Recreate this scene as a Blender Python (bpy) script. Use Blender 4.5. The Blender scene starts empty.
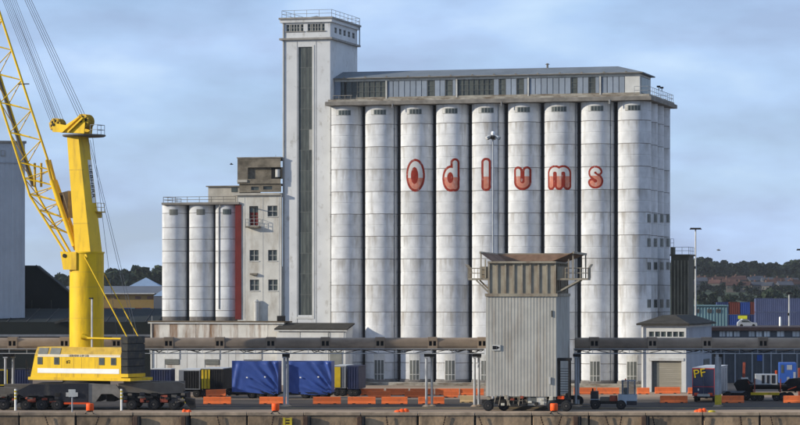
import bpy, math, random
from mathutils import Vector, Matrix
random.seed(7)
R_ = math.radians
sc = bpy.context.scene

# ---------------------------------------------------------------- camera, sky, sun, exposure
HAZE_D = 0.00003
F, H, YH, CX = 2900.0, 12.7, 292.0, 400.0      # photo pixels: focal length, eye height (m), horizon row, centre column
cam_d = bpy.data.cameras.new('camera')
cam = bpy.data.objects.new('camera', cam_d)
sc.collection.objects.link(cam)
cam.location = (0, 0, H)
cam.rotation_euler = (R_(90), 0, 0)
cam_d.sensor_width = 36.0
cam_d.lens = 36.0 * F / 800.0
cam_d.shift_y = (YH - 212.5) / 800.0
cam_d.clip_start = 1.0
cam_d.clip_end = 20000.0
sc.camera = cam

SUN_EL, SUN_AZ = 17.0, 13.0                       # low sun, from the left and a little in front of the silos
sun_vec = Vector((-math.cos(R_(SUN_AZ)) * math.cos(R_(SUN_EL)), -math.sin(R_(SUN_AZ)) * math.cos(R_(SUN_EL)), math.sin(R_(SUN_EL))))
sun_d = bpy.data.lights.new('sun', 'SUN')
sun_d.energy = 5.0
sun_d.angle = R_(0.5)
sun_d.color = (1.0, 0.92, 0.78)
sun = bpy.data.objects.new('sun', sun_d)
sc.collection.objects.link(sun)
sun.rotation_euler = (-sun_vec).to_track_quat('-Z', 'Y').to_euler()
sun.location = (-60, 250, 90)

world = bpy.data.worlds.new('World')
sc.world = world
world.use_nodes = True
wn, wl = world.node_tree.nodes, world.node_tree.links
wn.clear()
w_out = wn.new('ShaderNodeOutputWorld')
w_bg = wn.new('ShaderNodeBackground')
w_bg.inputs['Strength'].default_value = 0.13
sky = wn.new('ShaderNodeTexSky')
sky.sky_type = 'NISHITA'
sky.sun_disc = False
sky.sun_elevation = R_(SUN_EL)
sky.sun_rotation = math.atan2(sun_vec.x, sun_vec.y)
sky.air_density = 1.0
sky.dust_density = 0.3
sky.ozone_density = 3.0
sky.altitude = 0
tc = wn.new('ShaderNodeTexCoord')
mp = wn.new('ShaderNodeMapping')
mp.inputs['Scale'].default_value = (5.0, 5.0, 14.0)
mp.inputs['Location'].default_value = (0.35, 0.0, 0.6)
nz = wn.new('ShaderNodeTexNoise')
nz.inputs['Scale'].default_value = 1.6
nz.inputs['Detail'].default_value = 6.0
nz.inputs['Roughness'].default_value = 0.5
nz.inputs['Distortion'].default_value = 0.3
rp = wn.new('ShaderNodeValToRGB')
rp.color_ramp.elements[0].position = 0.40
rp.color_ramp.elements[0].color = (0.62, 0.62, 0.62, 1)
rp.color_ramp.elements[1].position = 0.72
rp.color_ramp.elements[1].color = (1, 1, 1, 1)
nz2 = wn.new('ShaderNodeTexNoise')
nz2.inputs['Scale'].default_value = 3.1
nz2.inputs['Detail'].default_value = 5.0
rp2 = wn.new('ShaderNodeValToRGB')
rp2.color_ramp.elements[0].position = 0.38
rp2.color_ramp.elements[0].color = (2.9, 3.65, 5.4, 1)     # grey-violet cloud base
rp2.color_ramp.elements[1].position = 0.58
rp2.color_ramp.elements[1].color = (3.7, 4.9, 7.1, 1)
_e = rp2.color_ramp.elements.new(0.74)
_e.color = (4.7, 5.9, 7.6, 1)                                # sunlit cloud edges       # paler, lit cloud
tint = wn.new('ShaderNodeMixRGB')
tint.blend_type = 'MULTIPLY'
tint.inputs['Fac'].default_value = 1.0
tint.inputs['Color2'].default_value = (0.76, 0.92, 1.18, 1)
mx = wn.new('ShaderNodeMixRGB')
wl.new(tc.outputs['Generated'], mp.inputs['Vector'])
wl.new(mp.outputs['Vector'], nz.inputs['Vector'])
wl.new(mp.outputs['Vector'], nz2.inputs['Vector'])
wl.new(nz.outputs['Fac'], rp.inputs['Fac'])
wl.new(nz2.outputs['Fac'], rp2.inputs['Fac'])
cm = wn.new('ShaderNodeMath')
cm.operation = 'MULTIPLY'
cm.inputs[1].default_value = 0.97
wl.new(rp.outputs['Color'], cm.inputs[0])
wl.new(sky.outputs['Color'], tint.inputs['Color1'])
wl.new(tint.outputs['Color'], mx.inputs['Color1'])
wl.new(rp2.outputs['Color'], mx.inputs['Color2'])
wl.new(cm.outputs[0], mx.inputs['Fac'])
wl.new(mx.outputs['Color'], w_bg.inputs['Color'])
wl.new(w_bg.outputs['Background'], w_out.inputs['Surface'])

vs = sc.view_settings
vs.view_transform = 'Standard'
vs.look = 'None'
vs.exposure = 0.12
vs.gamma = 1.0
vs.use_curve_mapping = False
sc.render.engine = 'CYCLES'
sc.cycles.use_denoising = True
sc.cycles.max_bounces = 6
sc.cycles.diffuse_bounces = 3
sc.cycles.glossy_bounces = 2
sc.cycles.volume_bounces = 1
sc.cycles.use_fast_gi = False

# ---------------------------------------------------------------- helpers
def DG(y):
    return F * H / (y - YH)                       # depth of a ground point seen in photo row y
def PX(x, D):
    return (x - CX) * D / F
def PZ(y, D):
    return H + (YH - y) * D / F

class Frame:
    """a turned local frame standing on the ground: x along the front (to the right), y backwards, z up"""
    def __init__(s, ox, oy, a):
        s.ox, s.oy, s.a = ox, oy, R_(a)
        s.c, s.s = math.cos(s.a), math.sin(s.a)
    def u(s, px, v=0.0):
        k = (px - CX) / F
        return (k * (s.oy + s.c * v) - s.ox - s.s * v) / (s.c + k * s.s)
    def v(s, px, u=0.0):
        k = (px - CX) / F
        return (k * (s.oy - s.s * u) - s.ox - s.c * u) / (s.s - k * s.c)
    def D(s, u, v):
        return s.oy - s.s * u + s.c * v
    def z(s, y, u, v):
        return PZ(y, s.D(u, v))
    def pt(s, px, py, v=0.0):
        u = s.u(px, v)
        return Vector((u, v, s.z(py, u, v)))
    @property
    def loc(s):
        return (s.ox, s.oy, 0.0)
    @property
    def rz(s):
        return -s.a

class MB:
    """collects shapes for one mesh"""
    def __init__(s, T=None):
        s.v, s.f, s.m, s.sm = [], [], [], []
        s.T = T
        s.mi = 0
    def add(s, verts, faces, smooth=False):
        o = len(s.v)
        for p in verts:
            p = Vector(p)
            s.v.append(s.T @ p if s.T is not None else p)
        for f in faces:
            s.f.append([i + o for i in f]); s.m.append(s.mi); s.sm.append(smooth)
        return s
    def box(s, x0, x1, y0, y1, z0, z1, ch=0.0):
        if ch:
            c = ch
            prof = [(x0 + c, y0), (x1 - c, y0), (x1, y0 + c), (x1, y1 - c), (x1 - c, y1), (x0 + c, y1), (x0, y1 - c), (x0, y0 + c)]
            ins = [(x0 + 2 * c, y0 + c), (x1 - 2 * c, y0 + c), (x1 - c, y0 + 2 * c), (x1 - c, y1 - 2 * c), (x1 - 2 * c, y1 - c), (x0 + 2 * c, y1 - c), (x0 + c, y1 - 2 * c), (x0 + c, y0 + 2 * c)]
            vs_ = [(x, y, z0) for x, y in prof] + [(x, y, z1 - c) for x, y in prof] + [(x, y, z1) for x, y in ins]
            fs = [list(range(7, -1, -1)), list(range(16, 24))]
            for i in range(8):
                j = (i + 1) % 8
                fs += [[i, j, 8 + j, 8 + i], [8 + i, 8 + j, 16 + j, 16 + i]]
            return s.add(vs_, fs)
        return s.add([(x0, y0, z0), (x1, y0, z0), (x1, y1, z0), (x0, y1, z0), (x0, y0, z1), (x1, y0, z1), (x1, y1, z1), (x0, y1, z1)],
                     [[3, 2, 1, 0], [4, 5, 6, 7], [0, 1, 5, 4], [1, 2, 6, 5], [2, 3, 7, 6], [3, 0, 4, 7]])
    def hexa(s, b, t):
        """box from four bottom and four top corners (counter-clockwise seen from above)"""
        return s.add(list(b) + list(t), [[3, 2, 1, 0], [4, 5, 6, 7], [0, 1, 5, 4], [1, 2, 6, 5], [2, 3, 7, 6], [3, 0, 4, 7]])
    def prism_xz(s, poly, y0, y1):
        n = len(poly)
        vs_ = [(x, y0, z) for x, z in poly] + [(x, y1, z) for x, z in poly]
        fs = [list(range(n)), list(range(2 * n - 1, n - 1, -1))] + [[i + n, (i + 1) % n + n, (i + 1) % n, i] for i in range(n)]
        return s.add(vs_, fs)
    def prism_yz(s, poly, x0, x1):
        n = len(poly)
        vs_ = [(x0, y, z) for y, z in poly] + [(x1, y, z) for y, z in poly]
        fs = [list(range(n - 1, -1, -1)), list(range(n, 2 * n))] + [[i, (i + 1) % n, (i + 1) % n + n, i + n] for i in range(n)]
        return s.add(vs_, fs)
    def tube(s, p0, p1, r, n=8, r1=None, smooth=True, caps=True):
        p0, p1 = Vector(p0), Vector(p1)
        r1 = r if r1 is None else r1
        d = p1 - p0
        if d.length < 1e-6:
            return s
        q = d.to_track_quat('Z', 'Y')
        vs_ = []
        for p, rr in ((p0, r), (p1, r1)):
            for i in range(n):
                a = 2 * math.pi * i / n
                vs_.append(p + q @ Vector((rr * math.cos(a), rr * math.sin(a), 0)))
        s.add(vs_, [[i, (i + 1) % n, (i + 1) % n + n, i + n] for i in range(n)], smooth)
        if caps:
            s.add(vs_, [list(range(n - 1, -1, -1)), list(range(n, 2 * n))])
        return s
    def bar(s, p0, p1, w, h=None):
        """square bar between two points"""
        p0, p1 = Vector(p0), Vector(p1)
        h = w if h is None else h
        q = (p1 - p0).to_track_quat('Z', 'Y')
        c = [Vector((-w / 2, -h / 2, 0)), Vector((w / 2, -h / 2, 0)), Vector((w / 2, h / 2, 0)), Vector((-w / 2, h / 2, 0))]
        return s.hexa([p0 + q @ k for k in c], [p1 + q @ k for k in c])
    def lathe(s, prof, n=32, smooth=True, ax='z', cen=(0, 0, 0)):
        """prof: (radius, height) list, revolved"""
        vs_, fs = [], []
        for r, h in prof:
            for i in range(n):
                a = 2 * math.pi * i / n
                p = (r * math.cos(a), r * math.sin(a), h)
                if ax == 'y':
                    p = (p[0], p[2], -p[1])
                elif ax == 'x':
                    p = (p[2], p[0], p[1])
                vs_.append(Vector(p) + Vector(cen))
        for k in range(len(prof) - 1):
            for i in range(n):
                j = (i + 1) % n
                fs.append([k * n + i, k * n + j, (k + 1) * n + j, (k + 1) * n + i])
        s.add(vs_, fs, smooth)
        s.add(vs_, [list(range(n - 1, -1, -1)), [(len(prof) - 1) * n + i for i in range(n)]])
        return s
    def wall(s, u0, u1, z0, z1, holes, y=0.0, depth=0.25, T=None):
        """wall sheet in x-z facing -y with real openings; holes: (u0,u1,z0,z1); reveals run back by depth"""
        us = sorted({u0, u1, *[h[0] for h in holes], *[h[1] for h in holes]})
        zs = sorted({z0, z1, *[h[2] for h in holes], *[h[3] for h in holes]})
        us = [u for u in us if u0 - 1e-6 <= u <= u1 + 1e-6]; zs = [z for z in zs if z0 - 1e-6 <= z <= z1 + 1e-6]
        T = T or (lambda a, b, c: (a, b, c))
        for i in range(len(us) - 1):
            for k in range(len(zs) - 1):
                a, b, c, d = us[i], us[i + 1], zs[k], zs[k + 1]
                mu, mz = (a + b) / 2, (c + d) / 2
                if any(h[0] < mu < h[1] and h[2] < mz < h[3] for h in holes):
                    continue
                s.add([T(a, y, c), T(b, y, c), T(b, y, d), T(a, y, d)], [[0, 1, 2, 3]])
        for a, b, c, d in holes:
            f, g = y, y + depth
            s.add([T(a, f, c), T(b, f, c), T(b, f, d), T(a, f, d), T(a, g, c), T(b, g, c), T(b, g, d), T(a, g, d)],
                  [[0, 4, 5, 1], [1, 5, 6, 2], [2, 6, 7, 3], [3, 7, 4, 0]])
        return s
    def mesh(s, name):
        me = bpy.data.meshes.new(name)
        me.from_pydata([tuple(p) for p in s.v], [], s.f)
        me.polygons.foreach_set('material_index', s.m)
        me.polygons.foreach_set('use_smooth', s.sm)
        me.update()
        return me

COL = sc.collection
def link(name, me, mats, parent=None, loc=None, rz=None):
    for m in (mats if isinstance(mats, (list, tuple)) else [mats]):
        if len(me.materials) < (len(mats) if isinstance(mats, (list, tuple)) else 1):
            me.materials.append(m)
    o = bpy.data.objects.new(name, me)
    COL.objects.link(o)
    if parent is not None:
        o.parent = parent
    if loc is not None:
        o.location = loc
    if rz is not None:
        o.rotation_euler = (0, 0, rz)
    return o
def part(name, mb, mats, parent=None, loc=None, rz=None, label=None):
    o = link(name, mb.mesh(name), mats, parent, loc, rz)
    if label:
        o['label'] = label
    return o
def again(name, src, parent, loc=None, rz=None):
    """another object on the same mesh data"""
    o = bpy.data.objects.new(name, src.data)
    COL.objects.link(o)
    o.parent = parent
    if loc is not None:
        o.location = loc
    if rz is not None:
        o.rotation_euler = (0, 0, rz)
    return o
def tag(o, label, cat, group=None):
    o['label'] = label
    o['category'] = cat
    if group:
        o['group'] = group
    return o
def thing(name, label, cat, loc=(0, 0, 0), rz=0.0, group=None):
    o = bpy.data.objects.new(name, None)
    COL.objects.link(o)
    o.location = loc
    o.rotation_euler = (0, 0, rz)
    o.empty_display_size = 0.5
    return tag(o, label, cat, group)
def structure(name, mb, mats, loc=None, rz=None, kind='structure'):
    o = part(name, mb, mats, None, loc, rz)
    o['kind'] = kind
    return o
def copy_tree(o, parent=None):
    c = o.copy()
    COL.objects.link(c)
    c.parent = parent
    for ch in list(o.children):
        copy_tree(ch, c)
    return c
def text_mb(txt, size, T, depth=0.01):
    cu = bpy.data.curves.new('t', 'FONT')
    cu.body = txt; cu.size = size; cu.extrude = depth; cu.align_x = 'CENTER'; cu.align_y = 'CENTER'; cu.resolution_u = 3
    o = bpy.data.objects.new('t', cu)
    COL.objects.link(o)
    bpy.context.view_layer.update()
    me = bpy.data.meshes.new_from_object(o.evaluated_get(bpy.context.evaluated_depsgraph_get()))
    mb = MB(T)
    mb.add([v.co for v in me.vertices], [list(p.vertices) for p in me.polygons])
    bpy.data.objects.remove(o); bpy.data.curves.remove(cu); bpy.data.meshes.remove(me)
    return mb
FACE = Matrix.Rotation(R_(90), 4, 'X')            # lays x-y lettering upright, facing -y

# ---------------------------------------------------------------- materials
def mat(name, col, rough=0.75, var=0.12, scale=0.6, stretch=(1, 1, 1), dirt=None, dirt_amt=0.0, dscale=0.5, dstretch=(1, 1, 0.12), metal=0.0, rand=0.05, bump=0.0, bscale=8.0, emit=None, spec=0.15, dlo=0.52, dhi=0.78, ztop=None):
    m = bpy.data.materials.new(name)
    m.use_nodes = True
    n, l = m.node_tree.nodes, m.node_tree.links
    b = n['Principled BSDF']
    b.inputs['Roughness'].default_value = rough
    b.inputs['Metallic'].default_value = metal
    b.inputs['Specular IOR Level'].default_value = spec
    if 'Diffuse Roughness' in b.inputs and rough > 0.6:
        b.inputs['Diffuse Roughness'].default_value = 0.7
    if emit:
        b.inputs['Emission Color'].default_value = (*col, 1); b.inputs['Emission Strength'].default_value = emit
    tcn = n.new('ShaderNodeTexCoord'); oi = n.new('ShaderNodeObjectInfo')
    off = n.new('ShaderNodeVectorMath'); off.operation = 'MULTIPLY_ADD'
    cmb = n.new('ShaderNodeCombineXYZ')
    for i in range(3):
        l.new(oi.outputs['Random'], cmb.inputs[i])
    l.new(cmb.outputs[0], off.inputs[0]); off.inputs[1].default_value = (57, 91, 33)
    l.new(tcn.outputs['Object'], off.inputs[2])
    mpn = n.new('ShaderNodeMapping'); mpn.inputs['Scale'].default_value = stretch
    l.new(off.outputs[0], mpn.inputs['Vector'])
    nn = n.new('ShaderNodeTexNoise'); nn.inputs['Scale'].default_value = scale; nn.inputs['Detail'].default_value = 5; nn.inputs['Roughness'].default_value = 0.6
    l.new(mpn.outputs[0], nn.inputs['Vector'])
    rm = n.new('ShaderNodeMapRange'); rm.inputs['From Min'].default_value = 0.3; rm.inputs['From Max'].default_value = 0.7
    rm.inputs['To Min'].default_value = 1 - var; rm.inputs['To Max'].default_value = 1 + var
    l.new(nn.outputs['Fac'], rm.inputs['Value'])
    rr = n.new('ShaderNodeMapRange'); rr.inputs['To Min'].default_value = 1 - rand; rr.inputs['To Max'].default_value = 1 + rand
    l.new(oi.outputs['Random'], rr.inputs['Value'])
    mu = n.new('ShaderNodeMath'); mu.operation = 'MULTIPLY'
    l.new(rm.outputs[0], mu.inputs[0]); l.new(rr.outputs[0], mu.inputs[1])
    vm = n.new('ShaderNodeVectorMath'); vm.operation = 'SCALE'; vm.inputs[0].default_value = col
    l.new(mu.outputs[0], vm.inputs['Scale'])
    outc = vm.outputs[0]
    if dirt:
        m2 = n.new('ShaderNodeMapping'); m2.inputs['Scale'].default_value = dstretch
        l.new(off.outputs[0], m2.inputs['Vector'])
        n2 = n.new('ShaderNodeTexNoise'); n2.inputs['Scale'].default_value = dscale; n2.inputs['Detail'].default_value = 6; n2.inputs['Roughness'].default_value = 0.65
        l.new(m2.outputs[0], n2.inputs['Vector'])
        r2 = n.new('ShaderNodeMapRange'); r2.inputs['From Min'].default_value = dlo; r2.inputs['From Max'].default_value = dhi
        r2.inputs['To Max'].default_value = dirt_amt
        l.new(n2.outputs['Fac'], r2.inputs['Value'])
        if ztop:                                     # grime runs collect below a joint
            sx = n.new('ShaderNodeSeparateXYZ'); l.new(tcn.outputs['Object'], sx.inputs[0])
            r3 = n.new('ShaderNodeMapRange'); r3.inputs['From Min'].default_value = ztop - 1.5; r3.inputs['From Max'].default_value = ztop
            r3.inputs['To Max'].default_value = 0.13
            l.new(sx.outputs[2], r3.inputs['Value'])
            ad = n.new('ShaderNodeMath'); ad.operation = 'ADD'; l.new(n2.outputs['Fac'], ad.inputs[0]); l.new(r3.outputs[0], ad.inputs[1])
            l.new(ad.outputs[0], r2.inputs['Value'])
        mc = n.new('ShaderNodeMixRGB'); mc.inputs['Color2'].default_value = (*dirt, 1)
        l.new(r2.outputs[0], mc.inputs['Fac']); l.new(outc, mc.inputs['Color1'])
        outc = mc.outputs[0]
    l.new(outc, b.inputs['Base Color'])
    if bump:
        bn = n.new('ShaderNodeTexNoise'); bn.inputs['Scale'].default_value = bscale; bn.inputs['Detail'].default_value = 4
        l.new(off.outputs[0], bn.inputs['Vector'])
        bp = n.new('ShaderNodeBump'); bp.inputs['Strength'].default_value = bump; bp.inputs['Distance'].default_value = 0.05
        l.new(bn.outputs['Fac'], bp.inputs['Height']); l.new(bp.outputs[0], b.inputs['Normal'])
    return m

M = {}
M['silo'] = mat('silo_paint', (0.63, 0.63, 0.62), 0.75, 0.12, 0.8, dirt=(0.27, 0.23, 0.175), dirt_amt=0.72, dscale=1.2, dstretch=(1, 1, 0.12), rand=0.09, dlo=0.55, dhi=0.83, ztop=3.0, spec=0.15)
M['silo_joint'] = mat('silo_joint_grime', (0.20, 0.18, 0.16), 0.9, 0.3, 1.5)
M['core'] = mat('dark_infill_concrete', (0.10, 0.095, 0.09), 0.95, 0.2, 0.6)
M['tower'] = mat('tower_render', (0.66, 0.66, 0.645), 0.8, 0.08, 0.3, dirt=(0.30, 0.27, 0.22), dirt_amt=0.75, dscale=1.2, dstretch=(1, 1, 0.6), dlo=0.57, dhi=0.76, spec=0.15)
M['cornice'] = mat('cornice_concrete', (0.30, 0.28, 0.25), 0.9, 0.25, 1.0)
M['ledge'] = mat('stained_ledge', (0.38, 0.35, 0.29), 0.9, 0.25, 0.7, dirt=(0.14, 0.10, 0.065), dirt_amt=0.85, dscale=0.7, dstretch=(0.6, 1, 2), dlo=0.44, dhi=0.62)
M['slab'] = mat('slab_weathered_concrete', (0.24, 0.22, 0.19), 0.9, 0.3, 0.7, dirt=(0.12, 0.10, 0.08), dirt_amt=0.6, dscale=0.8, dstretch=(1, 1, 1))
M['pale'] = mat('pale_trim', (0.58, 0.57, 0.53), 0.8, 0.15, 0.8, dirt=(0.35, 0.28, 0.2), dirt_amt=0.6, dscale=1.2, dstretch=(1, 1, 0.6))
M['blue_panel'] = mat('gallery_sheet', (0.27, 0.31, 0.36), 0.7, 0.1, 0.8, rand=0.12)
M['roof_grey'] = mat('gallery_roof_sheet', (0.15, 0.17, 0.185), 0.7, 0.15, 0.4)
M['glass'] = mat('dark_glass', (0.045, 0.055, 0.05), 0.25, 0.5, 1.2, rand=0.3, spec=0.5)
M['glass_green'] = mat('stair_glass', (0.06, 0.066, 0.056), 0.3, 0.5, 0.7, stretch=(1, 1, 0.4), spec=0.5)
M['win_frame'] = mat('window_frame_paint', (0.27, 0.27, 0.25), 0.6, 0.1, 2)
M['dark_frame'] = mat('dark_mullion', (0.11, 0.115, 0.105), 0.6, 0.1, 2)
M['rail'] = mat('galvanised_rail', (0.25, 0.26, 0.27), 0.6, 0.1, 2)
M['mill'] = mat('mill_render', (0.62, 0.60, 0.54), 0.85, 0.12, 0.5, dirt=(0.32, 0.27, 0.2), dirt_amt=0.7, dscale=0.7, dstretch=(1, 1, 0.3), dlo=0.48, dhi=0.75)
M['old_concrete'] = mat('soot_stained_concrete', (0.22, 0.19, 0.145), 0.95, 0.3, 0.7, dirt=(0.07, 0.06, 0.045), dirt_amt=0.85, dscale=0.5, dstretch=(1, 1, 1.6), dlo=0.45, dhi=0.7)
M['beige_concrete'] = mat('beige_concrete', (0.45, 0.42, 0.36), 0.9, 0.2, 0.8, dirt=(0.25, 0.2, 0.14), dirt_amt=0.5)
M['oxide'] = mat('red_oxide_paint', (0.15, 0.022, 0.02), 0.7, 0.15, 0.8)
M['rusty_wall'] = mat('rust_streaked_wall', (0.66, 0.63, 0.56), 0.85, 0.12, 0.5, dirt=(0.22, 0.10, 0.03), dirt_amt=0.95, dscale=0.75, dstretch=(1, 1, 0.12), dlo=0.46, dhi=0.66)
M['moss_roof'] = mat('mossy_flat_roof', (0.13, 0.10, 0.065), 0.95, 0.35, 0.9)
M['dark_roof'] = mat('dark_bitumen_roof', (0.06, 0.058, 0.055), 0.9, 0.3, 0.6)
M['slate'] = mat('slate_roof', (0.05, 0.045, 0.036), 0.85, 0.25, 1.0)
M['white_wall'] = mat('white_painted_wall', (0.63, 0.62, 0.58), 0.85, 0.1, 0.5, dirt=(0.38, 0.33, 0.26), dirt_amt=0.6, dscale=0.7, dstretch=(1, 1, 0.3))
M['shutter'] = mat('roller_shutter', (0.28, 0.255, 0.20), 0.6, 0.1, 0.4)
M['dark_clad'] = mat('dark_brown_cladding', (0.10, 0.09, 0.066), 0.7, 0.25, 0.6)
M['letter_red'] = mat('letter_red_paint', (0.30, 0.032, 0.016), 0.7, 0.2, 1.5, dirt=(0.50, 0.40, 0.36), dirt_amt=0.75, dscale=2.6, dstretch=(1, 1, 0.5), dlo=0.57, dhi=0.72)
M['letter_white'] = mat('letter_white_paint', (0.66, 0.64, 0.60), 0.7, 0.08, 1.0, dirt=(0.36, 0.30, 0.24), dirt_amt=0.5, dscale=2.0, dstretch=(1, 1, 0.3))
M['letter_pink'] = mat('letter_salmon_paint', (0.60, 0.23, 0.15), 0.7, 0.15, 1.5, dirt=(0.58, 0.50, 0.45), dirt_amt=0.7, dscale=2.2, dstretch=(1, 1, 0.4), dlo=0.54, dhi=0.72)
M['pipe'] = mat('drain_pipe', (0.26, 0.26, 0.25), 0.7, 0.2, 1)
M['louvre'] = mat('grey_louvre', (0.22, 0.22, 0.19), 0.7, 0.2, 1)
M['black'] = mat('near_black', (0.012, 0.012, 0.013), 0.7, 0.2, 1)

# ---------------------------------------------------------------- the setting: ground, quay, water
DQ = DG(413.5)                                    # quay edge
M['ground'] = mat('worn_apron', (0.27, 0.20, 0.14), 0.95, 0.28, 0.12, dirt=(0.09, 0.072, 0.058), dirt_amt=0.8, dscale=0.06, dstretch=(0.3, 1, 1), dlo=0.42, dhi=0.68, bump=0.2, bscale=2)
M['asphalt_shade'] = mat('shadow_toned_asphalt', (0.062, 0.052, 0.043), 0.95, 0.25, 0.2, dirt=(0.11, 0.085, 0.062), dirt_amt=0.6, dscale=0.1, dstretch=(0.25, 1, 1), bump=0.2, bscale=4)  # base tone darkened to carry the shadow band across the lane
M['quay'] = mat('quay_concrete', (0.36, 0.25, 0.15), 0.95, 0.25, 0.8, dirt=(0.10, 0.075, 0.055), dirt_amt=0.9, dscale=0.8, dstretch=(1, 1, 0.4), dlo=0.47, dhi=0.72, bump=0.9, bscale=3, rand=0.2)
M['coping'] = mat('coping_concrete', (0.40, 0.30, 0.205), 0.95, 0.3, 0.9, dirt=(0.11, 0.09, 0.075), dirt_amt=0.8, dscale=0.5, dstretch=(0.5, 1, 1), bump=0.4, bscale=5, rand=0.15)
M['water'] = mat('harbour_water', (0.02, 0.03, 0.03), 0.12, 0.2, 0.1, bump=0.35, bscale=0.6, spec=0.5)
M['rubber'] = mat('black_rubber', (0.02, 0.02, 0.021), 0.85, 0.3, 2)
M['timber'] = mat('fender_timber', (0.10, 0.06, 0.04), 0.9, 0.3, 1.5)

def sstep(a, b, x):
    t = max(0.0, min(1.0, (x - a) / (b - a)))
    return t * t * (3 - 2 * t)
def ground_z(x, y):
    h = 24.0 * sstep(1050, 2500, y) * (0.8 + 0.25 * math.sin(x * 0.004 + 1.0) + 0.1 * math.sin(x * 0.013))
    return h
mb = MB()
ys = [DQ + 0.9, 330, 400, 500, 620, 760, 900, 1050] + [1050 + 85 * i for i in range(1, 32)]
xs = [-2600 + 100 * i for i in range(53)]
vv = [(x, y, ground_z(x, y)) for y in ys for x in xs]
ff = []
for j in range(len(ys) - 1):
    for i in range(len(xs) - 1):
        a = j * len(xs) + i
        ff.append([a, a + 1, a + 1 + len(xs), a + len(xs)])
mb.add(vv, ff, True)
M['grass'] = mat('far_grass', (0.035, 0.048, 0.024), 0.95, 0.3, 0.01)
mb.m = [1 if vv[f[0]][1] >= 900 else 0 for f in ff]
structure('ground', mb, [M['ground'], M['grass']])
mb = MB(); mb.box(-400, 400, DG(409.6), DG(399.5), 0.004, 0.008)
structure('road', mb, M['asphalt_shade'])  # dark strip laid where the crane's and hopper's shadow band falls
M['line'] = mat('worn_yellow_line', (0.30, 0.22, 0.09), 0.9, 0.3, 1.0, dirt=(0.13, 0.10, 0.08), dirt_amt=0.9, dscale=0.6, dstretch=(1, 1, 1), dlo=0.4, dhi=0.6)
mb = MB(); mb.box(-90, 90, DG(408.4), DG(407.7), 0.012, 0.015)
structure('road_marking', mb, M['line'])
mb = MB()
mb.add([(-3000, -80, -4.2), (3000, -80, -4.2), (3000, DQ + 0.3, -4.2), (-3000, DQ + 0.3, -4.2)], [[0, 1, 2, 3]])
structure('water', mb, M['water'])

# quay wall of concrete panels with recessed joints, coping slabs on top
mb = MB(); mb.box(-120, 120, DQ + 0.35, DQ + 0.9, -5.5, -0.02)
quay = structure('quay_wall', mb, M['black'])
JW = 57.0 * DQ / F                               # panel width (m)
j0 = PX(19, DQ)
src = None
for k in range(-8, 23):
    x0 = j0 + k * JW
    rj = random.Random(k)
    if src is None or True:
        mb = MB(); w = JW - 0.16 - rj.random() * 0.1; t = rj.random() * 0.08
        mb.box(0, w, 0, 0.34 - t, 0, 5.2, 0.05)
        mb.T = None
        part('panel', mb, M['quay'], quay, (x0 + 0.1, DQ + t, -5.4))
    mb = MB(); mb.box(0, JW - 0.06, 0, 0.95, 0, 0.33, 0.03)
    part('coping_slab', mb, M['coping'], quay, (x0, DQ - 0.05 - rj.random() * 0.05, -0.2 + rj.random() * 0.02))
# timber and rubber fenders hung over the joints
for px in (185, 307, 361, 645, 137, 577):
    mb = MB(); x = PX(px, DQ)
    mb.box(-0.42, 0.1, -0.32, 0.0, -4.6, -0.28, 0.05)
    fo = part('fender', mb, M['timber'], quay, (x, DQ - 0.06, 0))
    mb = MB(); mb.tube((0.28, -0.18, -4.6), (0.28, -0.18, -0.3), 0.18, 10)
    part('rubber_strip', mb, M['rubber'], fo)
# chains hanging from the coping
M['chain'] = mat('rusty_chain', (0.045, 0.03, 0.025), 0.9, 0.3, 3)
for px, lean in ((45, 0.5), (100, -0.6), (217, 0.4), (274, -0.3), (386, 0.25), (446, -0.4), (478, 0.6), (540, 0.5), (562, -0.5), (605, 0.5), (622, -0.3), (652, 0.35), (705, -0.4), (740, 0.2), (770, 0.4)):
    mb = MB(); x = PX(px, DQ); z = -0.2; i = 0
    while z > -1.9:
        q = x + lean * (-z) * 0.6
        mb.box(q - (0.07 if i % 2 else 0.03), q + (0.07 if i % 2 else 0.03), DQ - 0.20, DQ - 0.14, z - 0.15, z)
        z -= 0.13; i += 1
    part('chain', mb, M['chain'], quay)
M['yellow_paint'] = mat('yellow_safety_paint', (0.62, 0.47, 0.04), 0.7, 0.2, 1.5, dirt=(0.2, 0.15, 0.05), dirt_amt=0.6, dscale=2, dstretch=(1, 1, 1))
mb = MB()
for i, dx in enumerate((-0.36, 0.36)):
    mb.box(dx - 0.12, dx + 0.12, -0.14, 0.0, -2.4, -0.42)
for i in range(6):
    mb.box(-0.24, 0.24, -0.12, -0.05, -0.62 - i * 0.3, -0.5 - i * 0.3)
part('ladder', mb, M['yellow_paint'], quay, (PX(287.5, DQ), DQ - 0.06, 0))

# ---------------------------------------------------------------- the silo block
BA = 15.5
fr = Frame(31.45, 389.0, BA)
PITCH, VP, RS = 5.037, 4.75, 2.25
ZB, ZT = 0.45, 38.2
block = thing('silo_block', 'long block of white cylindrical grain silos lettered Odlums under a roof gallery', 'silos', fr.loc, fr.rz)

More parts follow.
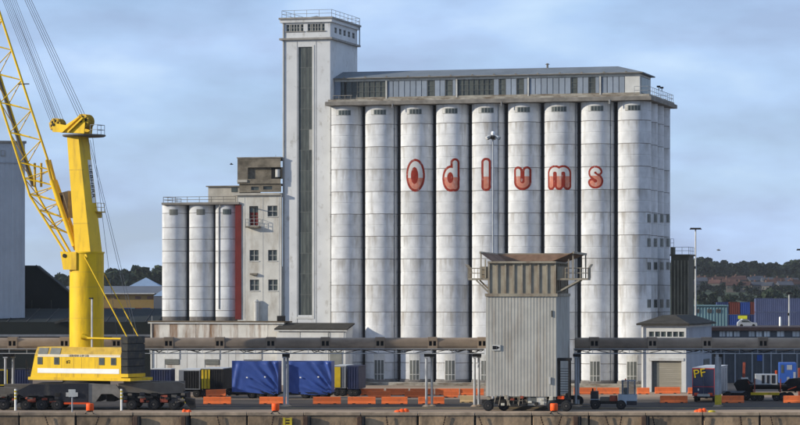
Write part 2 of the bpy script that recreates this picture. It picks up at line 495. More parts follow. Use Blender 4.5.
row_y = [105.0, 124.2, 146.8, 169.2, 191.6, 213.9, 236.3, 259.0, 285.2, 312.0, 338.8, 362.5, 384.5]
ring_z = [PZ(y, 396.5) for y in row_y]
ring_z[0] = ZT
ring_z[-1] = ZB + 0.35
ring_src = {}
core_src = None
def ring_mesh(h):
    """one painted lift of the silo wall: chamfered ends and a faint groove half way up"""
    g, d = 0.06, 0.035
    m = h / 2
    prof = [(RS - 0.05, 0), (RS, 0.02), (RS, m - g), (RS - d, m - g + 0.012), (RS - d, m + g - 0.012), (RS, m + g), (RS, h - 0.02), (RS - 0.05, h)]
    mb = MB()
    n = 56
    for k in range(len(prof) - 1):                  # each band has its own vertices, so the joints stay crisp
        (r0, z0), (r1, z1) = prof[k], prof[k + 1]
        vs_ = [(r * math.cos(2 * math.pi * i / n), r * math.sin(2 * math.pi * i / n), z) for r, z in ((r0, z0), (r1, z1)) for i in range(n)]
        mb.add(vs_, [[i, (i + 1) % n, (i + 1) % n + n, i + n] for i in range(n)], True)
    me = mb.mesh('ring')
    me.materials.append(M['silo'])
    return me
def cam_angle(u, v):
    """local azimuth (radians) pointing from a silo at (u, v) to the camera"""
    X = fr.ox + fr.c * u + fr.s * v; D = fr.D(u, v)
    w = Vector((-X, -D, 0)); w.rotate(Matrix.Rotation(fr.a, 3, 'Z'))
    return math.atan2(w.y, w.x)
def curved_box(mb, r0, r1, a0, a1, z0, z1, n=4):
    vs_, fs = [], []
    for i in range(n + 1):
        a = a0 + (a1 - a0) * i / n
        for r in (r0, r1):
            for z in (z0, z1):
                vs_.append((r * math.cos(a), r * math.sin(a), z))
    for i in range(n):
        b = i * 4; c = b + 4
        fs += [[b + 2, c + 2, c + 3, b + 3], [c, b, b + 1, c + 1], [b + 1, b + 3, c + 3, c + 1], [b, c, c + 2, b + 2]]
    fs += [[0, 2, 3, 1], [n * 4 + 2, n * 4, n * 4 + 1, n * 4 + 3]]
    mb.add(vs_, fs)
def silo(u, v, front, idx):
    global core_src
    if core_src is None:
        mb = MB()
        mb.lathe([(RS + 0.12, 0.0), (RS + 0.12, ZB + 0.2), (RS - 0.045, ZB + 0.4), (RS - 0.045, ZT - 0.02)], 56, False)
        core_src = part('silo', mb, M['silo_joint'], block, (u, v, 0.0))
        s = core_src
    else:
        s = again('silo', core_src, block, (u, v, 0.0))
    gap = 0.068
    for k in range(len(ring_z) - 1):
        z1, z0 = ring_z[k] - (gap / 2 if k else 0.0), ring_z[k + 1] + gap / 2
        h = round(z1 - z0, 3)
        if h not in ring_src:
            ring_src[h] = link('ring', ring_mesh(h), M['silo'], s, (0, 0, z0), random.random() * 6.28)
        else:
            again('ring', ring_src[h], s, (0, 0, z0), random.random() * 6.28)
    return s
silos = []
for i in range(9):
    u = -(8 - i) * PITCH
    s = silo(u, 0.0, True, i)
    silos.append((s, u))
side = [silos[8]]
for k in (1, 2, 3):
    side.append((silo(0.0, k * VP, False, 9 + k), 0.0))
# dark infill walls between the cylinders
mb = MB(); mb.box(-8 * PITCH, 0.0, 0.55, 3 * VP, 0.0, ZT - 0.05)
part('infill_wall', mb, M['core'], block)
mb = MB(); mb.box(-8 * PITCH - 2.2, RS + 0.9, -RS - 0.9, 3 * VP + 3.0, 0.0, 0.42, 0.05)
part('plinth', mb, M['ledge'], block)

# ventilators under the slab, loading windows at the foot
for s, u in silos:
    ac = cam_angle(u, 0.0)
    a_f = -math.pi / 2                              # facade normal
    zc0, zc1 = PZ(114.0, 394.5), PZ(108.6, 394.5)
    wv = MB(); hw = 0.47
    curved_box(wv, RS - 0.02, RS + 0.03, a_f - hw + 0.08, a_f + hw + 0.08, zc0, zc1, 6)
    w = part('ventilator', wv, M['win_frame'], s)
    for k in range(5):
        aa = a_f + 0.08 - hw + 2 * hw * (k + 0.12) / 5; ab = a_f + 0.08 - hw + 2 * hw * (k + 0.88) / 5
        mb = MB(); curved_box(mb, RS + 0.031, RS + 0.042, aa, ab, zc0 + 0.06, zc1 - 0.06, 2)
        part('pane', mb, M['pale'] if (k == 0 and random.random() < 0.7) else M['glass'], w)
    # foot window: three tall lights in a pale surround
    z0, z1, z2 = PZ(380.3, 394.5), PZ(360.4, 394.5), PZ(354.0, 394.5)
    a0, a1 = ac - 0.45, ac + 0.14
    if u > -8 * PITCH + 1:
        wb = MB()
        curved_box(wb, RS - 0.02, RS + 0.06, a0 - 0.03, a0 + 0.01, z0 - 0.05, z2, 1)
        curved_box(wb, RS - 0.02, RS + 0.06, a1 - 0.01, a1 + 0.03, z0 - 0.05, z2, 1)
        curved_box(wb, RS - 0.02, RS + 0.055, a0 + 0.01, a1 - 0.01, z1, z2, 4)
        curved_box(wb, RS - 0.02, RS + 0.08, a0 - 0.03, a1 + 0.03, z0 - 0.14, z0 - 0.05, 4)
        for k in (1, 2):
            am = a0 + (a1 - a0) * k / 3
            curved_box(wb, RS - 0.02, RS + 0.055, am - 0.018, am + 0.018, z0 - 0.05, z1, 1)
        curved_box(wb, RS - 0.02, RS + 0.05, a0 + 0.01, a1 - 0.01, z0 + 0.75, z0 + 0.83, 4)
        w = part('window', wb, M['pale'], s)
        for k in range(3):
            p0 = a0 + (a1 - a0) * k / 3 + 0.02; p1 = a0 + (a1 - a0) * (k + 1) / 3 - 0.02
            mb = MB(); curved_box(mb, RS - 0.02, RS + 0.02, p0, p1, z0 - 0.05, z1, 2)
            part('pane', mb, M['dark_frame'], w)
# windows on the right-hand return
for s, u in side:
    k = side.index((s, u))
    ac = cam_angle(0.0, k * VP)
    for ya, yb in ((214.5, 223.2), (238.6, 247.2), (262.2, 270.0), (299.2, 307.6)):
        D = 391.0 + k * 4.6
        z0, z1 = PZ(yb, D), PZ(ya, D)
        a0, a1 = ac + 0.86, ac + 1.28
        mb = MB(); curved_box(mb, RS - 0.02, RS + 0.05, a0, a1, z0, z1, 3)
        w = part('window', mb, M['win_frame'], s)
        for (p0, p1) in ((a0 + 0.035, (a0 + a1) / 2 - 0.02), ((a0 + a1) / 2 + 0.02, a1 - 0.035)):
            mb = MB(); curved_box(mb, RS + 0.051, RS + 0.06, p0, p1, z0 + 0.07, z1 - 0.07, 2)
            part('pane', mb, M['glass'], w)
# down pipes
for idx, off in ((1, 0.86), (4, 0.62), (6, 1.0), (7, 0.85), (0, -1.2)):
    s, u = silos[idx]
    a = cam_angle(u, 0.0) + off
    mb = MB(); x, y = (RS + 0.09) * math.cos(a), (RS + 0.09) * math.sin(a)
    mb.tube((x, y, 0.5), (x, y, ZT - 0.1), 0.055, 6)
    for z in range(2, 38, 3):
        mb.box(x - 0.09, x + 0.09, y - 0.09, y + 0.09, z, z + 0.08)
    part('down_pipe', mb, M['pipe'], s)

# lettering painted round the cylinders: red outline, white upper half, salmon lower half
def ell(x, y, cx, cy, rx, ry):
    return (math.hypot((x - cx) / rx, (y - cy) / ry) - 1.0) * min(rx, ry)
def cap(x, y, x0, y0, x1, y1, r):
    dx, dy = x1 - x0, y1 - y0
    t = max(0, min(1, ((x - x0) * dx + (y - y0) * dy) / (dx * dx + dy * dy + 1e-9)))
    return math.hypot(x - x0 - t * dx, y - y0 - t * dy) - r
def poly(x, y, pts):
    return min(cap(x, y, *pts[i], *pts[i + 1], 0.0) for i in range(len(pts) - 1))
def arc(cx, cy, r, a0, a1, n=12):
    return [(cx + r * math.cos(R_(a0 + (a1 - a0) * i / n)), cy - r * math.sin(R_(a0 + (a1 - a0) * i / n))) for i in range(n + 1)]
LU = [(120, 205), (120, 274)] + arc(149, 274, 29, 180, 360) + [(178, 274), (178, 205)]
LM = [(338, 303), (338, 222)] + arc(365, 222, 27, 180, 0) + [(392, 222), (392, 303)]
LM2 = [(392, 222)] + arc(419, 222, 27, 180, 0) + [(446, 222), (446, 303)]
LS = arc(633, 217, 21, 20, 250) + [(634, 243)] + arc(633, 272, 25, 80, -160)
def cls(ch, x, y):
    """0 nothing, 1 red, 2 light"""
    if ch == 'O':
        if ell(x, y, 168, 234, 64, 109) > 0: return 0
        if ell(x, y, 168, 234, 49, 93) > 0: return 1
        return 1 if ell(x, y, 163, 236, 24, 56) < 0 else 2
    if ch == 'd':
        o = min(ell(x, y, 404, 256, 59, 87), cap(x, y, 431, 151, 431, 312, 30))
        if o > 0: return 0
        i = min(ell(x, y, 404, 256, 44, 71), cap(x, y, 431, 151, 431, 312, 15))
        if i > 0: return 1
        return 1 if ell(x, y, 400, 250, 20, 36) < 0 else 2
    if ch == 'l':
        d = cap(x, y, 638, 150, 638, 307, 0.0)
        return 0 if d > 32 else (1 if d > 17 else 2)
    pts = {'u': [LU], 'm': [LM, LM2], 's': [LS]}[ch]
    d = min(poly(x, y, p) for p in pts)
    o, i = {'u': (30, 15), 'm': (28, 14), 's': (26, 13)}[ch]
    return 0 if d > o else (1 if d > i else 2)
SC = 1 / 6.64 * 396.0 / F
for ch, idx, cx, px, bx, split in (('O', 2, 168, (100, 236), (120, 348), 250), ('d', 3, 403, (340, 466), (116, 348), 247), ('l', 4, 638, (602, 674), (114, 344), 243),
                                   ('u', 5, 149, (86, 212), (170, 338), 240), ('m', 6, 392, (306, 478), (166, 336), 240), ('s', 7, 633, (582, 684), (166, 332), 236)):
    s, u = silos[idx]
    ac = cam_angle(u, 0.0)
    D = fr.D(u, 0) - RS
    px_s = CX + F * (fr.ox + fr.c * u) / fr.D(u, 0)
    base = 390 if idx < 5 else 500
    dx0 = (base + cx / 6.64 - px_s) * D / F
    aL = ac + math.asin(max(-0.9, min(0.9, dx0 / RS)))
    step = 1.5
    cols = {1: MB(), 2: MB(), 3: MB()}
    x = px[0]
    while x < px[1]:
        y = bx[0]
        while y < bx[1]:
            c = cls(ch, x + step / 2, y + step / 2)
            if c:
                k = c if c == 1 else (2 if y + step / 2 < split else 3)
                q = []
                for ax_, ay in ((x, y + step), (x + step, y + step), (x + step, y), (x, y)):
                    a = aL + (ax_ - cx) * SC * 1.03 / RS
                    z = PZ(140 + ay / 6.64, D)
                    q.append(((RS + 0.012) * math.cos(a), (RS + 0.012) * math.sin(a), z))
                cols[k].add(q, [[0, 1, 2, 3]])
            y += step
        x += step
    lo = part('painted_letter', cols[1], M['letter_red'], s, label='red outlined letter %s with white top and salmon bottom' % ch)
    # one object, three paints
    me = lo.data
    allb = MB()
    for k in (1, 2, 3):
        allb.mi = k - 1
        allb.add(cols[k].v, cols[k].f)
    lo.data = allb.mesh('painted_letter')
    for m in ('letter_red', 'letter_white', 'letter_pink'):
        lo.data.materials.append(M[m])

# slab over the silos, roof gallery
SU0, SU1, SV0, SV1 = fr.u(324.8, -2.9), 2.85, -2.9, 3 * VP + RS + 0.25
ZS0, ZS1 = 38.25, 38.78
mb = MB(); mb.box(SU0, SU1, SV0, SV1, ZS0, ZS1, 0.05)
slab = part('roof_slab', mb, M['slab'], block)
mb = MB(); mb.box(SU0 + 0.35, SU1 - 0.35, SV0 + 0.35, SV1 - 0.35, ZS1 + 0.003, ZS1 + 0.3)
part('kerb', mb, M['ledge'], slab)
GV0, GV1, GU1 = 2.0, 10.0, 0.32
GU0 = -42.6
gz0, gz1, gz2, gz3 = 38.95, 39.62, 41.78, 42.15
gal = part('gallery', MB().box(GU0, GU1 - 0.02, GV0 + 0.25, GV1, ZS1 + 0.2, gz3), M['core'], block, label='long roof gallery with blue-grey sheeting and dark steel windows')
mb = MB(); mb.box(GU0, GU1 + 0.03, GV0 - 0.06, GV0 + 0.27, gz0, gz1)
part('sill_band', mb, M['ledge'], gal)
mb = MB(); mb.box(GU0, GU1 + 0.05, GV0 - 0.10, GV0 + 0.28, gz2 + 0.05, gz3 + 0.02)
part('lintel_beam', mb, M['pale'], gal)
gu = lambda px: fr.u(px, GV0)
mb = MB(); mb.box(gu(625), GU1 + 0.02, GV0 - 0.02, GV0 + 0.26, gz1 + 0.002, gz2 + 0.048)
mb.box(GU1 - 0.02, GU1 + 0.024, GV0 + 0.262, GV1, gz0, gz3 - 0.01)
part('end_wall', mb, M['white_wall'], gal)
mb = MB(); mb.box(GU0, gu(340.5), GV0 - 0.02, GV0 + 0.26, gz1 + 0.002, gz2 + 0.048)
part('end_wall', mb, M['blue_panel'], gal)
def gwin(p0, p1, nx, nz):
    a, b = gu(p0), gu(p1)
    mb = MB(); t = 0.05
    mb.box(a, a + t, GV0, GV0 + 0.1, gz1, gz2 + 0.05); mb.box(b - t, b, GV0, GV0 + 0.1, gz1, gz2 + 0.05)
    for i in range(1, nx):
        x = a + (b - a) * i / nx
        mb.box(x - 0.03, x + 0.03, GV0 + 0.01, GV0 + 0.1, gz1, gz2 + 0.05)
    for k in range(nz + 1):
        z = gz1 + (gz2 + 0.05 - gz1) * k / nz
        mb.box(a + t, b - t, GV0 + 0.02, GV0 + 0.09, z - 0.03, z + 0.03)
    w = part('window', mb, M['dark_frame'], gal)
    for i in range(nx):
        x0 = a + (b - a) * i / nx; x1 = a + (b - a) * (i + 1) / nx
        mb = MB(); mb.box(x0 + 0.03, x1 - 0.03, GV0 + 0.12, GV0 + 0.14, gz1, gz2 + 0.05)
        part('pane', mb, M['glass_green'], w)
psrc = {}
def gpanels(p0, p1, n):
    a, b = gu(p0), gu(p1); w = (b - a) / n
    for i in range(n):
        key = round(w, 1)
        mb = MB(); mb.box(0, w - 0.09, 0, 0.2, 0, gz2 + 0.04 - gz1 - 0.004, 0.02)
        part('panel', mb, M['blue_panel'], gal, (a + i * w + 0.045, GV0 + random.uniform(0, 0.02), gz1 + 0.003))
gwin(341, 344.3, 1, 2); gwin(346, 385.5, 7, 3)
gpanels(387.5, 427.3, 7); gwin(427.5, 434.3, 1, 3); gpanels(434.5, 445.3, 2); gwin(445.5, 452.2, 1, 3); gpanels(452.4, 455.8, 1)
gwin(457.8, 493.4, 7, 3); gpanels(493.6, 499, 1); gwin(499.2, 505.4, 1, 3); gpanels(505.6, 516.6, 2); gwin(516.8, 523.4, 1, 3); gpanels(523.6, 527.4, 1)
gpanels(529.4, 570.8, 7); gwin(571, 577, 1, 3); gpanels(577.2, 588.6, 2); gwin(588.8, 595, 1, 3); gpanels(595.2, 599.4, 1); gpanels(601.4, 624.8, 4)
for px in (386.5, 456.8, 528.4, 600.4):
    a = gu(px)
    mb = MB(); mb.box(a - 0.09, a + 0.09, GV0 - 0.16, GV0 + 0.12, gz0 + 0.3, gz3 + 0.2)
    part('post', mb, M['pale'], gal)
mb = MB(); mb.box(GU1 + 0.025, GU1 + 0.06, GV0 + 0.8, GV1 - 0.8, gz0 + 0.6, gz2 + 0.1)
w = part('window', mb, M['dark_frame'], gal)
for k in range(6):
    y0 = GV0 + 0.9 + k * 1.04
    part('pane', MB().box(GU1 + 0.061, GU1 + 0.075, y0, y0 + 0.94, gz0 + 0.7, gz2), M['glass_green'], w)
# hipped gallery roof
ez, rz_ = gz3 + 0.02, gz3 + 1.35
e0, e1, f0, f1 = GU0 + 0.02, GU1 + 0.55, GV0 - 0.55, GV1 + 0.55
vm_ = (f0 + f1) / 2
mb = MB()
mb.add([(e0, f0, ez), (e1, f0, ez), (e1, f1, ez), (e0, f1, ez), (e0, f0, ez + 0.16), (e1, f0, ez + 0.16), (e1, f1, ez + 0.16), (e0, f1, ez + 0.16), (e0, vm_, rz_), (e1 - 4.3, vm_, rz_)],
       [[3, 2, 1, 0], [0, 1, 5, 4], [1, 2, 6, 5], [2, 3, 7, 6], [4, 5, 9, 8], [6, 7, 8, 9], [5, 6, 9], [3, 0, 4, 8, 7]])
groof = part('gallery_roof', mb, M['roof_grey'], gal)
mb = MB(); mb.tube((e0, f0 - 0.05, ez + 0.07), (e1, f0 - 0.05, ez + 0.07), 0.075, 8)
part('gutter', mb, M['slab'], groof)
for k in range(14):
    x = e0 + 1.5 + k * 3.05
    mb = MB(); mb.box(x - 0.12, x + 0.12, f0 - 0.1, f0 + 0.1, ez + 0.14, ez + 0.3)
    part('roof_bracket', mb, M['slab'], groof)
mb = MB(); x = gu(541); mb.tube((x, vm_, rz_ - 0.1), (x, vm_, rz_ + 0.45), 0.14, 8); mb.tube((x, vm_, rz_ + 0.45), (x, vm_, rz_ + 0.62), 0.34, 10, 0.1)
part('roof_cowl', mb, M['slab'], groof)
def railing(parent, pts, h=1.05, sp=1.4, r=0.032, m=None, rails=(1.0, 0.5), name='railing'):
    mb = MB()
    for i in range(len(pts) - 1):
        a, b = Vector(pts[i]), Vector(pts[i + 1]); n = max(1, round((b - a).length / sp))
        for k in range(n + 1):
            p = a.lerp(b, k / n); mb.tube(p, p + Vector((0, 0, h)), r, 5)
        for q in rails:
            mb.tube(a + Vector((0, 0, h * q)), b + Vector((0, 0, h * q)), r, 5)
    return part(name, mb, m or M['rail'], parent)
zr = ZS1 + 0.28
railing(slab, [(SU1 - 2.4, SV0 + 0.5, zr), (SU1 - 0.5, SV0 + 0.5, zr), (SU1 - 0.5, SV1 - 0.5, zr), (SU1 - 4, SV1 - 0.5, zr)])
for k, v in enumerate((5.2, 7.5)):
    mb = MB(); mb.tube((SU1 - 0.5, v, zr + 1.0), (SU1 - 0.5, v, zr + 1.45), 0.05, 6); mb.box(SU1 - 0.75, SU1 - 0.3, v - 0.2, v + 0.2, zr + 1.4, zr + 1.62)
    part('floodlight', mb, M['black'], slab)
mb = MB(); mb.tube((SU0 + 1.0, SV0 + 0.6, zr + 0.55), (fr.u(352, SV0 + 0.6), SV0 + 0.6, zr + 0.55), 0.06, 6)
for k in range(5):
    mb.tube((SU0 + 1.0 + k * 0.85, SV0 + 0.6, zr - 0.02), (SU0 + 1.0 + k * 0.85, SV0 + 0.6, zr + 0.6), 0.04, 5)
part('railing', mb, M['slab'], slab)
for px in (600 + 62 / 6.64, 500 + 730 / 6.64, 390 + 740 / 6.64, 392.5):
    u = fr.u(px, SV0); part('spout', MB().tube((u, SV0 - 0.02, ZS0 - 0.45), (u, SV0 - 0.02, ZS0 + 0.1), 0.09, 6), M['pipe'], slab)

# ---------------------------------------------------------------- the stair and hoist tower
TV0 = 0.2
TU1 = -42.7
TU0 = fr.u(282.6, TV0)
TV1 = fr.v(357.3, TU1)
ZTW = fr.z(18.2, TU1, TV0)                        # roof cornice
ZTC = fr.z(37.6, TU1, TV0)                        # string course
tw = thing('hoist_tower', 'tall white rendered tower with a full-height stair window beside the silos', 'tower', fr.loc, fr.rz)
tu = lambda px: fr.u(px, TV0)
tz = lambda y: fr.z(y, (TU0 + TU1) / 2, TV0)
SW = (tu(298.2), tu(312.2), tz(315.2), tz(46.8))
ribbons = [(tu(286.4), tu(303.6), tz(31.0), tz(24.2)), (tu(307.6), tu(324.8), tz(31.0), tz(24.0))]
mb = MB()
mb.wall(TU0, TU1, 0, ZTW, [SW] + ribbons, TV0, 0.35)
SIDE = lambda a, b, c: (TU1 - b, a, c)           # side sheet: a runs back, b inward, facing +x
swin = []
for p0, p1 in ((334.6, 337.0), (339.1, 341.5), (343.4, 345.8), (347.9, 350.2), (352.3, 354.8)):
    v0, v1 = fr.v(p0, TU1), fr.v(p1, TU1)
    swin.append((v0, v1, fr.z(35.2, TU1, (v0 + v1) / 2) - 0.1, fr.z(27.8, TU1, (v0 + v1) / 2) - 0.35))
zA = sum(w[2] for w in swin) / 5; zB_ = sum(w[3] for w in swin) / 5
swin = [(a, b, zA, zB_) for a, b, c, d in swin]
mb.wall(TV0, TV1, 0, ZTW, swin, 0.0, 0.3, SIDE)
mb.add([(TU0, TV1, 0), (TU0, TV0, 0), (TU0, TV0, ZTW), (TU0, TV1, ZTW)], [[0, 1, 2, 3]])
mb.add([(TU1, TV1, 0), (TU0, TV1, 0), (TU0, TV1, ZTW), (TU1, TV1, ZTW)], [[0, 1, 2, 3]])
wall_t = part('wall', mb, M['tower'], tw)
# stair window: mullions, transoms, panes floor by floor
st = MB()
a, b, c, d = SW
for i in range(5):
    x = a + (b - a) * i / 4
    st.box(x - 0.035, x + 0.035, TV0 + 0.16, TV0 + 0.3, c, d)
nfl = 13
for k in range(nfl + 1):
    z = c + (d - c) * k / nfl
    st.box(a, b, TV0 + 0.15, TV0 + 0.31, z - 0.05, z + 0.05)
sw_o = part('stair_window', st, M['dark_frame'], tw)
for k in range(nfl):
    z0 = c + (d - c) * k / nfl; z1 = c + (d - c) * (k + 1) / nfl
    for i in range(4):
        x0 = a + (b - a) * i / 4; x1 = a + (b - a) * (i + 1) / 4
        pale_pane = (k == 8 and i == 3)
        part('pane', MB().box(x0 + 0.03, x1 - 0.03, TV0 + 0.2 if not pale_pane else TV0 + 0.13, TV0 + 0.34, z0 + 0.04, z1 - 0.04), M['win_frame'] if pale_pane else M['glass_green'], sw_o)
mb = MB(); mb.box(b + 0.004, b + 0.30, TV0 - 0.06, TV0 - 0.002, c - 0.2, d + 0.25); mb.box(a - 0.25, b + 0.30, TV0 - 0.07, TV0 - 0.002, c - 0.5, c - 0.22)
part('window_surround', mb, M['white_wall'], tw)
for px in (297.2, 316.2):
    x = tu(px)
    part('joint_strip', MB().box(x - 0.03, x + 0.03, TV0 - 0.03, TV0 - 0.003, 3, ZTC - 0.4), M['pipe'], tw)
mb = MB(); x = TU0 + 0.22; mb.tube((x, TV0 - 0.1, 9), (x, TV0 - 0.1, ZTW - 0.3), 0.07, 6)
part('down_pipe', mb, M['pipe'], tw)
for a, b, c, d in ribbons:
    mb = MB()
    us_ = [a, a + 0.18 * (b - a), a + 0.27 * (b - a), a + 0.44 * (b - a), a + 0.6 * (b - a), a + 0.76 * (b - a), a + 0.82 * (b - a), b]
    for x in us_:
        mb.box(x - 0.06, x + 0.06, TV0 + 0.05, TV0 + 0.3, c, d)
    mb.box(a, b, TV0 + 0.08, TV0 + 0.28, (c + d) / 2 - 0.03, (c + d) / 2 + 0.03)
    w = part('window', mb, M['win_frame'], tw)
    part('sill', MB().box(a - 0.15, b + 0.15, TV0 - 0.12, TV0 + 0.1, c - 0.12, c - 0.002), M['cornice'], w)
    for i in range(len(us_) - 1):
        part('pane', MB().box(us_[i] + 0.03, us_[i + 1] - 0.03, TV0 + 0.2, TV0 + 0.33, c + 0.01, d - 0.01), M['glass'], w)
for v0, v1, c, d in swin:
    mb = MB()
    for v in (v0, (v0 + v1) / 2, v1):
        mb.box(TU1 - 0.2, TU1 - 0.08, v - 0.05, v + 0.05, c, d)
    mb.box(TU1 - 0.19, TU1 - 0.09, v0, v1, (c + d) / 2 - 0.04, (c + d) / 2 + 0.04)
    w = part('window', mb, M['win_frame'], tw)
    part('pane', MB().box(TU1 - 0.29, TU1 - 0.22, v0 + 0.01, v1 - 0.01, c + 0.01, d - 0.01), M['glass'], w)
mb = MB(); mb.box(TU0 - 0.4, TU1 + 0.4, TV0 - 0.4, TV1 + 0.4, ZTC - 0.22, ZTC + 0.05, 0.03)
part('string_course', mb, M['cornice'], tw)
mb = MB(); mb.box(TU0 - 0.45, TU1 + 0.5, TV0 - 0.5, TV1 + 0.4, ZTW - 0.05, ZTW + 0.2, 0.03)
roof_t = part('roof', mb, M['cornice'], tw)
mb = MB(); mb.box(TU0 - 0.3, TU1 + 0.3, TV0 - 0.3, TV1 + 0.2, ZTW - 0.5, ZTW - 0.051)
part('fascia', mb, M['tower'], tw)
mb = MB(); xm = tu(309); mb.add([(xm - 1.6, TV0 + 1.5, ZTW + 0.2), (xm + 1.6, TV0 + 1.5, ZTW + 0.2), (xm + 1.6, TV0 + 6, ZTW + 0.2), (xm - 1.6, TV0 + 6, ZTW + 0.2), (xm, TV0 + 3.7, ZTW + 0.75)], [[3, 2, 1, 0], [0, 1, 4], [1, 2, 4], [2, 3, 4], [3, 0, 4]])
part('rooflight', mb, M['roof_grey'], roof_t)
zr = ZTW + 0.2
railing(roof_t, [(TU0, TV0 - 0.3, zr), (TU1 + 0.3, TV0 - 0.3, zr), (TU1 + 0.3, TV1 + 0.2, zr), (TU0, TV1 + 0.2, zr), (TU0, TV0 - 0.3, zr)], 0.98, 2.0)
mb = MB(); x, y = TU1 + 0.34, TV1 + 0.1; mb.tube((x, y, ZTC), (x, y, ZTW + 0.2), 0.06, 6); mb.tube((x, y - 0.45, ZTC), (x, y - 0.45, ZTW + 0.9), 0.03, 5)
part('ladder', mb, M['rail'], tw)

# ---------------------------------------------------------------- mill house with tank room, and the three small silos
mill = thing('mill_house', 'old white mill house with soot-stained concrete tank room on top', 'building', fr.loc, fr.rz)
MV0, MV1 = -0.35, 9.0
MU0, MU1 = fr.u(237.5, MV0), TU0 - 0.05
mu_ = lambda px: fr.u(px, MV0)
mz = lambda y: fr.z(y, fr.u(260, MV0), MV0)
mw = []
for p0, p1, ya, yb in ((267.5, 277.3, 205.8, 216.6), (249.5, 258.6, 250.0, 260.8), (268.0, 277.0, 250.0, 260.8), (249.8, 259.0, 279.6, 290.6), (268.2, 277.6, 279.6, 290.6), (249.2, 258.2, 206.0, 225.6)):
    mw.append((mu_(p0), mu_(p1), mz(yb), mz(ya)))
zc = mz(195.2)
mb = MB(); mb.wall(MU0, MU1, 0, zc, mw, MV0, 0.3)
mb.add([(MU0, MV1, 0), (MU0, MV0, 0), (MU0, MV0, zc), (MU0, MV1, zc)], [[0, 1, 2, 3]])
mb.add([(MU1, MV0, 0), (MU1, 0.2, 0), (MU1, 0.2, zc), (MU1, MV0, zc)], [[0, 1, 2, 3]])
mb.add([(MU0, MV0, zc), (MU1, MV0, zc), (MU1, MV1, zc), (MU0, MV1, zc)], [[0, 1, 2, 3]])
part('wall', mb, M['mill'], mill)
for n_, (a, b, c, d) in enumerate(mw):
    mb = MB()
    for i in range(3):
        x = a + (b - a) * i / 2
        mb.box(x - 0.05, x + 0.05, MV0 + 0.12, MV0 + 0.22, c, d)
    for i in range(3):
        z = c + (d - c) * i / 2
        mb.box(a, b, MV0 + 0.13, MV0 + 0.21, z - 0.04, z + 0.04)
    if n_ == 5:
        w = part('loading_door', mb, M['dark_frame'], mill)
        part('leaf', MB().box(a + 0.03, b - 0.03, MV0 + 0.23, MV0 + 0.28, c, d - 0.9), M['oxide'], w)
        part('pane', MB().box(a + 0.03, b - 0.03, MV0 + 0.23, MV0 + 0.28, d - 0.88, d), M['glass'], w)
    else:
        w = part('window', mb, M['win_frame'], mill)
        part('pane', MB().box(a + 0.02, b - 0.02, MV0 + 0.23, MV0 + 0.28, c, d), M['glass'], w)
        part('sill', MB().box(a - 0.1, b + 0.1, MV0 - 0.1, MV0 + 0.11, c - 0.1, c - 0.003), M['pale'], w)
for px in (244.5, 262.8, 279):
    x = mu_(px); part('joint_strip', MB().box(x - 0.04, x + 0.04, MV0 - 0.03, MV0 - 0.002, 9, zc - 0.3), M['pale'], mill)
# cornice, clerestory band, tank room
mb = MB(); mb.box(MU0 - 0.6, MU1, MV0 - 0.45, MV1, zc, zc + 0.3); part('cornice', mb, M['beige_concrete'], mill)
z1, z2, z3 = mz(194.0), mz(183.8), mz(158.2)
ch = [(mu_(250.8), mu_(258.6), mz(190.0), mz(186.6)), (mu_(263.0), mu_(272), mz(189.6), mz(186.2))]
mb = MB(); mb.wall(mu_(239.0), MU1, z1 + 0.25, z2, ch, MV0 + 0.1, 0.3)
mb.add([(mu_(239.0), MV1, z1), (mu_(239.0), MV0 + 0.1, z1), (mu_(239.0), MV0 + 0.1, z2), (mu_(239.0), MV1, z2)], [[0, 1, 2, 3]])
cl = part('clerestory', mb, M['old_concrete'], mill)
for a, b, c, d in ch:
    part('window', MB().box(a, b, MV0 + 0.3, MV0 + 0.4, c, d), M['glass'], cl)
rec = (mu_(248.0), mu_(281.5), mz(179.0), mz(167.4))
mb = MB(); mb.wall(mu_(237.8), MU1 + 0.0, z2, z3, [rec], MV0 - 0.15, 0.5)
mb.add([(mu_(237.8), MV1, z2), (mu_(237.8), MV0 - 0.15, z2), (mu_(237.8), MV0 - 0.15, z3), (mu_(237.8), MV1, z3)], [[0, 1, 2, 3]])
mb.add([(mu_(237.8), MV0 - 0.15, z2), (mu_(237.8), MV1, z2), (MU1, MV1, z2), (MU1, MV0 - 0.15, z2)], [[0, 1, 2, 3]])
mb.box(rec[0], rec[1], MV0 + 0.36, MV0 + 0.5, rec[2], rec[3])
tk = part('tank_room', mb, M['old_concrete'], mill)
part('roof_slab', MB().box(mu_(237.3), MU1, MV0 - 0.25, MV1, z3, z3 + 0.16), M['slab'], tk)
a, b = mu_(270.6), mu_(281.0)
part('opening', MB().box(a, b, MV0 + 0.32, MV0 + 0.355, rec[2] + 0.02, rec[3] - 0.02), M['black'], tk)
mb = MB(); mb.tube(((a + b) / 2 + 0.25, MV0 + 0.2, rec[2] + 0.25), ((a + b) / 2 + 0.25, MV0 + 0.2, rec[3] - 0.3), 0.36, 12)
part('water_tank', mb, M['pale'], tk)
part('ledge', MB().box(mu_(237.9), mu_(247.8), MV0 - 0.35, MV0 - 0.152, mz(182.2), mz(179.6)), M['beige_concrete'], tk)
mb = MB(); x = mu_(273.5); mb.tube((x, MV0 + 1, z3), (x, MV0 + 1, z3 + 0.5), 0.03, 5); part('aerial', mb, M['rail'], tk)
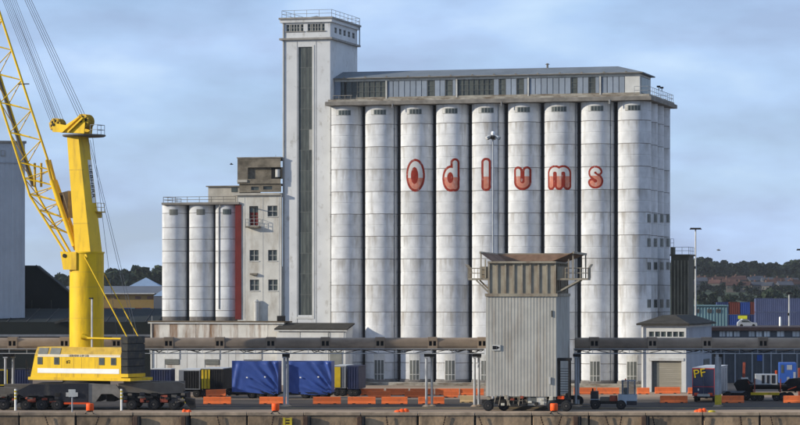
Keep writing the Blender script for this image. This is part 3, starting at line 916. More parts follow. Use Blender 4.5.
# lower block to the left of the tank room
a, b = fr.u(208.2, 3.0), MU0 + 0.3
mb = MB(); zt = fr.z(187.0, a, 3.0); mb.box(a, b, 3.0, MV1, 0, zt)
lw = part('stair_head', mb, M['beige_concrete'], mill)
part('roof_slab', MB().box(a - 0.25, b - 0.3, 2.7, MV1 + 0.1, zt, zt + 0.16), M['slab'], lw)
part('window', MB().box(fr.u(231.5, 3), fr.u(237.5, 3), 2.96, 3.0, zt - 0.75, zt - 0.1), M['glass'], lw)
# loading balcony with hoist
a, b = mu_(247.5), mu_(261.0); zb = mz(226.2)
mb = MB(); mb.box(a, b, MV0 - 1.0, MV0 - 0.01, zb - 0.22, zb, 0.03)
bal = part('balcony', mb, M['old_concrete'], mill)
railing(bal, [(a + 0.05, MV0 - 0.1, zb), (a + 0.05, MV0 - 0.95, zb), (b - 0.05, MV0 - 0.95, zb), (b - 0.05, MV0 - 0.1, zb)], 1.0, 0.7)
mb = MB(); mb.bar((mu_(250), MV0 - 0.02, mz(207)), (mu_(260), MV0 - 1.1, mz(208)), 0.12); part('hoist_beam', mb, M['black'], bal)
mb = MB(); mb.box(a + 0.5, a + 1.5, MV0 - 0.5, MV0 - 0.02, mz(275), mz(273.2)); part('canopy', mb, M['old_concrete'], mill)
mb = MB(); x = mu_(257.5); mb.tube((x, MV0 - 0.45, 8.5), (x, MV0 - 0.45, mz(301.5)), 0.34, 12); mb.tube((x, MV0 - 0.45, mz(301.5)), (x, MV0 - 0.45, mz(299.5)), 0.42, 12, 0.15)
part('flue', mb, M['pale'], mill)

RS2 = 1.74
small = thing('small_silo_row', 'row of three small white silos with a railed slab roof', 'silos', fr.loc, fr.rz)
zb0, zt0 = 8.9, fr.z(204.6, fr.u(190, 0.8), -1.0)
SMV = 1.35
cents = [fr.u(p, SMV) for p in (174.6, 201.7, 228.0)]
rows = [206.4, 213.0, 227.4, 239.2, 251.0, 263.0, 286.6, 299.2, 310.6, 318.4]
zz = [fr.z(y, fr.u(190, -0.8), -0.8) for y in rows]
zz[0], zz[-1] = zt0 - 0.02, zb0 + 0.3
src_c = None; rsrc = {}
for ci, u in enumerate(cents):
    mb = MB(); mb.lathe([(RS2 - 0.035, 0), (RS2 - 0.035, zt0)], 48)
    if src_c is None:
        src_c = s = part('silo', mb, M['silo_joint'], small, (u, SMV, 0))
    else:
        s = again('silo', src_c, small, (u, SMV, 0))
    for k in range(len(zz) - 1):
        z1, z0 = zz[k] - 0.03, zz[k + 1] + 0.03
        h = round(z1 - z0, 3)
        if h not in rsrc:
            mb = MB(); n = 48; prof = [(RS2 - 0.04, 0), (RS2, 0.02), (RS2, h - 0.02), (RS2 - 0.04, h)]
            for q in range(3):
                vs_ = [(r * math.cos(2 * math.pi * i / n), r * math.sin(2 * math.pi * i / n), z) for r, z in prof[q:q + 2] for i in range(n)]
                mb.add(vs_, [[i, (i + 1) % n, (i + 1) % n + n, i + n] for i in range(n)], True)
            rsrc[h] = part('ring', mb, M['silo'], s, (0, 0, z0), random.random() * 6)
        else:
            again('ring', rsrc[h], s, (0, 0, z0), random.random() * 6)
    ac = cam_angle(u, SMV)
    wv = MB(); curved_box(wv, RS2 - 0.02, RS2 + 0.04, ac - 0.42, ac + 0.26, zz[1] - 0.25, zz[1] + 0.55, 5)
    w = part('ventilator', wv, M['louvre'] if ci < 2 else M['win_frame'], s)
    for k in range(4):
        a0 = ac - 0.42 + 0.68 * (k + 0.1) / 4; a1 = ac - 0.42 + 0.68 * (k + 0.9) / 4
        mb = MB(); curved_box(mb, RS2 + 0.041, RS2 + 0.05, a0, a1, zz[1] - 0.18, zz[1] + 0.48, 1); part('slat', mb, M['louvre'] if ci < 2 else M['glass'], w)
    if ci == 2:
        mb = MB(); x, y = (RS2 + 0.1) * math.cos(ac - 0.75), (RS2 + 0.1) * math.sin(ac - 0.75)
        mb.tube((x, y, 10.3), (x, y, zt0 - 0.5), 0.09, 8); mb.tube((x, y, zt0 - 0.5), (x * 0.6, y - 0.3, zt0 - 0.05), 0.09, 8)
        part('down_pipe', mb, M['pipe'], s)
su0, su1 = fr.u(161.8, SMV - RS2 - 0.2), MU0 - 0.05
mb = MB(); mb.box(su0, su1 + 0.4, SMV - RS2 - 0.35, SMV + 6, zt0, zt0 + 0.32, 0.03)
sr = part('roof_slab', mb, M['slab'], small)
railing(sr, [(su0 + 0.2, SMV - RS2 - 0.1, zt0 + 0.3), (su1 - 0.2, SMV - RS2 - 0.1, zt0 + 0.3)], 0.8, 1.9, 0.04, M['slab'])
railing(sr, [(su0 + 0.2, SMV - RS2 - 0.1, zt0 + 0.3), (su0 + 0.2, SMV + 5.5, zt0 + 0.3)], 0.8, 1.9, 0.04, M['slab'])
mb = MB(); mb.box(cents[0], su1, SMV + 0.4, SMV + 6, 0, zt0); part('infill_wall', mb, M['core'], small)
mb = MB(); mb.box(fr.u(235.2, -0.5), fr.u(241.0, -0.5), -0.5, SMV + 0.35, zb0, zt0 - 0.02); part('pier', mb, M['oxide'], small, label='dark red painted pier')

# ---------------------------------------------------------------- low annexes in front of mill and tower
def low_block(name, label, p0, p1, v0, v1, ytop, wallm, roofm, slope=0.0, cut=()):
    t = thing(name, label, 'building', fr.loc, fr.rz)
    a, b = fr.u(p0, v0), fr.u(p1, v0)
    zt = fr.z(ytop, (a + b) / 2, v0)
    mb = MB(); mb.wall(a, b, 0, zt, list(cut), v0, 0.15)
    mb.hexa([(a, v0 + 0.2, 0), (b, v0 + 0.2, 0), (b, v1, 0), (a, v1, 0)], [(a, v0 + 0.2, zt), (b, v0 + 0.2, zt), (b, v1, zt + slope), (a, v1, zt + slope)])
    mb.add([(b, v0, 0), (b, v0 + 0.2, 0), (b, v0 + 0.2, zt), (b, v0, zt)], [[0, 1, 2, 3]])
    mb.add([(a, v0 + 0.2, 0), (a, v0, 0), (a, v0, zt), (a, v0 + 0.2, zt)], [[0, 1, 2, 3]])
    part('wall', mb, wallm, t)
    mb = MB()
    mb.hexa([(a - 0.3, v0 - 0.3, zt), (b + 0.3, v0 - 0.3, zt), (b + 0.3, v1, zt + slope), (a - 0.3, v1, zt + slope)],
            [(a - 0.3, v0 - 0.3, zt + 0.22), (b + 0.3, v0 - 0.3, zt + 0.22), (b + 0.3, v1, zt + slope + 0.22), (a - 0.3, v1, zt + slope + 0.22)])
    ro = part('roof', mb, roofm, t)
    return t, a, b, zt, ro
AV = -4.2
t1, a, b, zt, ro = low_block('annex_building', 'rust-streaked low annex with flat mossy roof below the small silos', 150.5, 283.0, AV, -0.95, 322.6, M['rusty_wall'], M['moss_roof'])
part('eaves_board', MB().box(a - 0.25, b + 0.25, AV - 0.34, AV - 0.302, zt - 0.14, zt + 0.02), M['pale'], ro)
# upper wall sheets (rust runs differ from sheet to sheet) and lower boarding with vents
edges = [151, 170, 196, 210, 222, 238, 255, 268, 283]
for i in range(len(edges) - 1):
    u0, u1 = fr.u(edges[i], AV), fr.u(edges[i + 1], AV)
    part('wall_sheet', MB().box(0, u1 - u0 - 0.05, -0.06, -0.004, 0, 2.6, 0.0), M['rusty_wall'], t1, (u0 + 0.02, AV - random.uniform(0, 0.02), zt - 2.75))
ed = [150.6, 157, 165, 180, 187.5, 197, 205, 220, 229, 236, 244, 262, 283]
for i in range(len(ed) - 1):
    u0, u1 = fr.u(ed[i], AV), fr.u(ed[i + 1], AV)
    proud = 0.18 if ed[i] in (165, 205, 244) else 0.06
    zlo = 3.4 if proud > 0.1 else 0.2
    bo = part('wall_board', MB().box(0, u1 - u0 - 0.07, -proud, -0.004, 0, zt - 2.9 - zlo), M['white_wall'], t1, (u0 + 0.03, AV, zlo))
    if proud > 0.1:
        vt = part('vent', MB().box(0.05, u1 - u0 - 0.1, -0.12, -0.004, -0.75, -0.06), M['dark_frame'], bo)
        for k in range(4):
            part('slat', MB().box(0.1, u1 - u0 - 0.15, -0.16, -0.121, -0.7 + k * 0.16, -0.61 + k * 0.16), M['louvre'], vt)
mb = MB(); u_ = fr.u(152.5, AV); mb.tube((u_, AV - 0.15, 0), (u_, AV - 0.15, zt + 0.9), 0.07, 6); part('down_pipe', mb, M['pipe'], t1)
mb = MB(); u_ = fr.u(280.5, AV + 0.5); mb.box(u_ - 0.45, u_ + 0.35, AV + 0.3, AV + 1.6, zt + 0.2, zt + 0.95); part('roof_hatch', mb, M['black'], ro)
BV = -6.0
t2, a, b, zt, ro = low_block('lean_to', 'white lean-to with dark sloping roof at the foot of the tower', 277.0, 345.5, BV, -2.6, 330.2, M['white_wall'], M['slate'], 0.75)
part('eaves_board', MB().box(a - 0.28, b + 0.28, BV - 0.34, BV - 0.302, zt - 0.14, zt + 0.02), M['pale'], ro)
for p0, p1 in ((279, 300), (301, 328), (330, 344)):
    u0, u1 = fr.u(p0, BV), fr.u(p1, BV)
    part('wall_sheet', MB().box(0, u1 - u0, -0.06, -0.004, 0, 2.0), M['white_wall'], t2, (u0, BV, zt - 2.15))
u0, u1 = fr.u(330.5, BV), fr.u(342, BV)
part('grille', MB().box(u0, u1, BV - 0.1, BV - 0.004, 2.0, 4.6), M['louvre'], t2)
mb = MB(); u_ = fr.u(329, BV); mb.tube((u_, BV - 0.14, 0), (u_, BV - 0.14, zt), 0.06, 6); part('down_pipe', mb, M['pipe'], t2)

# ---------------------------------------------------------------- gatehouse, dark bucket-elevator casing
fg = Frame(PX(686.0, 367.0), 367.0, BA)
gate = thing('gatehouse', 'white gatehouse with dark hipped roof and brown roller door', 'building', fg.loc, fg.rz)
ga = fg.u(641.3, 0); gzt = fg.z(325.2, ga, 0)
gdep = fg.v(711.5, 0.0)
door = (fg.u(651.5), fg.u(681.5), 0.0, fg.z(360.8, -2, 0))
clr = (fg.u(648.5), fg.u(684.5), fg.z(336.8, -2, 0), fg.z(331.6, -2, 0))
mb = MB(); mb.wall(ga, 0, 0, gzt, [door, clr], 0.0, 0.5)
mb.add([(0, 0, 0), (0, gdep, 0), (0, gdep, gzt), (0, 0, gzt)], [[0, 1, 2, 3]])
mb.add([(ga, gdep, 0), (ga, 0, 0), (ga, 0, gzt), (ga, gdep, gzt)], [[0, 1, 2, 3]])
mb.add([(0, gdep, 0), (ga, gdep, 0), (ga, gdep, gzt), (0, gdep, gzt)], [[0, 1, 2, 3]])
part('wall', mb, M['white_wall'], gate)
a, b, c, d = door
do = part('roller_door', MB().box(a + 0.9, b, 0.36, 0.42, 0, d), M['shutter'], gate)
for k in range(16):
    part('slat', MB().box(a + 0.92, b - 0.02, 0.32, 0.359, 0.03 + k * d / 16, (k + 0.86) * d / 16), M['shutter'], do)
part('door_jamb', MB().box(a, a + 0.9, 0.34, 0.44, 0, d), M['dark_frame'], gate)
part('door_head', MB().box(a - 0.35, b + 0.3, -0.1, -0.003, d, d + 0.35), M['pale'], gate)
a, b, c, d = clr
w = part('clerestory', MB().box(a, b, 0.2, 0.3, c, d), M['glass'], gate)
for i in range(7):
    x = a + (b - a) * i / 6
    part('mullion', MB().box(x - 0.07, x + 0.07, 0.02, 0.199, c, d), M['pale'], w)
mb = MB(); mb.tube((ga + 0.25, -0.12, 0), (ga + 0.25, -0.12, gzt - 0.1), 0.08, 8); part('down_pipe', mb, M['white_wall'], gate)
M['shade_blue'] = mat('blue_grey_shade_tone', (0.33, 0.35, 0.38), 0.85, 0.12, 0.5, dirt=(0.2, 0.2, 0.2), dirt_amt=0.5)
part('shaded_side_sheet', MB().box(0.004, 0.05, 0.5, gdep - 0.2, 0.2, gzt - 0.3), M['shade_blue'], gate)  # blue-grey sheet colours the shade onto the gatehouse's right side
for v in (10.5, 13.5, 16.5):
    w = part('window', MB().box(0.051, 0.1, v, v + 1.7, 4.9, 6.3), M['win_frame'], gate)
    part('pane', MB().box(0.101, 0.115, v + 0.1, v + 1.6, 5.0, 6.2), M['glass'], w)
dv = part('side_door', MB().box(0.051, 0.12, 13.0, 17.5, 0.0, 3.9), M['dark_frame'], gate)
mb = MB(); o_ = 0.55; zr0 = gzt; zr1 = gzt + 1.25; mu2 = ga / 2
mb.add([(ga - o_, -o_, zr0), (o_, -o_, zr0), (o_, gdep + o_, zr0), (ga - o_, gdep + o_, zr0), (ga - o_, -o_, zr0 + 0.22), (o_, -o_, zr0 + 0.22), (o_, gdep + o_, zr0 + 0.22), (ga - o_, gdep + o_, zr0 + 0.22), (mu2 - 0.8, 4.0, zr1), (mu2 + 0.8, 4.0, zr1), (mu2 + 0.8, gdep - 3, zr1), (mu2 - 0.8, gdep - 3, zr1)],
       [[3, 2, 1, 0], [0, 1, 5, 4], [1, 2, 6, 5], [2, 3, 7, 6], [3, 0, 4, 7], [4, 5, 9, 8], [5, 6, 10, 9], [6, 7, 11, 10], [7, 4, 8, 11], [8, 9, 10, 11]])
part('roof', mb, M['slate'], gate)

M['rib_clad'] = mat('faded_rib_cladding', (0.22, 0.20, 0.14), 0.7, 0.25, 0.6)
el = thing('elevator_casing', 'dark ribbed elevator casing with railed top beside the silos', 'elevator', fr.loc, fr.rz)
EV = 4.5
e0, e1 = fr.u(671.0, EV), fr.u(688.6, EV)
ezt = fr.z(256.0, e0, EV)
mb = MB(); mb.box(e0, e1, EV, EV + 4, 0, ezt); bd = part('casing', mb, M['dark_clad'], el)
for i in range(6):
    x = e0 + 0.02 + (e1 - e0 - 0.1) * i / 5
    part('rib', MB().box(x - 0.04, x + 0.1, EV - 0.16, EV - 0.002, 0, ezt - 0.6), M['rib_clad'], bd)
part('cap', MB().box(e0 - 0.12, e1 + 0.2, EV - 0.25, EV + 4.2, ezt, ezt + 0.22), M['dark_clad'], el)
railing(el, [(e0 + 0.6, EV - 0.1, ezt + 0.2), (e1 + 0.05, EV - 0.1, ezt + 0.2), (e1 + 0.05, EV + 4, ezt + 0.2)], 1.0, 1.2, 0.03)
mb = MB(); mb.box(e0 - 0.1, e0 + 0.32, EV + 0.1, EV + 1.5, ezt + 0.222, fr.z(247, e0, EV)); part('head_box', mb, M['dark_clad'], el)
railing(el, [(e0 - 0.1, EV + 0.15, fr.z(247, e0, EV)), (e0 + 0.35, EV + 0.15, fr.z(247, e0, EV))], 1.1, 0.4, 0.03)

# ---------------------------------------------------------------- conveyor gantry along the quay
DC = 322.0
CXP = lambda px: PX(px, DC)
M['conv'] = mat('conveyor_casing', (0.28, 0.215, 0.155), 0.75, 0.22, 0.4, dirt=(0.10, 0.07, 0.05), dirt_amt=0.7, dscale=0.5, dstretch=(0.4, 1, 1.5), rand=0.2, spec=0.3)
M['conv_grey'] = mat('conveyor_casing_grey', (0.15, 0.15, 0.15), 0.75, 0.2, 0.4, dirt=(0.11, 0.08, 0.06), dirt_amt=0.6, dscale=0.5, dstretch=(0.4, 1, 1.5), rand=0.2)
M['steel'] = mat('galvanised_post', (0.36, 0.37, 0.38), 0.6, 0.15, 1.0, dirt=(0.22, 0.18, 0.13), dirt_amt=0.4, dscale=1.5)
M['rim_dull'] = mat('dull_wheel_rim', (0.10, 0.09, 0.08), 0.7, 0.3, 2)
M['dark_steel'] = mat('dark_steelwork', (0.026, 0.024, 0.022), 0.7, 0.25, 1.0)
zc1, zc0 = PZ(337.6, DC), PZ(348.4, DC)
zm, hr = (zc1 + zc0) / 2, (zc1 - zc0) / 2
zt_, zb_ = zc0 - 0.06, PZ(353.4, DC)
def duct(conv, x0, x1, m):
    mb = MB(); n = 10; prof = []
    for i in range(n):                              # flat-bottomed, round-topped casing
        a = math.pi * i / (n - 1)
        prof.append((-math.cos(a) * 0.72, zm + hr * 0.1 + math.sin(a) * hr * 0.9))
    prof += [(0.72, zc0 + 0.3), (0.6, zc0), (-0.6, zc0), (-0.72, zc0 + 0.3)]
    mb.prism_yz(prof[::-1], x0, x1)
    return part('tube_section', mb, m, conv)
def gantry(label, joints, grey, ends, legs):
    conv = thing('conveyor_gantry', label, 'conveyor', (0, DC, 0), 0, 'conveyor runs along the quay')
    for i in range(len(joints) - 1):
        duct(conv, CXP(joints[i]) + 0.5, CXP(joints[i + 1]) - 0.5, M['conv_grey'] if i in grey else M['conv'])
    if ends[0] > 500:
        duct(conv, CXP(ends[0] + 1), CXP(joints[0]) - 0.5, M['conv'])
    for j in joints:
        x = CXP(j)
        mb = MB(); mb.box(x - 0.52, x + 0.52, -0.78, 0.78, zc0 + 0.02, zc0 + 0.3); mb.box(x - 0.52, x + 0.52, -0.78, 0.78, zc1 - 0.36, zc1 + 0.06)
        for dx in (-0.46, 0.0, 0.46):
            mb.box(x + dx - 0.07, x + dx + 0.07, -0.76, 0.76, zc0 + 0.29, zc1 - 0.35)
        cp = part('coupling', mb, M['conv'], conv)
        part('inner_casing', MB().box(x - 0.4, x + 0.4, -0.6, 0.6, zc0 + 0.3, zc1 - 0.36), M['black'], cp)
    x0, x1 = CXP(ends[0]), CXP(ends[1])
    mb = MB()
    for y in (-0.75, 0.75):
        mb.tube((x0, y, zb_), (x1, y, zb_), 0.055, 6)
        mb.tube((x0, y, zt_), (x1, y, zt_), 0.05, 6)
    n = int((x1 - x0) / 1.9)
    for i in range(n + 1):
        q = x0 + (x1 - x0) * i / n
        mb.tube((q, -0.75, zb_), (q, 0.75, zb_), 0.035, 5); mb.tube((q, -0.75, zb_), (q, -0.75, zt_), 0.03, 5)
    tr = part('truss', mb, M['steel'], conv)
    rj = random.Random(int(ends[0]))
    for i in range(n):
        a, c = x0 + (x1 - x0) * i / n, x0 + (x1 - x0) * (i + 1) / n
        if rj.random() < 0.75:
            up = rj.random() < 0.5
            part('brace', MB().tube((a, -0.75, zb_ if up else zt_), (c, -0.75, zt_ if up else zb_), 0.04, 5), M['dark_steel'], tr)
        if rj.random() < 0.5:                        # slack hoses slung under the tube
            pts = [Vector((a + (c - a) * k / 6, -0.55, zt_ - 0.05 - 0.42 * rj.random() * math.sin(math.pi * k / 6))) for k in range(7)]
            mb = MB()
            for k in range(6):
                mb.tube(pts[k], pts[k + 1], 0.045, 5)
            part('hose', mb, M['dark_steel'], tr)
    part('cable_tray', MB().box(x0, x1, -0.35, 0.35, zt_ - 0.16, zt_ - 0.02), M['conv'], conv)
    for p0, p1 in legs:
        pw = 0.14 if p0 < 700 else 0.24
        for k, p in enumerate((p0, p1)):
            x = CXP(p); y = -0.45 + 0.9 * k
            mb = MB(); mb.tube((x, y, 0.0), (x, y, zb_ + 0.02), pw, 12); mb.box(x - 0.24, x + 0.24, y - 0.24, y + 0.24, zb_ - 0.5, zb_ - 0.38)
            lg = part('leg', mb, M['steel'], conv)
            part('footing', MB().tube((x, y, 0.0), (x, y, 0.2), 0.5, 14, 0.24), M['coping'], lg)
            if p0 > 700:
                part('yellow_sleeve', MB().tube((x, y, 0.2), (x, y, 1.3), pw + 0.02, 12), M['yellow_paint'], lg)
        part('crosshead', MB().box(CXP(p0) - 0.25, CXP(p1) + 0.25, -0.6, 0.6, zb_ - 0.36, zb_ - 0.06), M['dark_steel'], conv)
gantry('long overhead conveyor tube on steel legs running left of the hopper', [-38, 13, 65, 117, 169, 220, 271, 325.5, 380, 432.5, 482], (), (-60, 484), ((6, 12.5), (284.6, 287.4), (426.4, 432.0), (474.5, 479.0)))
gantry('dark overhead conveyor tube running right from the hopper to the picture edge', [594, 652, 706.5, 762.5, 820], (), (574, 830), ((575.5, 578.5), (716.6, 719.6)))

# ---------------------------------------------------------------- mobile dock hopper
M['hop_sheet'] = mat('hopper_sheeting', (0.47, 0.45, 0.395), 0.65, 0.12, 0.5, dirt=(0.22, 0.15, 0.09), dirt_amt=0.7, dscale=0.9, dstretch=(1, 1, 0.12), dlo=0.5, dhi=0.78, bump=0.3, bscale=0.8)
M['hop_steel'] = mat('hopper_tan_steel', (0.36, 0.315, 0.235), 0.75, 0.18, 0.7, dirt=(0.13, 0.065, 0.035), dirt_amt=0.85, dscale=0.7, dstretch=(1, 1, 0.35), dlo=0.46)
M['hop_rust'] = mat('hopper_inner_rust', (0.20, 0.12, 0.075), 0.9, 0.35, 0.8)
fh = Frame(PX(486.0, 309.5), 309.5, 8.6)
hop = thing('dock_hopper', 'tall tan dockside hopper clad in ribbed sheeting on rubber tyres', 'hopper', fh.loc, fh.rz)
HU = fh.u(556.6, 0.0); HV = fh.v(569.5, HU)
hz0, hz1 = fh.z(396.5, HU / 2, 0), fh.z(295.0, HU / 2, 0)
def corrugated(mb, u0, u1, z0, z1, T, pitch=0.34, d=0.018):
    n = int(round((u1 - u0) / pitch)); p = (u1 - u0) / n
    line = []
    for i in range(n):
        a = u0 + i * p
        line += [(a, 0.0), (a + 0.42 * p, 0.0), (a + 0.55 * p, -d), (a + 0.87 * p, -d)]
    line.append((u1, 0.0))
    for i in range(len(line) - 1):
        (a, e), (b, f) = line[i], line[i + 1]
        mb.add([T(a, e, z0), T(b, f, z0), T(b, f, z1), T(a, e, z1)], [[0, 1, 2, 3]])
ID = lambda a, b, c: (a, b, c)
mb = MB(); mb.box(0.02, HU - 0.02, 0.02, HV - 0.02, hz0 + 0.05, hz1)
sh = part('casing', mb, M['hop_sheet'], hop)
mb = MB(); corrugated(mb, 0, HU, hz0, hz1, ID); part('front_sheeting', mb, M['hop_sheet'], sh)
mb = MB(); corrugated(mb, 0, HV, hz0, hz1, lambda a, b, c: (HU - b, a, c)); part('side_sheeting', mb, M['hop_sheet'], sh)
mb = MB(); corrugated(mb, 0, HV, hz0, hz1, lambda a, b, c: (b, HV - a, c)); part('side_sheeting', mb, M['hop_sheet'], sh)
x = fh.u(495.5 , 0); z = fh.z(347.5, 1, 0)
mb = MB(); mb.box(x - 0.35, x + 0.55, -0.14, -0.062, z - 0.32, z + 0.28); sg = part('notice', mb, M['pale'], sh)
part('notice_print', MB().box(x - 0.3, x + 0.12, -0.15, -0.141, z - 0.2, z + 0.18), M['black'], sg)
part('notice_arrow', MB().prism_xz([(x + 0.15, z - 0.2), (x + 0.5, z), (x + 0.15, z + 0.16)], -0.15, -0.141), M['black'], sg)
x = fh.u(552, 0); mb = MB(); mb.box(x - 0.05, x + 0.05, -0.12, -0.06, fh.z(317, 7, 0), fh.z(310.5, 7, 0)); part('hinge', mb, M['black'], sh)
mb = MB(); x = fh.u(549, 0); mb.box(x - 0.03, x + 0.18, -0.2, -0.062, fh.z(384, 7, 0), fh.z(377, 7, 0)); part('lamp_bracket', mb, M['pale'], sh)
# upper bin with stiffening ribs, sloping mouth
bz0, bz1 = fh.z(294.6, 3, 0), fh.z(262.2, 3, 0)
b0, b1 = fh.u(488.6, -0.1), fh.u(555.0, -0.1)
mb = MB(); mb.box(b0 + 0.1, b1 - 0.1, 0.15, HV - 0.15, hz1, bz1 - 0.02)
bin_ = part('bin', mb, M['hop_steel'], hop)
for i in range(9):
    xx = b0 + (b1 - b0) * i / 8
    part('rib', MB().box(xx - 0.09, xx + 0.09, 0.03, 0.148, hz1 + 0.02, bz1 - 0.1), M['hop_steel'], bin_)
for k in range(8):
    yy = 0.3 + (HV - 0.6) * k / 7
    part('rib', MB().box(b1 - 0.099, b1 + 0.05, yy - 0.08, yy + 0.08, hz1 + 0.02, bz1 - 0.1), M['hop_steel'], bin_)
part('rim_beam', MB().box(b0 - 0.1, b1 + 0.1, -0.2, HV + 0.1, bz1 - 0.1, bz1 + 0.1), M['hop_steel'], bin_)
part('base_beam', MB().box(-0.1, HU + 0.1, -0.16, HV + 0.1, hz1 - 0.16, hz1 + 0.16), M['hop_steel'], bin_)
pz_m = fh.z(278.2, 3, 0)
# flared mouth: four sloping plates, thin and open at the top
mz0 = bz1 + 0.1; mz1 = fh.z(252.6, 3, -1)
i0, i1, j0_, j1_ = b0 + 0.3, b1 - 0.3, 0.3, HV - 0.4
o0, o1, q0, q1 = fh.u(480.6, 0.5), fh.u(574.0, 0.5), -0.1, HV + 1.0
def plate(mb, p):
    n = (Vector(p[1]) - Vector(p[0])).cross(Vector(p[3]) - Vector(p[0])).normalized() * 0.06
    mb.hexa(p, [Vector(a) + n for a in p])
for nm, pts in (('mouth_plate', [(i0, j1_, mz0), (i1, j1_, mz0), (o1, q1, mz1), (o0, q1, mz1)]),
                ('mouth_plate', [(i0, j0_, mz0), (i0, j1_, mz0), (o0, q1, mz1), (o0, q0, mz1)]),
                ('mouth_plate', [(i1, j1_, mz0), (i1, j0_, mz0), (o1, q0, mz1), (o1, q1, mz1)])):
    mb = MB(); plate(mb, pts); part(nm, mb, M['hop_rust'], bin_)
part('mouth_rim', MB().box(o0 - 0.05, o0 + 0.1, q0, q1, mz1 - 0.1, mz1 + 0.14), M['hop_steel'], bin_)
part('mouth_rim', MB().box(o1 - 0.1, o1 + 0.05, q0, q1, mz1 - 0.1, mz1 + 0.14), M['hop_steel'], bin_)
part('mouth_rim', MB().box(o0, o1, q1 - 0.05, q1 + 0.1, mz1 - 0.05, mz1 + 0.16), M['hop_steel'], bin_)
for u_ in (o0 + 0.08, o0 + 0.55, o1 - 0.55, o1 - 0.08):
    part('mouth_stay', MB().box(u_ - 0.07, u_ + 0.07, q0 + 0.25, q0 + 0.39, pz_m, mz1 - (0.12 if u_ in (o0 + 0.08, o1 - 0.08) else 0.7)), M['hop_steel'], bin_)
    part('mouth_stay', MB().box(u_ - 0.07, u_ + 0.07, q1 - 0.2, q1 - 0.06, pz_m, mz1 - 0.06), M['hop_steel'], bin_)
# side platforms with brackets and railings
pz = fh.z(278.2, 3, 0)
for sgn, (pa, pb) in ((-1, (fh.u(468.8, 1.0), b0 - 0.02)), (1, (b1 + 0.16, fh.u(588.5, 1.0)))):
    po = part('platform', MB().box(pa, pb, 0.2, 3.6, pz - 0.2, pz), M['hop_steel'], hop)
    outer = pa if sgn < 0 else pb; inner = pb if sgn < 0 else pa
    for y in (0.3, 3.3):
        part('bracket', MB().bar((outer - sgn * 0.9, y, pz - 0.2), (inner, y, hz1 + 0.25), 0.16), M['hop_steel'], po)
    rl = [(inner + sgn * 0.9, 0.3, pz), (outer, 0.3, pz), (outer, 3.5, pz), (inner + sgn * 0.9, 3.5, pz)]
    railing(po, rl, 1.1, 0.8, 0.035, M['hop_steel'], (0.98, 0.5))
    for k in range(3):
        y = 0.4 + k * 1.2
        part('lamp_arm', MB().bar((outer, y, pz + 1.05), (outer + sgn * 0.32, y, pz + 1.5), 0.07), M['hop_steel'], po)
    part('skirt_panel', MB().box(min(inner, inner + sgn * 1.0), max(inner, inner + sgn * 1.0), 0.5, 3.3, pz + 0.002, pz + 1.25), M['hop_steel'], po)
# chassis, tyres
zg = 1.15
mb = MB(); mb.box(-0.5, HU + 1.2, 0.35, 0.75, 0.75, 1.2); mb.box(-0.5, HU + 1.2, HV - 0.75, HV - 0.35, 0.75, 1.2)
for u_ in (0.3, HU - 0.3):
    mb.box(u_ - 0.2, u_ + 0.2, 0.75, HV - 0.75, 0.8, 1.15)
part('chassis', mb, M['dark_steel'], hop)
for u_ in (0.25, HU - 0.25):
    for y in (0.3, HV - 0.3):
        part('leg', MB().box(u_ - 0.16, u_ + 0.16, y - 0.16, y + 0.16, 1.2, hz0 + 0.3), M['hop_steel'], hop)
def wheel(parent, x, y, r, w, mt=None, rim=None):
    """wheel standing on the ground with its axle along y"""
    mb = MB(); mb.lathe([(r * 0.62, -w / 2), (r * 0.93, -w / 2), (r, -w * 0.36), (r, w * 0.36), (r * 0.93, w / 2), (r * 0.62, w / 2)], 24, True, 'y', (0, 0, 0))
    t = part('wheel', mb, mt or M['rubber'], parent, (x, y, r))
    mb = MB(); mb.lathe([(r * 0.6, -w * 0.40), (r * 0.52, -w * 0.52), (r * 0.3, -w * 0.38), (r * 0.14, -w * 0.54)], 16, True, 'y')
    part('rim', mb, rim or M['rim_dull'], t)
    return t
for p in (488.6, 503.0):
    wheel(hop, fh.u(p, 0.1), -0.1 if p < 490 else 0.9, 0.58, 0.5)
for p in (553.0, 566.5):
    wheel(hop, fh.u(p, 0.1), 0.05, 0.58, 0.5)
for u_ in (0.3, 1.9, HU - 0.4, HU + 1.0):
    wheel(hop, u_, HV - 0.1, 0.58, 0.5)
mb = MB(); c0 = fh.u(528, 0.6); c1 = fh.u(547, 0.6); mb.box(c0, c1, 0.2, 1.4, 0.62, 2.0, 0.04)
M['machine_white'] = mat('machine_cream_paint', (0.48, 0.45, 0.37), 0.6, 0.15, 1.0, dirt=(0.2, 0.13, 0.08), dirt_amt=0.6, dscale=1.2)
en = part('power_pack', mb, M['machine_white'], hop)
part('louvre_panel', MB().box(c0 + 0.3, c0 + 0.9, 0.17, 0.199, 0.9, 1.6), M['dark_frame'], en)
part('panel_door', MB().box(c0 + 1.1, c0 + 1.8, 0.17, 0.199, 0.75, 1.8), M['pale'], en)
mb = MB(); mb.hexa([(c1 + 0.05, 0.3, 0.7), (c1 + 0.7, 0.3, 0.7), (c1 + 0.7, 1.2, 0.7), (c1 + 0.05, 1.2, 0.7)], [(c1 + 0.5, 0.3, 2.3), (c1 + 1.0, 0.3, 2.3), (c1 + 1.0, 1.2, 2.3), (c1 + 0.5, 1.2, 2.3)])
part('chute', mb, M['machine_white'], hop)
railing(hop, [(fh.u(509, 0), 0.1, 0.75), (fh.u(527, 0), 0.1, 0.75)], 1.1, 0.5, 0.035, M['hop_steel'], (1.0, 0.66, 0.33))
part('walk_plate', MB().box(fh.u(506, 0), c0 - 0.05, -0.05, 1.2, 0.62, 0.75), M['dark_steel'], hop)
M['red_plastic'] = mat('orange_red_plastic', (0.75, 0.09, 0.02), 0.5, 0.08, 2)
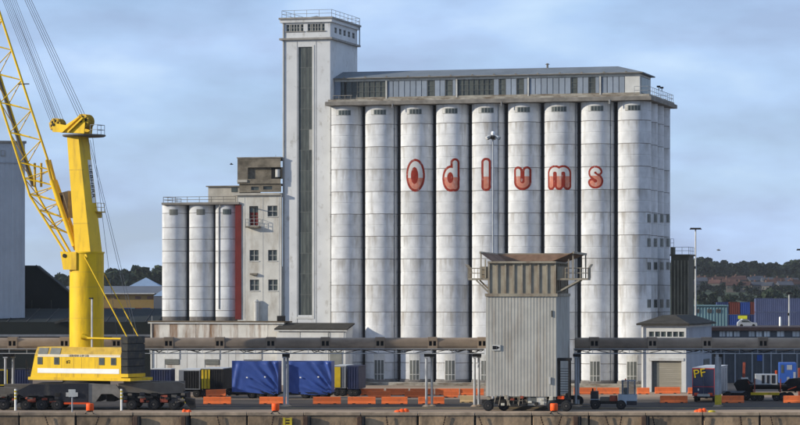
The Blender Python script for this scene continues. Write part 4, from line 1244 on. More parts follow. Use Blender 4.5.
part('red_cover', MB().box(fh.u(557, 0), fh.u(564, 0), 0.2, 0.8, 1.3, 1.62, 0.04), M['red_plastic'], hop)
part('cable_drum', MB().lathe([(0.45, -0.2), (0.45, -0.14), (0.2, -0.13), (0.2, 0.13), (0.45, 0.14), (0.45, 0.2)], 20, True, 'y', (fh.u(520, 0.6), 0.7, 1.25)), M['dark_steel'], hop)
# dark access tower on the right side and tow bar
mb = MB(); a = HU + 0.12; zt3 = fh.z(358, HU, 1)
for (x, y) in ((a, 0.5), (a + 1.15, 0.5), (a, 2.2), (a + 1.15, 2.2)):
    mb.box(x - 0.07, x + 0.07, y - 0.07, y + 0.07, 1.2, zt3)
mb.box(a - 0.1, a + 1.3, 0.4, 2.3, zt3 - 0.3, zt3)
mb.box(a - 0.05, a + 1.2, 0.45, 2.25, 1.2, 1.35)
ac_ = part('access_frame', mb, M['dark_steel'], hop)
mb = MB()
for k in range(12):
    mb.box(a + 0.05, a + 1.1, 0.7 + 0.1 * k, 0.95 + 0.1 * k, 1.5 + k * 0.27, 1.55 + k * 0.27)
part('stair', mb, M['dark_steel'], ac_)
mb = MB(); mb.tube((HU + 1.1, 0.6, 0.85), (fh.u(590, -0.2), -0.2, 0.62), 0.06, 6); part('tow_bar', mb, M['dark_steel'], hop)

# ---------------------------------------------------------------- mobile harbour crane
M['crane'] = mat('crane_yellow', (0.70, 0.44, 0.008), 0.5, 0.07, 0.6, dirt=(0.26, 0.14, 0.02), dirt_amt=0.7, dscale=1.1, dstretch=(1, 1, 0.18), dlo=0.52, dhi=0.76, rand=0.02, spec=0.2)
M['crane_dark'] = mat('crane_worn_yellow', (0.50, 0.32, 0.04), 0.6, 0.2, 1.2, dirt=(0.14, 0.08, 0.03), dirt_amt=0.7, dscale=1.4, dstretch=(1, 1, 0.6))
M['white_paint'] = mat('white_stripe_paint', (0.74, 0.73, 0.68), 0.6, 0.06, 1)
M['navy_steel'] = mat('chassis_navy_paint', (0.022, 0.023, 0.029), 0.6, 0.2, 0.7, dirt=(0.14, 0.12, 0.09), dirt_amt=0.5, dscale=0.8, dstretch=(1, 1, 0.6))
M['grey_steel'] = mat('chassis_grey_paint', (0.15, 0.13, 0.105), 0.7, 0.18, 0.8, dirt=(0.12, 0.09, 0.06), dirt_amt=0.6, dscale=0.8, dstretch=(1, 1, 0.6))
M['weight'] = mat('counterweight_grey', (0.05, 0.05, 0.048), 0.8, 0.2, 1.0, dirt=(0.2, 0.15, 0.05), dirt_amt=0.4, dscale=1.0, dstretch=(1, 1, 1))
M['rope'] = mat('wire_rope', (0.10, 0.11, 0.13), 0.6, 0.1, 1)
DK = 315.5
fc = Frame(PX(86.5, DK), DK, 25.0)
crane = thing('harbour_crane', 'yellow mobile harbour crane with lattice jib raised beyond the frame', 'crane', fc.loc, 0.0)
TC = Matrix.Rotation(fc.rz, 4, 'Z')
C = lambda: MB(TC)
W0, W1 = -2.3, 2.3
zf = lambda y, px=80, v=W0: fc.z(y, fc.u(px, v), v)
# machinery house
hu0, hu1 = fc.u(30.5, W0), fc.u(121.0, W0)
z0, z1, z2 = zf(377.5), zf(355.8), zf(347.2)
mb = C(); mb.hexa([(hu0, W0, z0), (hu1, W0, z0), (hu1, W1, z0), (hu0, W1, z0)], [(hu0 + 0.55, W0, z1), (hu1, W0, z1), (hu1, W1, z1), (hu0 + 0.55, W1, z1)])
house = part('machine_house', mb, M['crane'], crane)
mb = C(); mb.hexa([(hu0 + 0.55, W0 - 0.05, z1), (hu1, W0 - 0.05, z1), (hu1, W1, z1), (hu0 + 0.55, W1, z1)], [(hu0 + 0.75, W0 + 0.25, z2), (hu1, W0 + 0.25, z2), (hu1, W1, z2), (hu0 + 0.75, W1, z2)])
hr_ = part('house_roof', mb, M['crane_dark'], house)
for p0, p1 in ((38.0, 47.5), (50, 60)):
    a, b = fc.u(p0, W0), fc.u(p1, W0)
    mb = C(); mb.hexa([(a, W0 - 0.05, z1 + 0.15), (b, W0 - 0.05, z1 + 0.15), (b, W0 + 0.1, z1 + 0.15), (a, W0 + 0.1, z1 + 0.15)], [(a + 0.08, W0 + 0.17, z2 - 0.1), (b + 0.08, W0 + 0.17, z2 - 0.1), (b + 0.08, W0 + 0.4, z2 - 0.1), (a + 0.08, W0 + 0.4, z2 - 0.1)])
    g = part('roof_grille', mb, M['louvre'], hr_)
mb = C(); mb.box(fc.u(38, W0), hu1 - 0.05, W0 - 0.03, W0 - 0.004, zf(356.8), zf(354.6)); part('white_band', mb, M['white_paint'], house)
mb = C(); mb.box(fc.u(37.6, W0), fc.u(119.3, W0), W0 - 0.03, W0 - 0.004, zf(373.4), zf(368.6)); part('white_stripe', mb, M['white_paint'], house)
for p0, p1 in ((37.6, 42.4), (54.2, 59.2), (99, 104.4), (111, 116)):
    a, b = fc.u(p0, W0), fc.u(p1, W0)
    mb = C(); mb.box(a, b, W0 - 0.05, W0 - 0.004, zf(364.8), zf(357.4)); w = part('window', mb, M['dark_frame'], house)
    mb = C(); mb.box(a + 0.08, b - 0.08, W0 - 0.06, W0 - 0.051, zf(364.2), zf(358.0)); part('pane', mb, M['glass'], w)
for p in (61.5, 73.5, 81.5, 95.0):
    a = fc.u(p, W0); mb = C(); mb.box(a - 0.02, a + 0.02, W0 - 0.012, W0 - 0.002, z0 + 0.05, z1 - 0.05); part('door_seam', mb, M['crane_dark'], house)
tx = text_mb('LIEBHERR LHM 250', 0.30, TC @ Matrix.Translation((fc.u(79, W0), W0 - 0.045, zf(355.8))) @ FACE); part('lettering', tx, M['black'], house)
tx = text_mb('#2', 0.5, TC @ Matrix.Translation((fc.u(68.2, W0), W0 - 0.02, zf(362.0))) @ FACE); part('number', tx, M['black'], house)
mb = C(); mb.box(hu0 - 0.25, hu1 + 1.2, W0 - 0.1, W1 + 0.1, z0 - 0.32, z0 - 0.002); part('slewing_deck', mb, M['crane'], crane)
mb = C()
for k in range(4):
    mb.box(hu0 - 0.75, hu0 - 0.1, W0 + 0.2, W0 + 1.3, z0 + k * 0.35 - 0.2, z0 + k * 0.35 - 0.12)
mb.tube((hu0 - 0.7, W0 + 0.2, z0 - 0.2), (hu0 - 0.7, W0 + 0.2, z0 + 2.0), 0.04, 5); mb.tube((hu0 - 0.15, W0 + 0.2, z0 - 0.2), (hu0 - 0.7, W0 + 0.2, z0 + 2.0), 0.04, 5)
part('step_ladder', mb, M['dark_steel'], crane)
# counterweight slabs
cw0, cw1 = fc.u(121.3, W0 - 0.2), fc.u(128.3, W0 - 0.2)
cwv = fc.v(145.2, cw1)
cz0, cz1 = zf(374, 124), zf(336, 124)
for k in range(5):
    a = cz0 + (cz1 - cz0) * k / 5; b = cz0 + (cz1 - cz0) * (k + 1) / 5
    mb = C(); mb.box(cw0, cw1, W0 - 0.25, cwv, a + 0.03, b - 0.05, 0.06); part('counterweight', mb, M['weight'], crane)
mb = C(); mb.box(cw0 + 0.05, cw1 - 0.1, W0 - 0.1, cwv - 0.15, cz0, cz1 - 0.05); part('weight_core', mb, M['black'], crane)
mb = C(); mb.box(cw0, cw1 + 0.02, W0 - 0.27, cwv, cz0 - 0.35, cz0 + 0.02); part('weight_tray', mb, M['crane'], crane)
# column: round lower part, tapering boxed upper part
ru = (fc.u(102.5) - fc.u(71.0)) / 2 * 0.94; uc = (fc.u(102.5) + fc.u(71.0)) / 2
zk = fc.z(252.5, uc, 0)
mb = C(); mb.lathe([(ru, z2 - 1.2), (ru, zk)], 40, True, 'z', (uc, 0, 0)); colm = part('column', mb, M['crane'], crane)
mb = C(); mb.lathe([(ru + 0.08, zk - 0.1), (ru + 0.08, zk + 0.06)], 40, True, 'z', (uc, 0, 0)); part('flange', mb, M['crane'], colm)
for yy in (272.0, 287.0, 318.0):
    zz_ = fc.z(yy, uc, 0); mb = C(); mb.lathe([(ru + 0.012, zz_ - 0.02), (ru + 0.012, zz_ + 0.02)], 40, True, 'z', (uc, 0, 0)); part('weld_seam', mb, M['crane_dark'], colm)
fv = -1.35
bl, bm = fc.pt(75.2, 252.5, fv), fc.pt(90.4, 252.5, fv)
tl, tm = fc.pt(66.2, 136.5, fv), fc.pt(77.6, 136.5, fv)
bv, tv = fc.v(102.2, bm.x), fc.v(88.6, tm.x)
mb = C()
mb.hexa([(bl.x, fv, zk), (bm.x, fv, zk), (bm.x, bv, zk), (bl.x, bv, zk)], [(tl.x, fv + 0.15, tl.z), (tm.x, fv + 0.15, tl.z), (tm.x, tv, tl.z), (tl.x, tv, tl.z)])
up = part('tower_head', mb, M['crane'], crane)
for yy in (170, 223.5):
    t_ = (252.5 - yy) / (252.5 - 136.5); a = bl.lerp(tl, t_); b = bm.lerp(tm, t_)
    mb = C(); mb.box(a.x - 0.015, b.x + 0.03, fv + 0.15 * t_ - 0.015, fv + 0.5, a.z - 0.03, a.z + 0.03); part('weld_seam', mb, M['crane_dark'], up)
# vertical maker's name on the right flank
t_ = (252.5 - 180) / 116.0
xm_ = bm.x + (tm.x - bm.x) * t_ + 0.06
zt1, zb1 = fc.z(160, xm_, 1.0), fc.z(203, xm_, 1.0)
dx_ = (tm.x - bm.x) / (tl.z - bm.z)
ym = bv + (tv - bv) * t_ - 0.45
mb = C(); mb.add([(xm_ - 0.02 + dx_ * (zb1 - (zt1 + zb1) / 2), ym - 0.4, zb1), (xm_ - 0.02 + dx_ * (zb1 - (zt1 + zb1) / 2), ym + 0.32, zb1), (xm_ - 0.02 + dx_ * (zt1 - (zt1 + zb1) / 2), ym + 0.32, zt1), (xm_ - 0.02 + dx_ * (zt1 - (zt1 + zb1) / 2), ym - 0.4, zt1)], [[0, 1, 2, 3]])
part('name_panel', mb, M['white_paint'], up)
lean = Matrix.Shear('XY', 4, (0, 0)); lean[0][2] = dx_
tx = text_mb('LIEBHERR', 0.86, TC @ Matrix.Translation((xm_, ym - 0.04, (zt1 + zb1) / 2)) @ lean @ Matrix.Rotation(R_(90), 4, 'Z') @ Matrix.Rotation(R_(90), 4, 'X') @ Matrix.Rotation(R_(-90), 4, 'Z')); part('lettering', tx, M['black'], up)
# head platform and rope sheaves
pc = (tl.x + tm.x) / 2 + 0.5; pzz = tl.z
mb = C(); mb.lathe([(2.2, pzz), (2.35, pzz + 0.08), (2.35, pzz + 0.22)], 24, False, 'z', (pc + 0.1, 0.2, 0)); plat = part('head_platform', mb, M['grey_steel'], crane)
px_r = fc.u(97, 0.2)
mb = C(); mb.box(px_r - 1.1, px_r + 0.55, -0.6, 1.0, pzz + 0.05, pzz + 0.2); part('side_platform', mb, M['grey_steel'], plat)
mb = C()
def rail_c(mb, pts, h=1.05, sp=0.7, r=0.03):
    for i in range(len(pts) - 1):
        a, b = Vector(pts[i]), Vector(pts[i + 1]); n = max(1, round((b - a).length / sp))
        for k in range(n + 1):
            p = a.lerp(b, k / n); mb.tube(p, p + Vector((0, 0, h)), r, 5)
        for q in (1.0, 0.5):
            mb.tube(a + Vector((0, 0, h * q)), b + Vector((0, 0, h * q)), r, 5)
rail_c(mb, [(px_r - 0.4, -0.55, pzz + 0.2), (px_r + 0.5, -0.55, pzz + 0.2), (px_r + 0.5, 0.95, pzz + 0.2), (px_r - 0.4, 0.95, pzz + 0.2)])
part('railing', mb, M['rail'], plat)
S1, S2 = fc.pt(57.5, 125.0, 0), fc.pt(85.0, 121.5, 0)
for S, r in ((S1, 0.72), (S2, 0.80)):
    for w in (-0.55, -0.2, 0.15, 0.5):
        mb = C(); mb.lathe([(r * 0.25, w), (r, w), (r * 0.80, w + 0.09), (r, w + 0.18), (r * 0.25, w + 0.18)], 24, False, 'y', S); part('sheave', mb, M['crane_dark'], plat)
    mb = C(); mb.tube((S.x, -0.95, S.z), (S.x, 0.85, S.z), 0.16, 10); part('axle', mb, M['dark_steel'], plat)
    for k in range(6):                              # lightening holes in the outer sheave
        a_ = k * math.pi / 3 + 0.3
        mb = C(); hx, hz_ = S.x + r * 0.58 * math.cos(a_), S.z + r * 0.58 * math.sin(a_)
        mb.tube((hx, -0.57, hz_), (hx, -0.551, hz_), r * 0.19, 10); part('sheave_hole', mb, M['black'], plat)
    for k in range(3):
        a_ = k * math.pi / 3 + 0.8
        mb = C(); mb.bar((S.x - r * 1.02 * math.cos(a_), -0.66, S.z - r * 1.02 * math.sin(a_)), (S.x + r * 1.02 * math.cos(a_), -0.66, S.z + r * 1.02 * math.sin(a_)), 0.09, 0.06); part('rope_keeper', mb, M['crane'], plat)
A, B_ = fc.pt(66, 133.5, 0), fc.pt(86, 133.5, 0)
for w in (-0.85, 0.72):
    mb = C(); mb.prism_xz([(S1.x - 0.1, S1.z - 0.8), (B_.x + 0.25, A.z - 0.1), (S2.x + 0.5, S2.z - 0.3), (S2.x + 0.3, S2.z + 0.4), (S2.x - 0.35, S2.z + 0.5), (A.x + 0.45, S1.z - 0.1), (S1.x + 0.2, S1.z + 0.15), (S1.x - 0.2, S1.z)], w, w + 0.12)
    part('head_plate', mb, M['crane'], plat)
mb = C(); mb.bar((A.x + 0.1, -0.95, A.z + 0.1), (S2.x - 0.1, -0.95, S2.z + 0.5), 0.28, 0.16); mb.bar((A.x + 0.9, -1.0, A.z + 0.1), (S2.x + 0.35, -1.0, S2.z + 0.35), 0.28, 0.16); part('strut', mb, M['crane'], plat)
# jib: one upper and two lower chords, tubular lattice
def jib(pxl, py, w): return fc.pt(pxl, py, w)
tipv = fc.pt(-53, -150, 0.0)
xr = lambda y: 28 + (y - 100) * 0.325
xlf = lambda y: -0.5 + (y - 100) * 0.318
xlb = lambda y: 8.2 + (y - 100) * 0.318
wF, wB = -1.0, 1.0
top_pts = [tipv] + [jib(xr(y), y, 0) for y in (-75,)] + [jib(52, 173, 0), jib(75, 250, 0)]
def lowpts(w, off):
    fx = lambda p, y: jib(p + 4.4 * 0 , y, w)
    return [tipv + Vector((0, w * 0.3, -0.4)), fx((xlf if w < 0 else xlb)(-80), -80), fx(30.0 if w < 0 else 38.0, 196), fx(65.0 if w < 0 else 70, 252)]
lf, lb = lowpts(wF, 0), lowpts(wB, 0)
mb = C()
for pts in (top_pts, lf, lb):
    for i in range(len(pts) - 1):
        mb.tube(pts[i], pts[i + 1], 0.135, 8)
jb = part('jib', mb, M['crane'], crane)
def onpath(pts, z):
    for i in range(len(pts) - 1):
        a, b = pts[i], pts[i + 1]
        if a.z >= z >= b.z:
            return a.lerp(b, (a.z - z) / (a.z - b.z))
    return pts[-1].copy()
mb = C(); mc = C()
nodes = []
y = -70.0
while y < 245:
    zt_n = fc.z(y, fc.u(xr(y), 0), 0)
    nodes.append((onpath(top_pts, zt_n), onpath(lf, zt_n + 0.85), onpath(lb, zt_n + 0.85)))
    y += 30.0 if y < 165 else 16
for i, (a, f, b) in enumerate(nodes):
    mb.tube(a, f, 0.075, 6); mb.tube(a, b, 0.06, 6); mc.tube(f, b, 0.06, 6)
    if i + 1 < len(nodes):
        a2, f2, b2 = nodes[i + 1]
        mb.tube(a, f2, 0.06, 6); mb.tube(a, b2, 0.055, 6); mc.tube(f, b2, 0.055, 6)
part('lattice', mb, M['crane'], jb); part('lattice', mc, M['crane_dark'], jb)
mb = C(); q0_ = onpath(lb, fc.z(-60, 0, 0)); q1_ = onpath(lb, fc.z(185, 0, 0))
mb.bar(q0_ + Vector((-0.1, -0.3, 0)), q1_ + Vector((-0.1, -0.3, 0)), 0.45, 0.12); part('jib_walkway', mb, M['grey_steel'], jb)
for yy in (84.0,):
    p = onpath(top_pts, fc.z(yy, fc.u(xr(yy)), 0)); mb = C(); mb.box(p.x - 0.6, p.x + 0.75, -0.12, 0.12, p.z - 0.06, p.z + 0.04); part('rope_guide', mb, M['dark_steel'], jb)
# buffer posts on the jib, luffing cylinders, pivot bracket
mb = C()
for pxx in (34.8, 41.2):
    a = fc.pt(pxx, 187, 0.2); b = fc.pt(pxx, 163, 0.2); mb.tube(a, b, 0.14, 8)
part('rope_buffer', mb, M['crane_dark'], jb)
mb = C(); mc = C()
for w in (-0.55, 0.55):
    a = fc.pt(48.0 + w * 3, 160, w); b = fc.pt(60 + w * 3, 206, w); c = fc.pt(76 + w * 3, 246, w)
    mb.tube(a, b, 0.16, 10); mc.tube(b.lerp(a, 0.55), c, 0.27, 12)
part('luffing_rod', mb, M['crane_dark'], crane); part('luffing_cylinder', mc, M['crane'], crane)
mb = C(); pb = [fc.pt(63.5, 251.5, -1.35), fc.pt(79.6, 252.2, -1.35), fc.pt(79.6, 270, -1.35), fc.pt(66.5, 269.6, -1.35)]
mb.prism_xz([(p.x, p.z) for p in pb][::-1], -2.05, 1.2); pvb = part('pivot_bracket', mb, M['crane'], crane)
mb = C(); p = fc.pt(66.8, 255.8, -1.6); mb.tube((p.x, -2.15, p.z), (p.x, 1.3, p.z), 0.22, 14); part('pivot_pin', mb, M['dark_steel'], pvb)
# operator's cab behind the jib
a, b = fc.pt(61.5, 218, 1.1), fc.pt(72.5, 191, 1.1)
M['cab_tan'] = mat('cab_weathered_panel', (0.30, 0.25, 0.17), 0.7, 0.2, 1.5)
mb = C(); mb.hexa([(a.x + 0.3, 0.2, a.z), (b.x, 0.2, a.z), (b.x, 2.2, a.z), (a.x + 0.3, 2.2, a.z)], [(a.x, 0.2, b.z - 0.3), (b.x, 0.2, b.z), (b.x, 2.2, b.z), (a.x, 2.2, b.z - 0.3)])
cab = part('operator_cab', mb, M['cab_tan'], crane)
mb = C(); mb.box(a.x + 0.1, a.x + 0.75, 0.17, 0.199, (a.z + b.z) / 2 - 0.6, b.z - 0.5); part('window', mb, M['glass'], cab)
p = fc.pt(98.5, 211.5, 1.5)
mb = C(); mb.box(p.x - 0.9, p.x + 0.45, 0.6, 2.2, p.z - 0.12, p.z); rail_c(mb, [(p.x - 0.3, 0.65, p.z), (p.x + 0.4, 0.65, p.z), (p.x + 0.4, 2.1, p.z)], 0.9)
lp = part('landing', mb, M['crane_dark'], crane)
mb = C(); mb.box(p.x - 0.7, p.x + 0.2, 0.9, 1.9, p.z - 0.7, p.z - 0.121); part('winch_box', mb, M['crane_dark'], lp)
# back stays, base strut, ladder
mb = C(); a = fc.pt(84.5, 256.5, -1.75); b = fc.pt(127.5, 338, W0 + 0.1); mb.tube(a, b, 0.07, 8)
a2 = fc.pt(101, 268, 1.7); b2 = fc.pt(138.5, 337, cwv - 0.6); mb.tube(a2, b2, 0.055, 8)
st_ = part('back_stay', mb, M['crane'], crane)
mb = C(); mb.lathe([(0.3, -0.3), (0.34, 0.0), (0.3, 0.3)], 14, True, 'y', (a.x - 0.02, a.y + 0.35, a.z)); part('stay_boss', mb, M['crane'], st_)
mb = C(); a = fc.pt(84, 338, -1.9); b = fc.pt(121, 338.8, W0); mb.tube(a, b, 0.10, 8); mb.tube(fc.pt(82.5, 336.5, -1.9), fc.pt(88.5, 338, -1.9), 0.34, 10, 0.1); part('base_strut', mb, M['crane'], crane)
mb = C(); u_ = fc.u(92, -1.75); mb.box(u_ - 0.07, u_ + 0.07, -1.85, -1.7, z2, fc.z(299, u_, -1.75)); part('conduit', mb, M['pale'], colm)
mb = C(); mb.box(u_ - 0.3, u_ + 0.12, -1.9, -1.65, fc.z(299, u_, -1.75), fc.z(297.6, u_, -1.75)); part('hood', mb, M['dark_steel'], colm)
# hoist and luffing ropes
mb = C()
for k in range(5):
    w = -0.5 + k * 0.25
    mb.tube((S1.x - 0.55 + k * 0.1, w, S1.z + 0.3), tipv + Vector((-0.3 + k * 0.15, w * 0.4, 0)), 0.028, 4)
for k in range(4):
    w = -0.45 + k * 0.3
    mb.tube((S1.x + 0.1 + k * 0.12, w, S1.z + 0.6), tipv + Vector((0.6 + k * 0.12, w * 0.4, 0.3)), 0.026, 4)
for k in range(4):
    w = -0.5 + k * 0.3
    mb.tube((S2.x - 0.6 + 0.15 * k, w, S2.z + 0.55), tipv + Vector((0.9 + k * 0.13, w * 0.4, 0.8)), 0.032, 4)
for pxx, pyb, pxe in ((88.5, 140, 137.0), (90.0, 140, 140), (92.5, 136, 117)):
    a = fc.pt(pxx, pyb, 0.6); b = fc.pt(pxe, 345 if pxe > 120 else 336, 0.6); mb.tube(a, b, 0.026, 4)
part('wire_ropes', mb, M['rope'], crane)
# undercarriage (square to the quay)
lx = lambda px, D=DK - 4: PX(px, D) - fc.ox
U = lambda: MB()
dz = z0 - 0.32
mb = U(); mb.lathe([(2.6, dz - 0.55), (2.6, dz - 0.002)], 32, True); part('slew_ring', mb, M['dark_steel'], crane)
yf = -4.0
def lz(y): return PZ(y, DK - 4)
mb = U()
mb.prism_xz([(lx(16), lz(391.5)), (lx(21), lz(396.0)), (lx(52), lz(395.5)), (lx(66), lz(402.5)), (lx(88), lz(404.0)), (lx(88), lz(383.2)), (lx(31), lz(384.0))], yf, yf + 1.0)
mb.box(lx(34), lx(88), yf + 1.0, 4.0, lz(396), lz(384.2))
ch_ = part('chassis', mb, M['navy_steel'], crane)
mb = U(); mb.prism_xz([(lx(88.2), lz(402.5)), (lx(95), lz(402.5)), (lx(101), lz(394.0)), (lx(112), lz(394.0)), (lx(119), lz(398.5)), (lx(123.5), lz(396)), (lx(116), lz(384.8)), (lx(88.2), lz(383.6))], yf + 0.1, yf + 0.9); part('outrigger_gusset', mb, M['slab'], ch_)
mb = U(); mb.prism_xz([(lx(118), lz(391.8)), (lx(160), lz(394.2)), (lx(182), lz(393.0)), (lx(184), lz(383.6)), (lx(178), lz(381.8)), (lx(118), lz(383.8))], yf + 0.3, yf + 1.5); part('outrigger_beam', mb, M['grey_steel'], ch_)
mb = U(); mb.box(lx(118), lx(180), 2.4, 3.6, lz(393), lz(383)); part('outrigger_beam', mb, M['grey_steel'], ch_)
mb = U(); mb.box(lx(-4), lx(34), 2.4, 3.6, lz(394), lz(386)); part('outrigger_beam', mb, M['grey_steel'], ch_)
mb = U(); mb.prism_xz([(lx(-10), lz(396.0)), (lx(16), lz(396)), (lx(21), lz(392)), (lx(15), lz(388)), (lx(-10), lz(387))], yf + 0.4, yf + 1.6); part('outrigger_beam', mb, M['grey_steel'], ch_)
mb = U(); mb.box(lx(64), lx(90), yf - 0.12, yf - 0.004, lz(404.2), lz(402.4)); part('red_board', mb, M['red_plastic'], ch_)
for pxx in (66.2, 74.5):
    mb = U(); mb.box(lx(pxx), lx(pxx + 3.4), yf - 0.2, yf - 0.004, lz(396.5), lz(392.5)); part('control_box', mb, M['pale'], ch_)
for pxx in (3.5, 25.5, 41.5, 57.0, 131.5, 153.5, 174.0):
    rr_ = 0.62
    bg = part('axle_frame', MB().box(lx(pxx) - 0.3, lx(pxx) + 0.3, yf + 0.2, yf + 1.2, 0.6, lz(394.5)), M['grey_steel'] if pxx in (3.5, 25.5, 174.0) else M['dark_steel'], crane)
    wheel(crane, lx(pxx), yf + 0.15, rr_, 0.42)
    wheel(crane, lx(pxx), yf + 1.5, rr_, 0.42)
    wheel(crane, lx(pxx), 3.0, rr_, 0.42)
M['red_oxide'] = mat('rusty_red_hub', (0.30, 0.07, 0.04), 0.7, 0.3, 2)
for pxx in (30, 33.5, 14, 142, 148, 162, 166):
    part('brake_unit', MB().box(lx(pxx) - 0.2, lx(pxx) + 0.22, yf - 0.05, yf + 0.25, 0.85, 1.3, 0.04), M['red_oxide'], crane)
for pxx in (88, 96, 110):
    mb = U(); mb.box(lx(pxx) - 0.5, lx(pxx) + 0.4, yf + 1.2, 3.4, 0.9, lz(392)); part('jack_housing', mb, M['dark_steel'], crane)

rk = random.Random(21)
def clutter(pa, pb, n, zlo, zhi, yy):
    """pumps, air tanks and hose guards slung under the frame"""
    for i in range(n):
        x = lx(rk.uniform(pa, pb)); z = rk.uniform(zlo, zhi); w = rk.uniform(0.15, 0.45); h = rk.uniform(0.12, 0.4)
        if rk.random() < 0.45:
            o = part('air_tank', MB().tube((x - w, yy + rk.uniform(-0.1, 0.2), z), (x + w, yy + rk.uniform(-0.1, 0.2), z), 0.14, 10), rk.choice((M['dark_steel'], M['grey_steel'], M['red_oxide'])), crane)
        else:
            o = part('hydraulic_unit', MB().box(x - w, x + w, yy - 0.1, yy + 0.3, z, z + h, 0.03), rk.choice((M['dark_steel'], M['navy_steel'], M['grey_steel'], M['black'])), crane)
clutter(-2, 20, 9, 0.9, 1.5, yf - 0.05); clutter(22, 62, 12, 0.95, 1.5, yf - 0.02); clutter(124, 184, 22, 0.8, 1.6, yf + 0.0)
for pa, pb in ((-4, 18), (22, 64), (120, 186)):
    part('under_shadow_box', MB().box(lx(pa), lx(pb), yf + 0.5, 2.8, 0.75, lz(393.5)), M['black'], crane)  # black block standing in for the deep shade beneath the chassis
for pxx in (25.5, 41.5, 131.5, 153.5, 174.0):
    mb = MB(); n_ = 9
    for k in range(n_):
        a0, a1 = math.pi * (0.1 + 0.8 * k / n_), math.pi * (0.1 + 0.8 * (k + 1) / n_)
        p0 = Vector((lx(pxx) + 0.72 * math.cos(a0), 0, 0.62 + 0.72 * math.sin(a0))); p1 = Vector((lx(pxx) + 0.72 * math.cos(a1), 0, 0.62 + 0.72 * math.sin(a1)))
        mb.add([(p0.x, yf - 0.15, p0.z), (p1.x, yf - 0.15, p1.z), (p1.x, yf + 0.45, p1.z), (p0.x, yf + 0.45, p0.z)], [[0, 1, 2, 3]])
    part('mudguard', mb, M['dark_steel'], crane)
mb = MB(); mb.prism_xz([(lx(185), 1.4), (lx(194), 1.2), (lx(195), 0.2), (lx(190), 0.2), (lx(186), 0.7)], yf + 0.1, yf + 1.6); part('outrigger_foot', mb, M['dark_steel'], crane)
part('foot_stripe', MB().bar((lx(182.5), yf - 0.04, 1.35), (lx(185.5), yf - 0.04, 0.75), 0.12, 0.05), M['yellow_paint'], crane)
rk2 = random.Random(4)
for i in range(16):
    u_ = rk2.uniform(0.8, HU - 0.2); z_ = rk2.uniform(0.55, 1.35)
    if i % 3:
        part('valve_block', MB().box(u_ - 0.2, u_ + 0.2, -0.12, 0.3, z_, z_ + rk2.uniform(0.15, 0.4), 0.03), rk2.choice((M['dark_steel'], M['hop_steel'], M['machine_white'], M['red_oxide'])), hop)
    else:
        part('pipe_run', MB().tube((u_, -0.1, 0.6), (u_ + rk2.uniform(-0.6, 0.6), -0.1, 1.7), 0.05, 6), M['hop_steel'], hop)

# ---------------------------------------------------------------- barriers
M['barrier'] = mat('orange_barrier', (0.78, 0.17, 0.045), 0.6, 0.10, 0.9, dirt=(0.30, 0.10, 0.05), dirt_amt=0.75, dscale=1.8, dstretch=(1, 1, 1), rand=0.2, dlo=0.48)
M['barrier_cream'] = mat('cream_barrier', (0.66, 0.47, 0.24), 0.7, 0.12, 0.9, dirt=(0.5, 0.2, 0.05), dirt_amt=0.6, dscale=1.0, dstretch=(1, 1, 1))
def barrier_mesh(L=3.0, hgt=0.82):
    mb = MB()
    prof = [(-0.29, 0.0), (0.29, 0.0), (0.29, 0.14), (0.17, 0.30), (0.13, hgt - 0.05), (0.09, hgt), (-0.09, hgt), (-0.13, hgt - 0.05), (-0.17, 0.30), (-0.29, 0.14)]
    mb.prism_yz(prof, -L / 2 + 0.03, L / 2 - 0.03)
    return mb
bsrc = {}
def barrier(px0, px1, ybase, label, ylift=0.0, m='barrier', tilt=0.0, group=None, rz=0.0):
    D = DG(ybase); x = (PX(px0, D) + PX(px1, D)) / 2; L = round((PX(px1, D) - PX(px0, D)) * 5) / 5
    if (L, m) not in bsrc:
        me = barrier_mesh(L).mesh('barrier'); me.materials.append(M[m]); bsrc[(L, m)] = me
    o = thing('road_barrier', label, 'barrier', (x, D, ylift), rz, group)
    o.rotation_euler = (0, tilt, rz)
    b = bpy.data.objects.new('body', bsrc[(L, m)]); COL.objects.link(b); b.parent = o
    for s in (-1, 1):
        if ('slot', m) not in bsrc:
            q = MB().box(-0.16, 0.16, -0.302, -0.285, 0.005, 0.09).mesh('slot'); q.materials.append(M['black']); bsrc[('slot', m)] = q
        k = bpy.data.objects.new('fork_slot', bsrc[('slot', m)]); COL.objects.link(k); k.parent = o; k.location = (s * L * 0.28, 0, 0)
    return o
ords = ['first', 'second', 'third', 'fourth', 'fifth', 'sixth', 'seventh', 'eighth']
front = [(203.5, 231.0), (259.5, 287.0), (313.0, 340.8), (347.8, 375.5), (381.0, 408.0), (418.0, 444.5)]
for i, (a, b) in enumerate(front):
    barrier(a, b, 404.0, 'orange barrier, %s from the crane in the row nearest the quay edge' % ords[i], group='barriers in the front row', rz=random.uniform(-0.05, 0.05))
mid = [(368, 391), (404, 428), (443, 458.5)]
for i, (a, b) in enumerate(mid):
    barrier(a, b, 397.6, 'shaded orange barrier in the middle row, %s from the blue tarpaulins' % ords[i], group='barriers in the middle row')
back = [(334.0, 355.5), (359.5, 384.5), (385.5, 409.0), (410.0, 434.2), (435.2, 459.0), (459.8, 484.0)]
for i, (a, b) in enumerate(back):
    barrier(a, b, 395.2, 'bright orange barrier in the row along the silo feet, %s from the tarpaulins' % ords[i], group='barriers along the silo feet', rz=random.uniform(-0.05, 0.05))
for i, (a, b) in enumerate([(573.5, 596.5), (597.2, 619.0), (636.5, 650.0)]):
    barrier(a, b, 394.2, 'orange barrier below the silos right of the hopper, %s from the hopper' % ords[i], group='barriers right of the hopper')
barrier(655.0, 680.0, 393.6, 'orange barrier standing close in front of the roller door')
barrier(660.0, 687.5, 402.8, 'orange barrier alone on the road between tractor and curtain-sided trailer')
barrier(687.5, 694.5, 394.0, 'orange barrier end just showing left of the curtain-sided trailer')
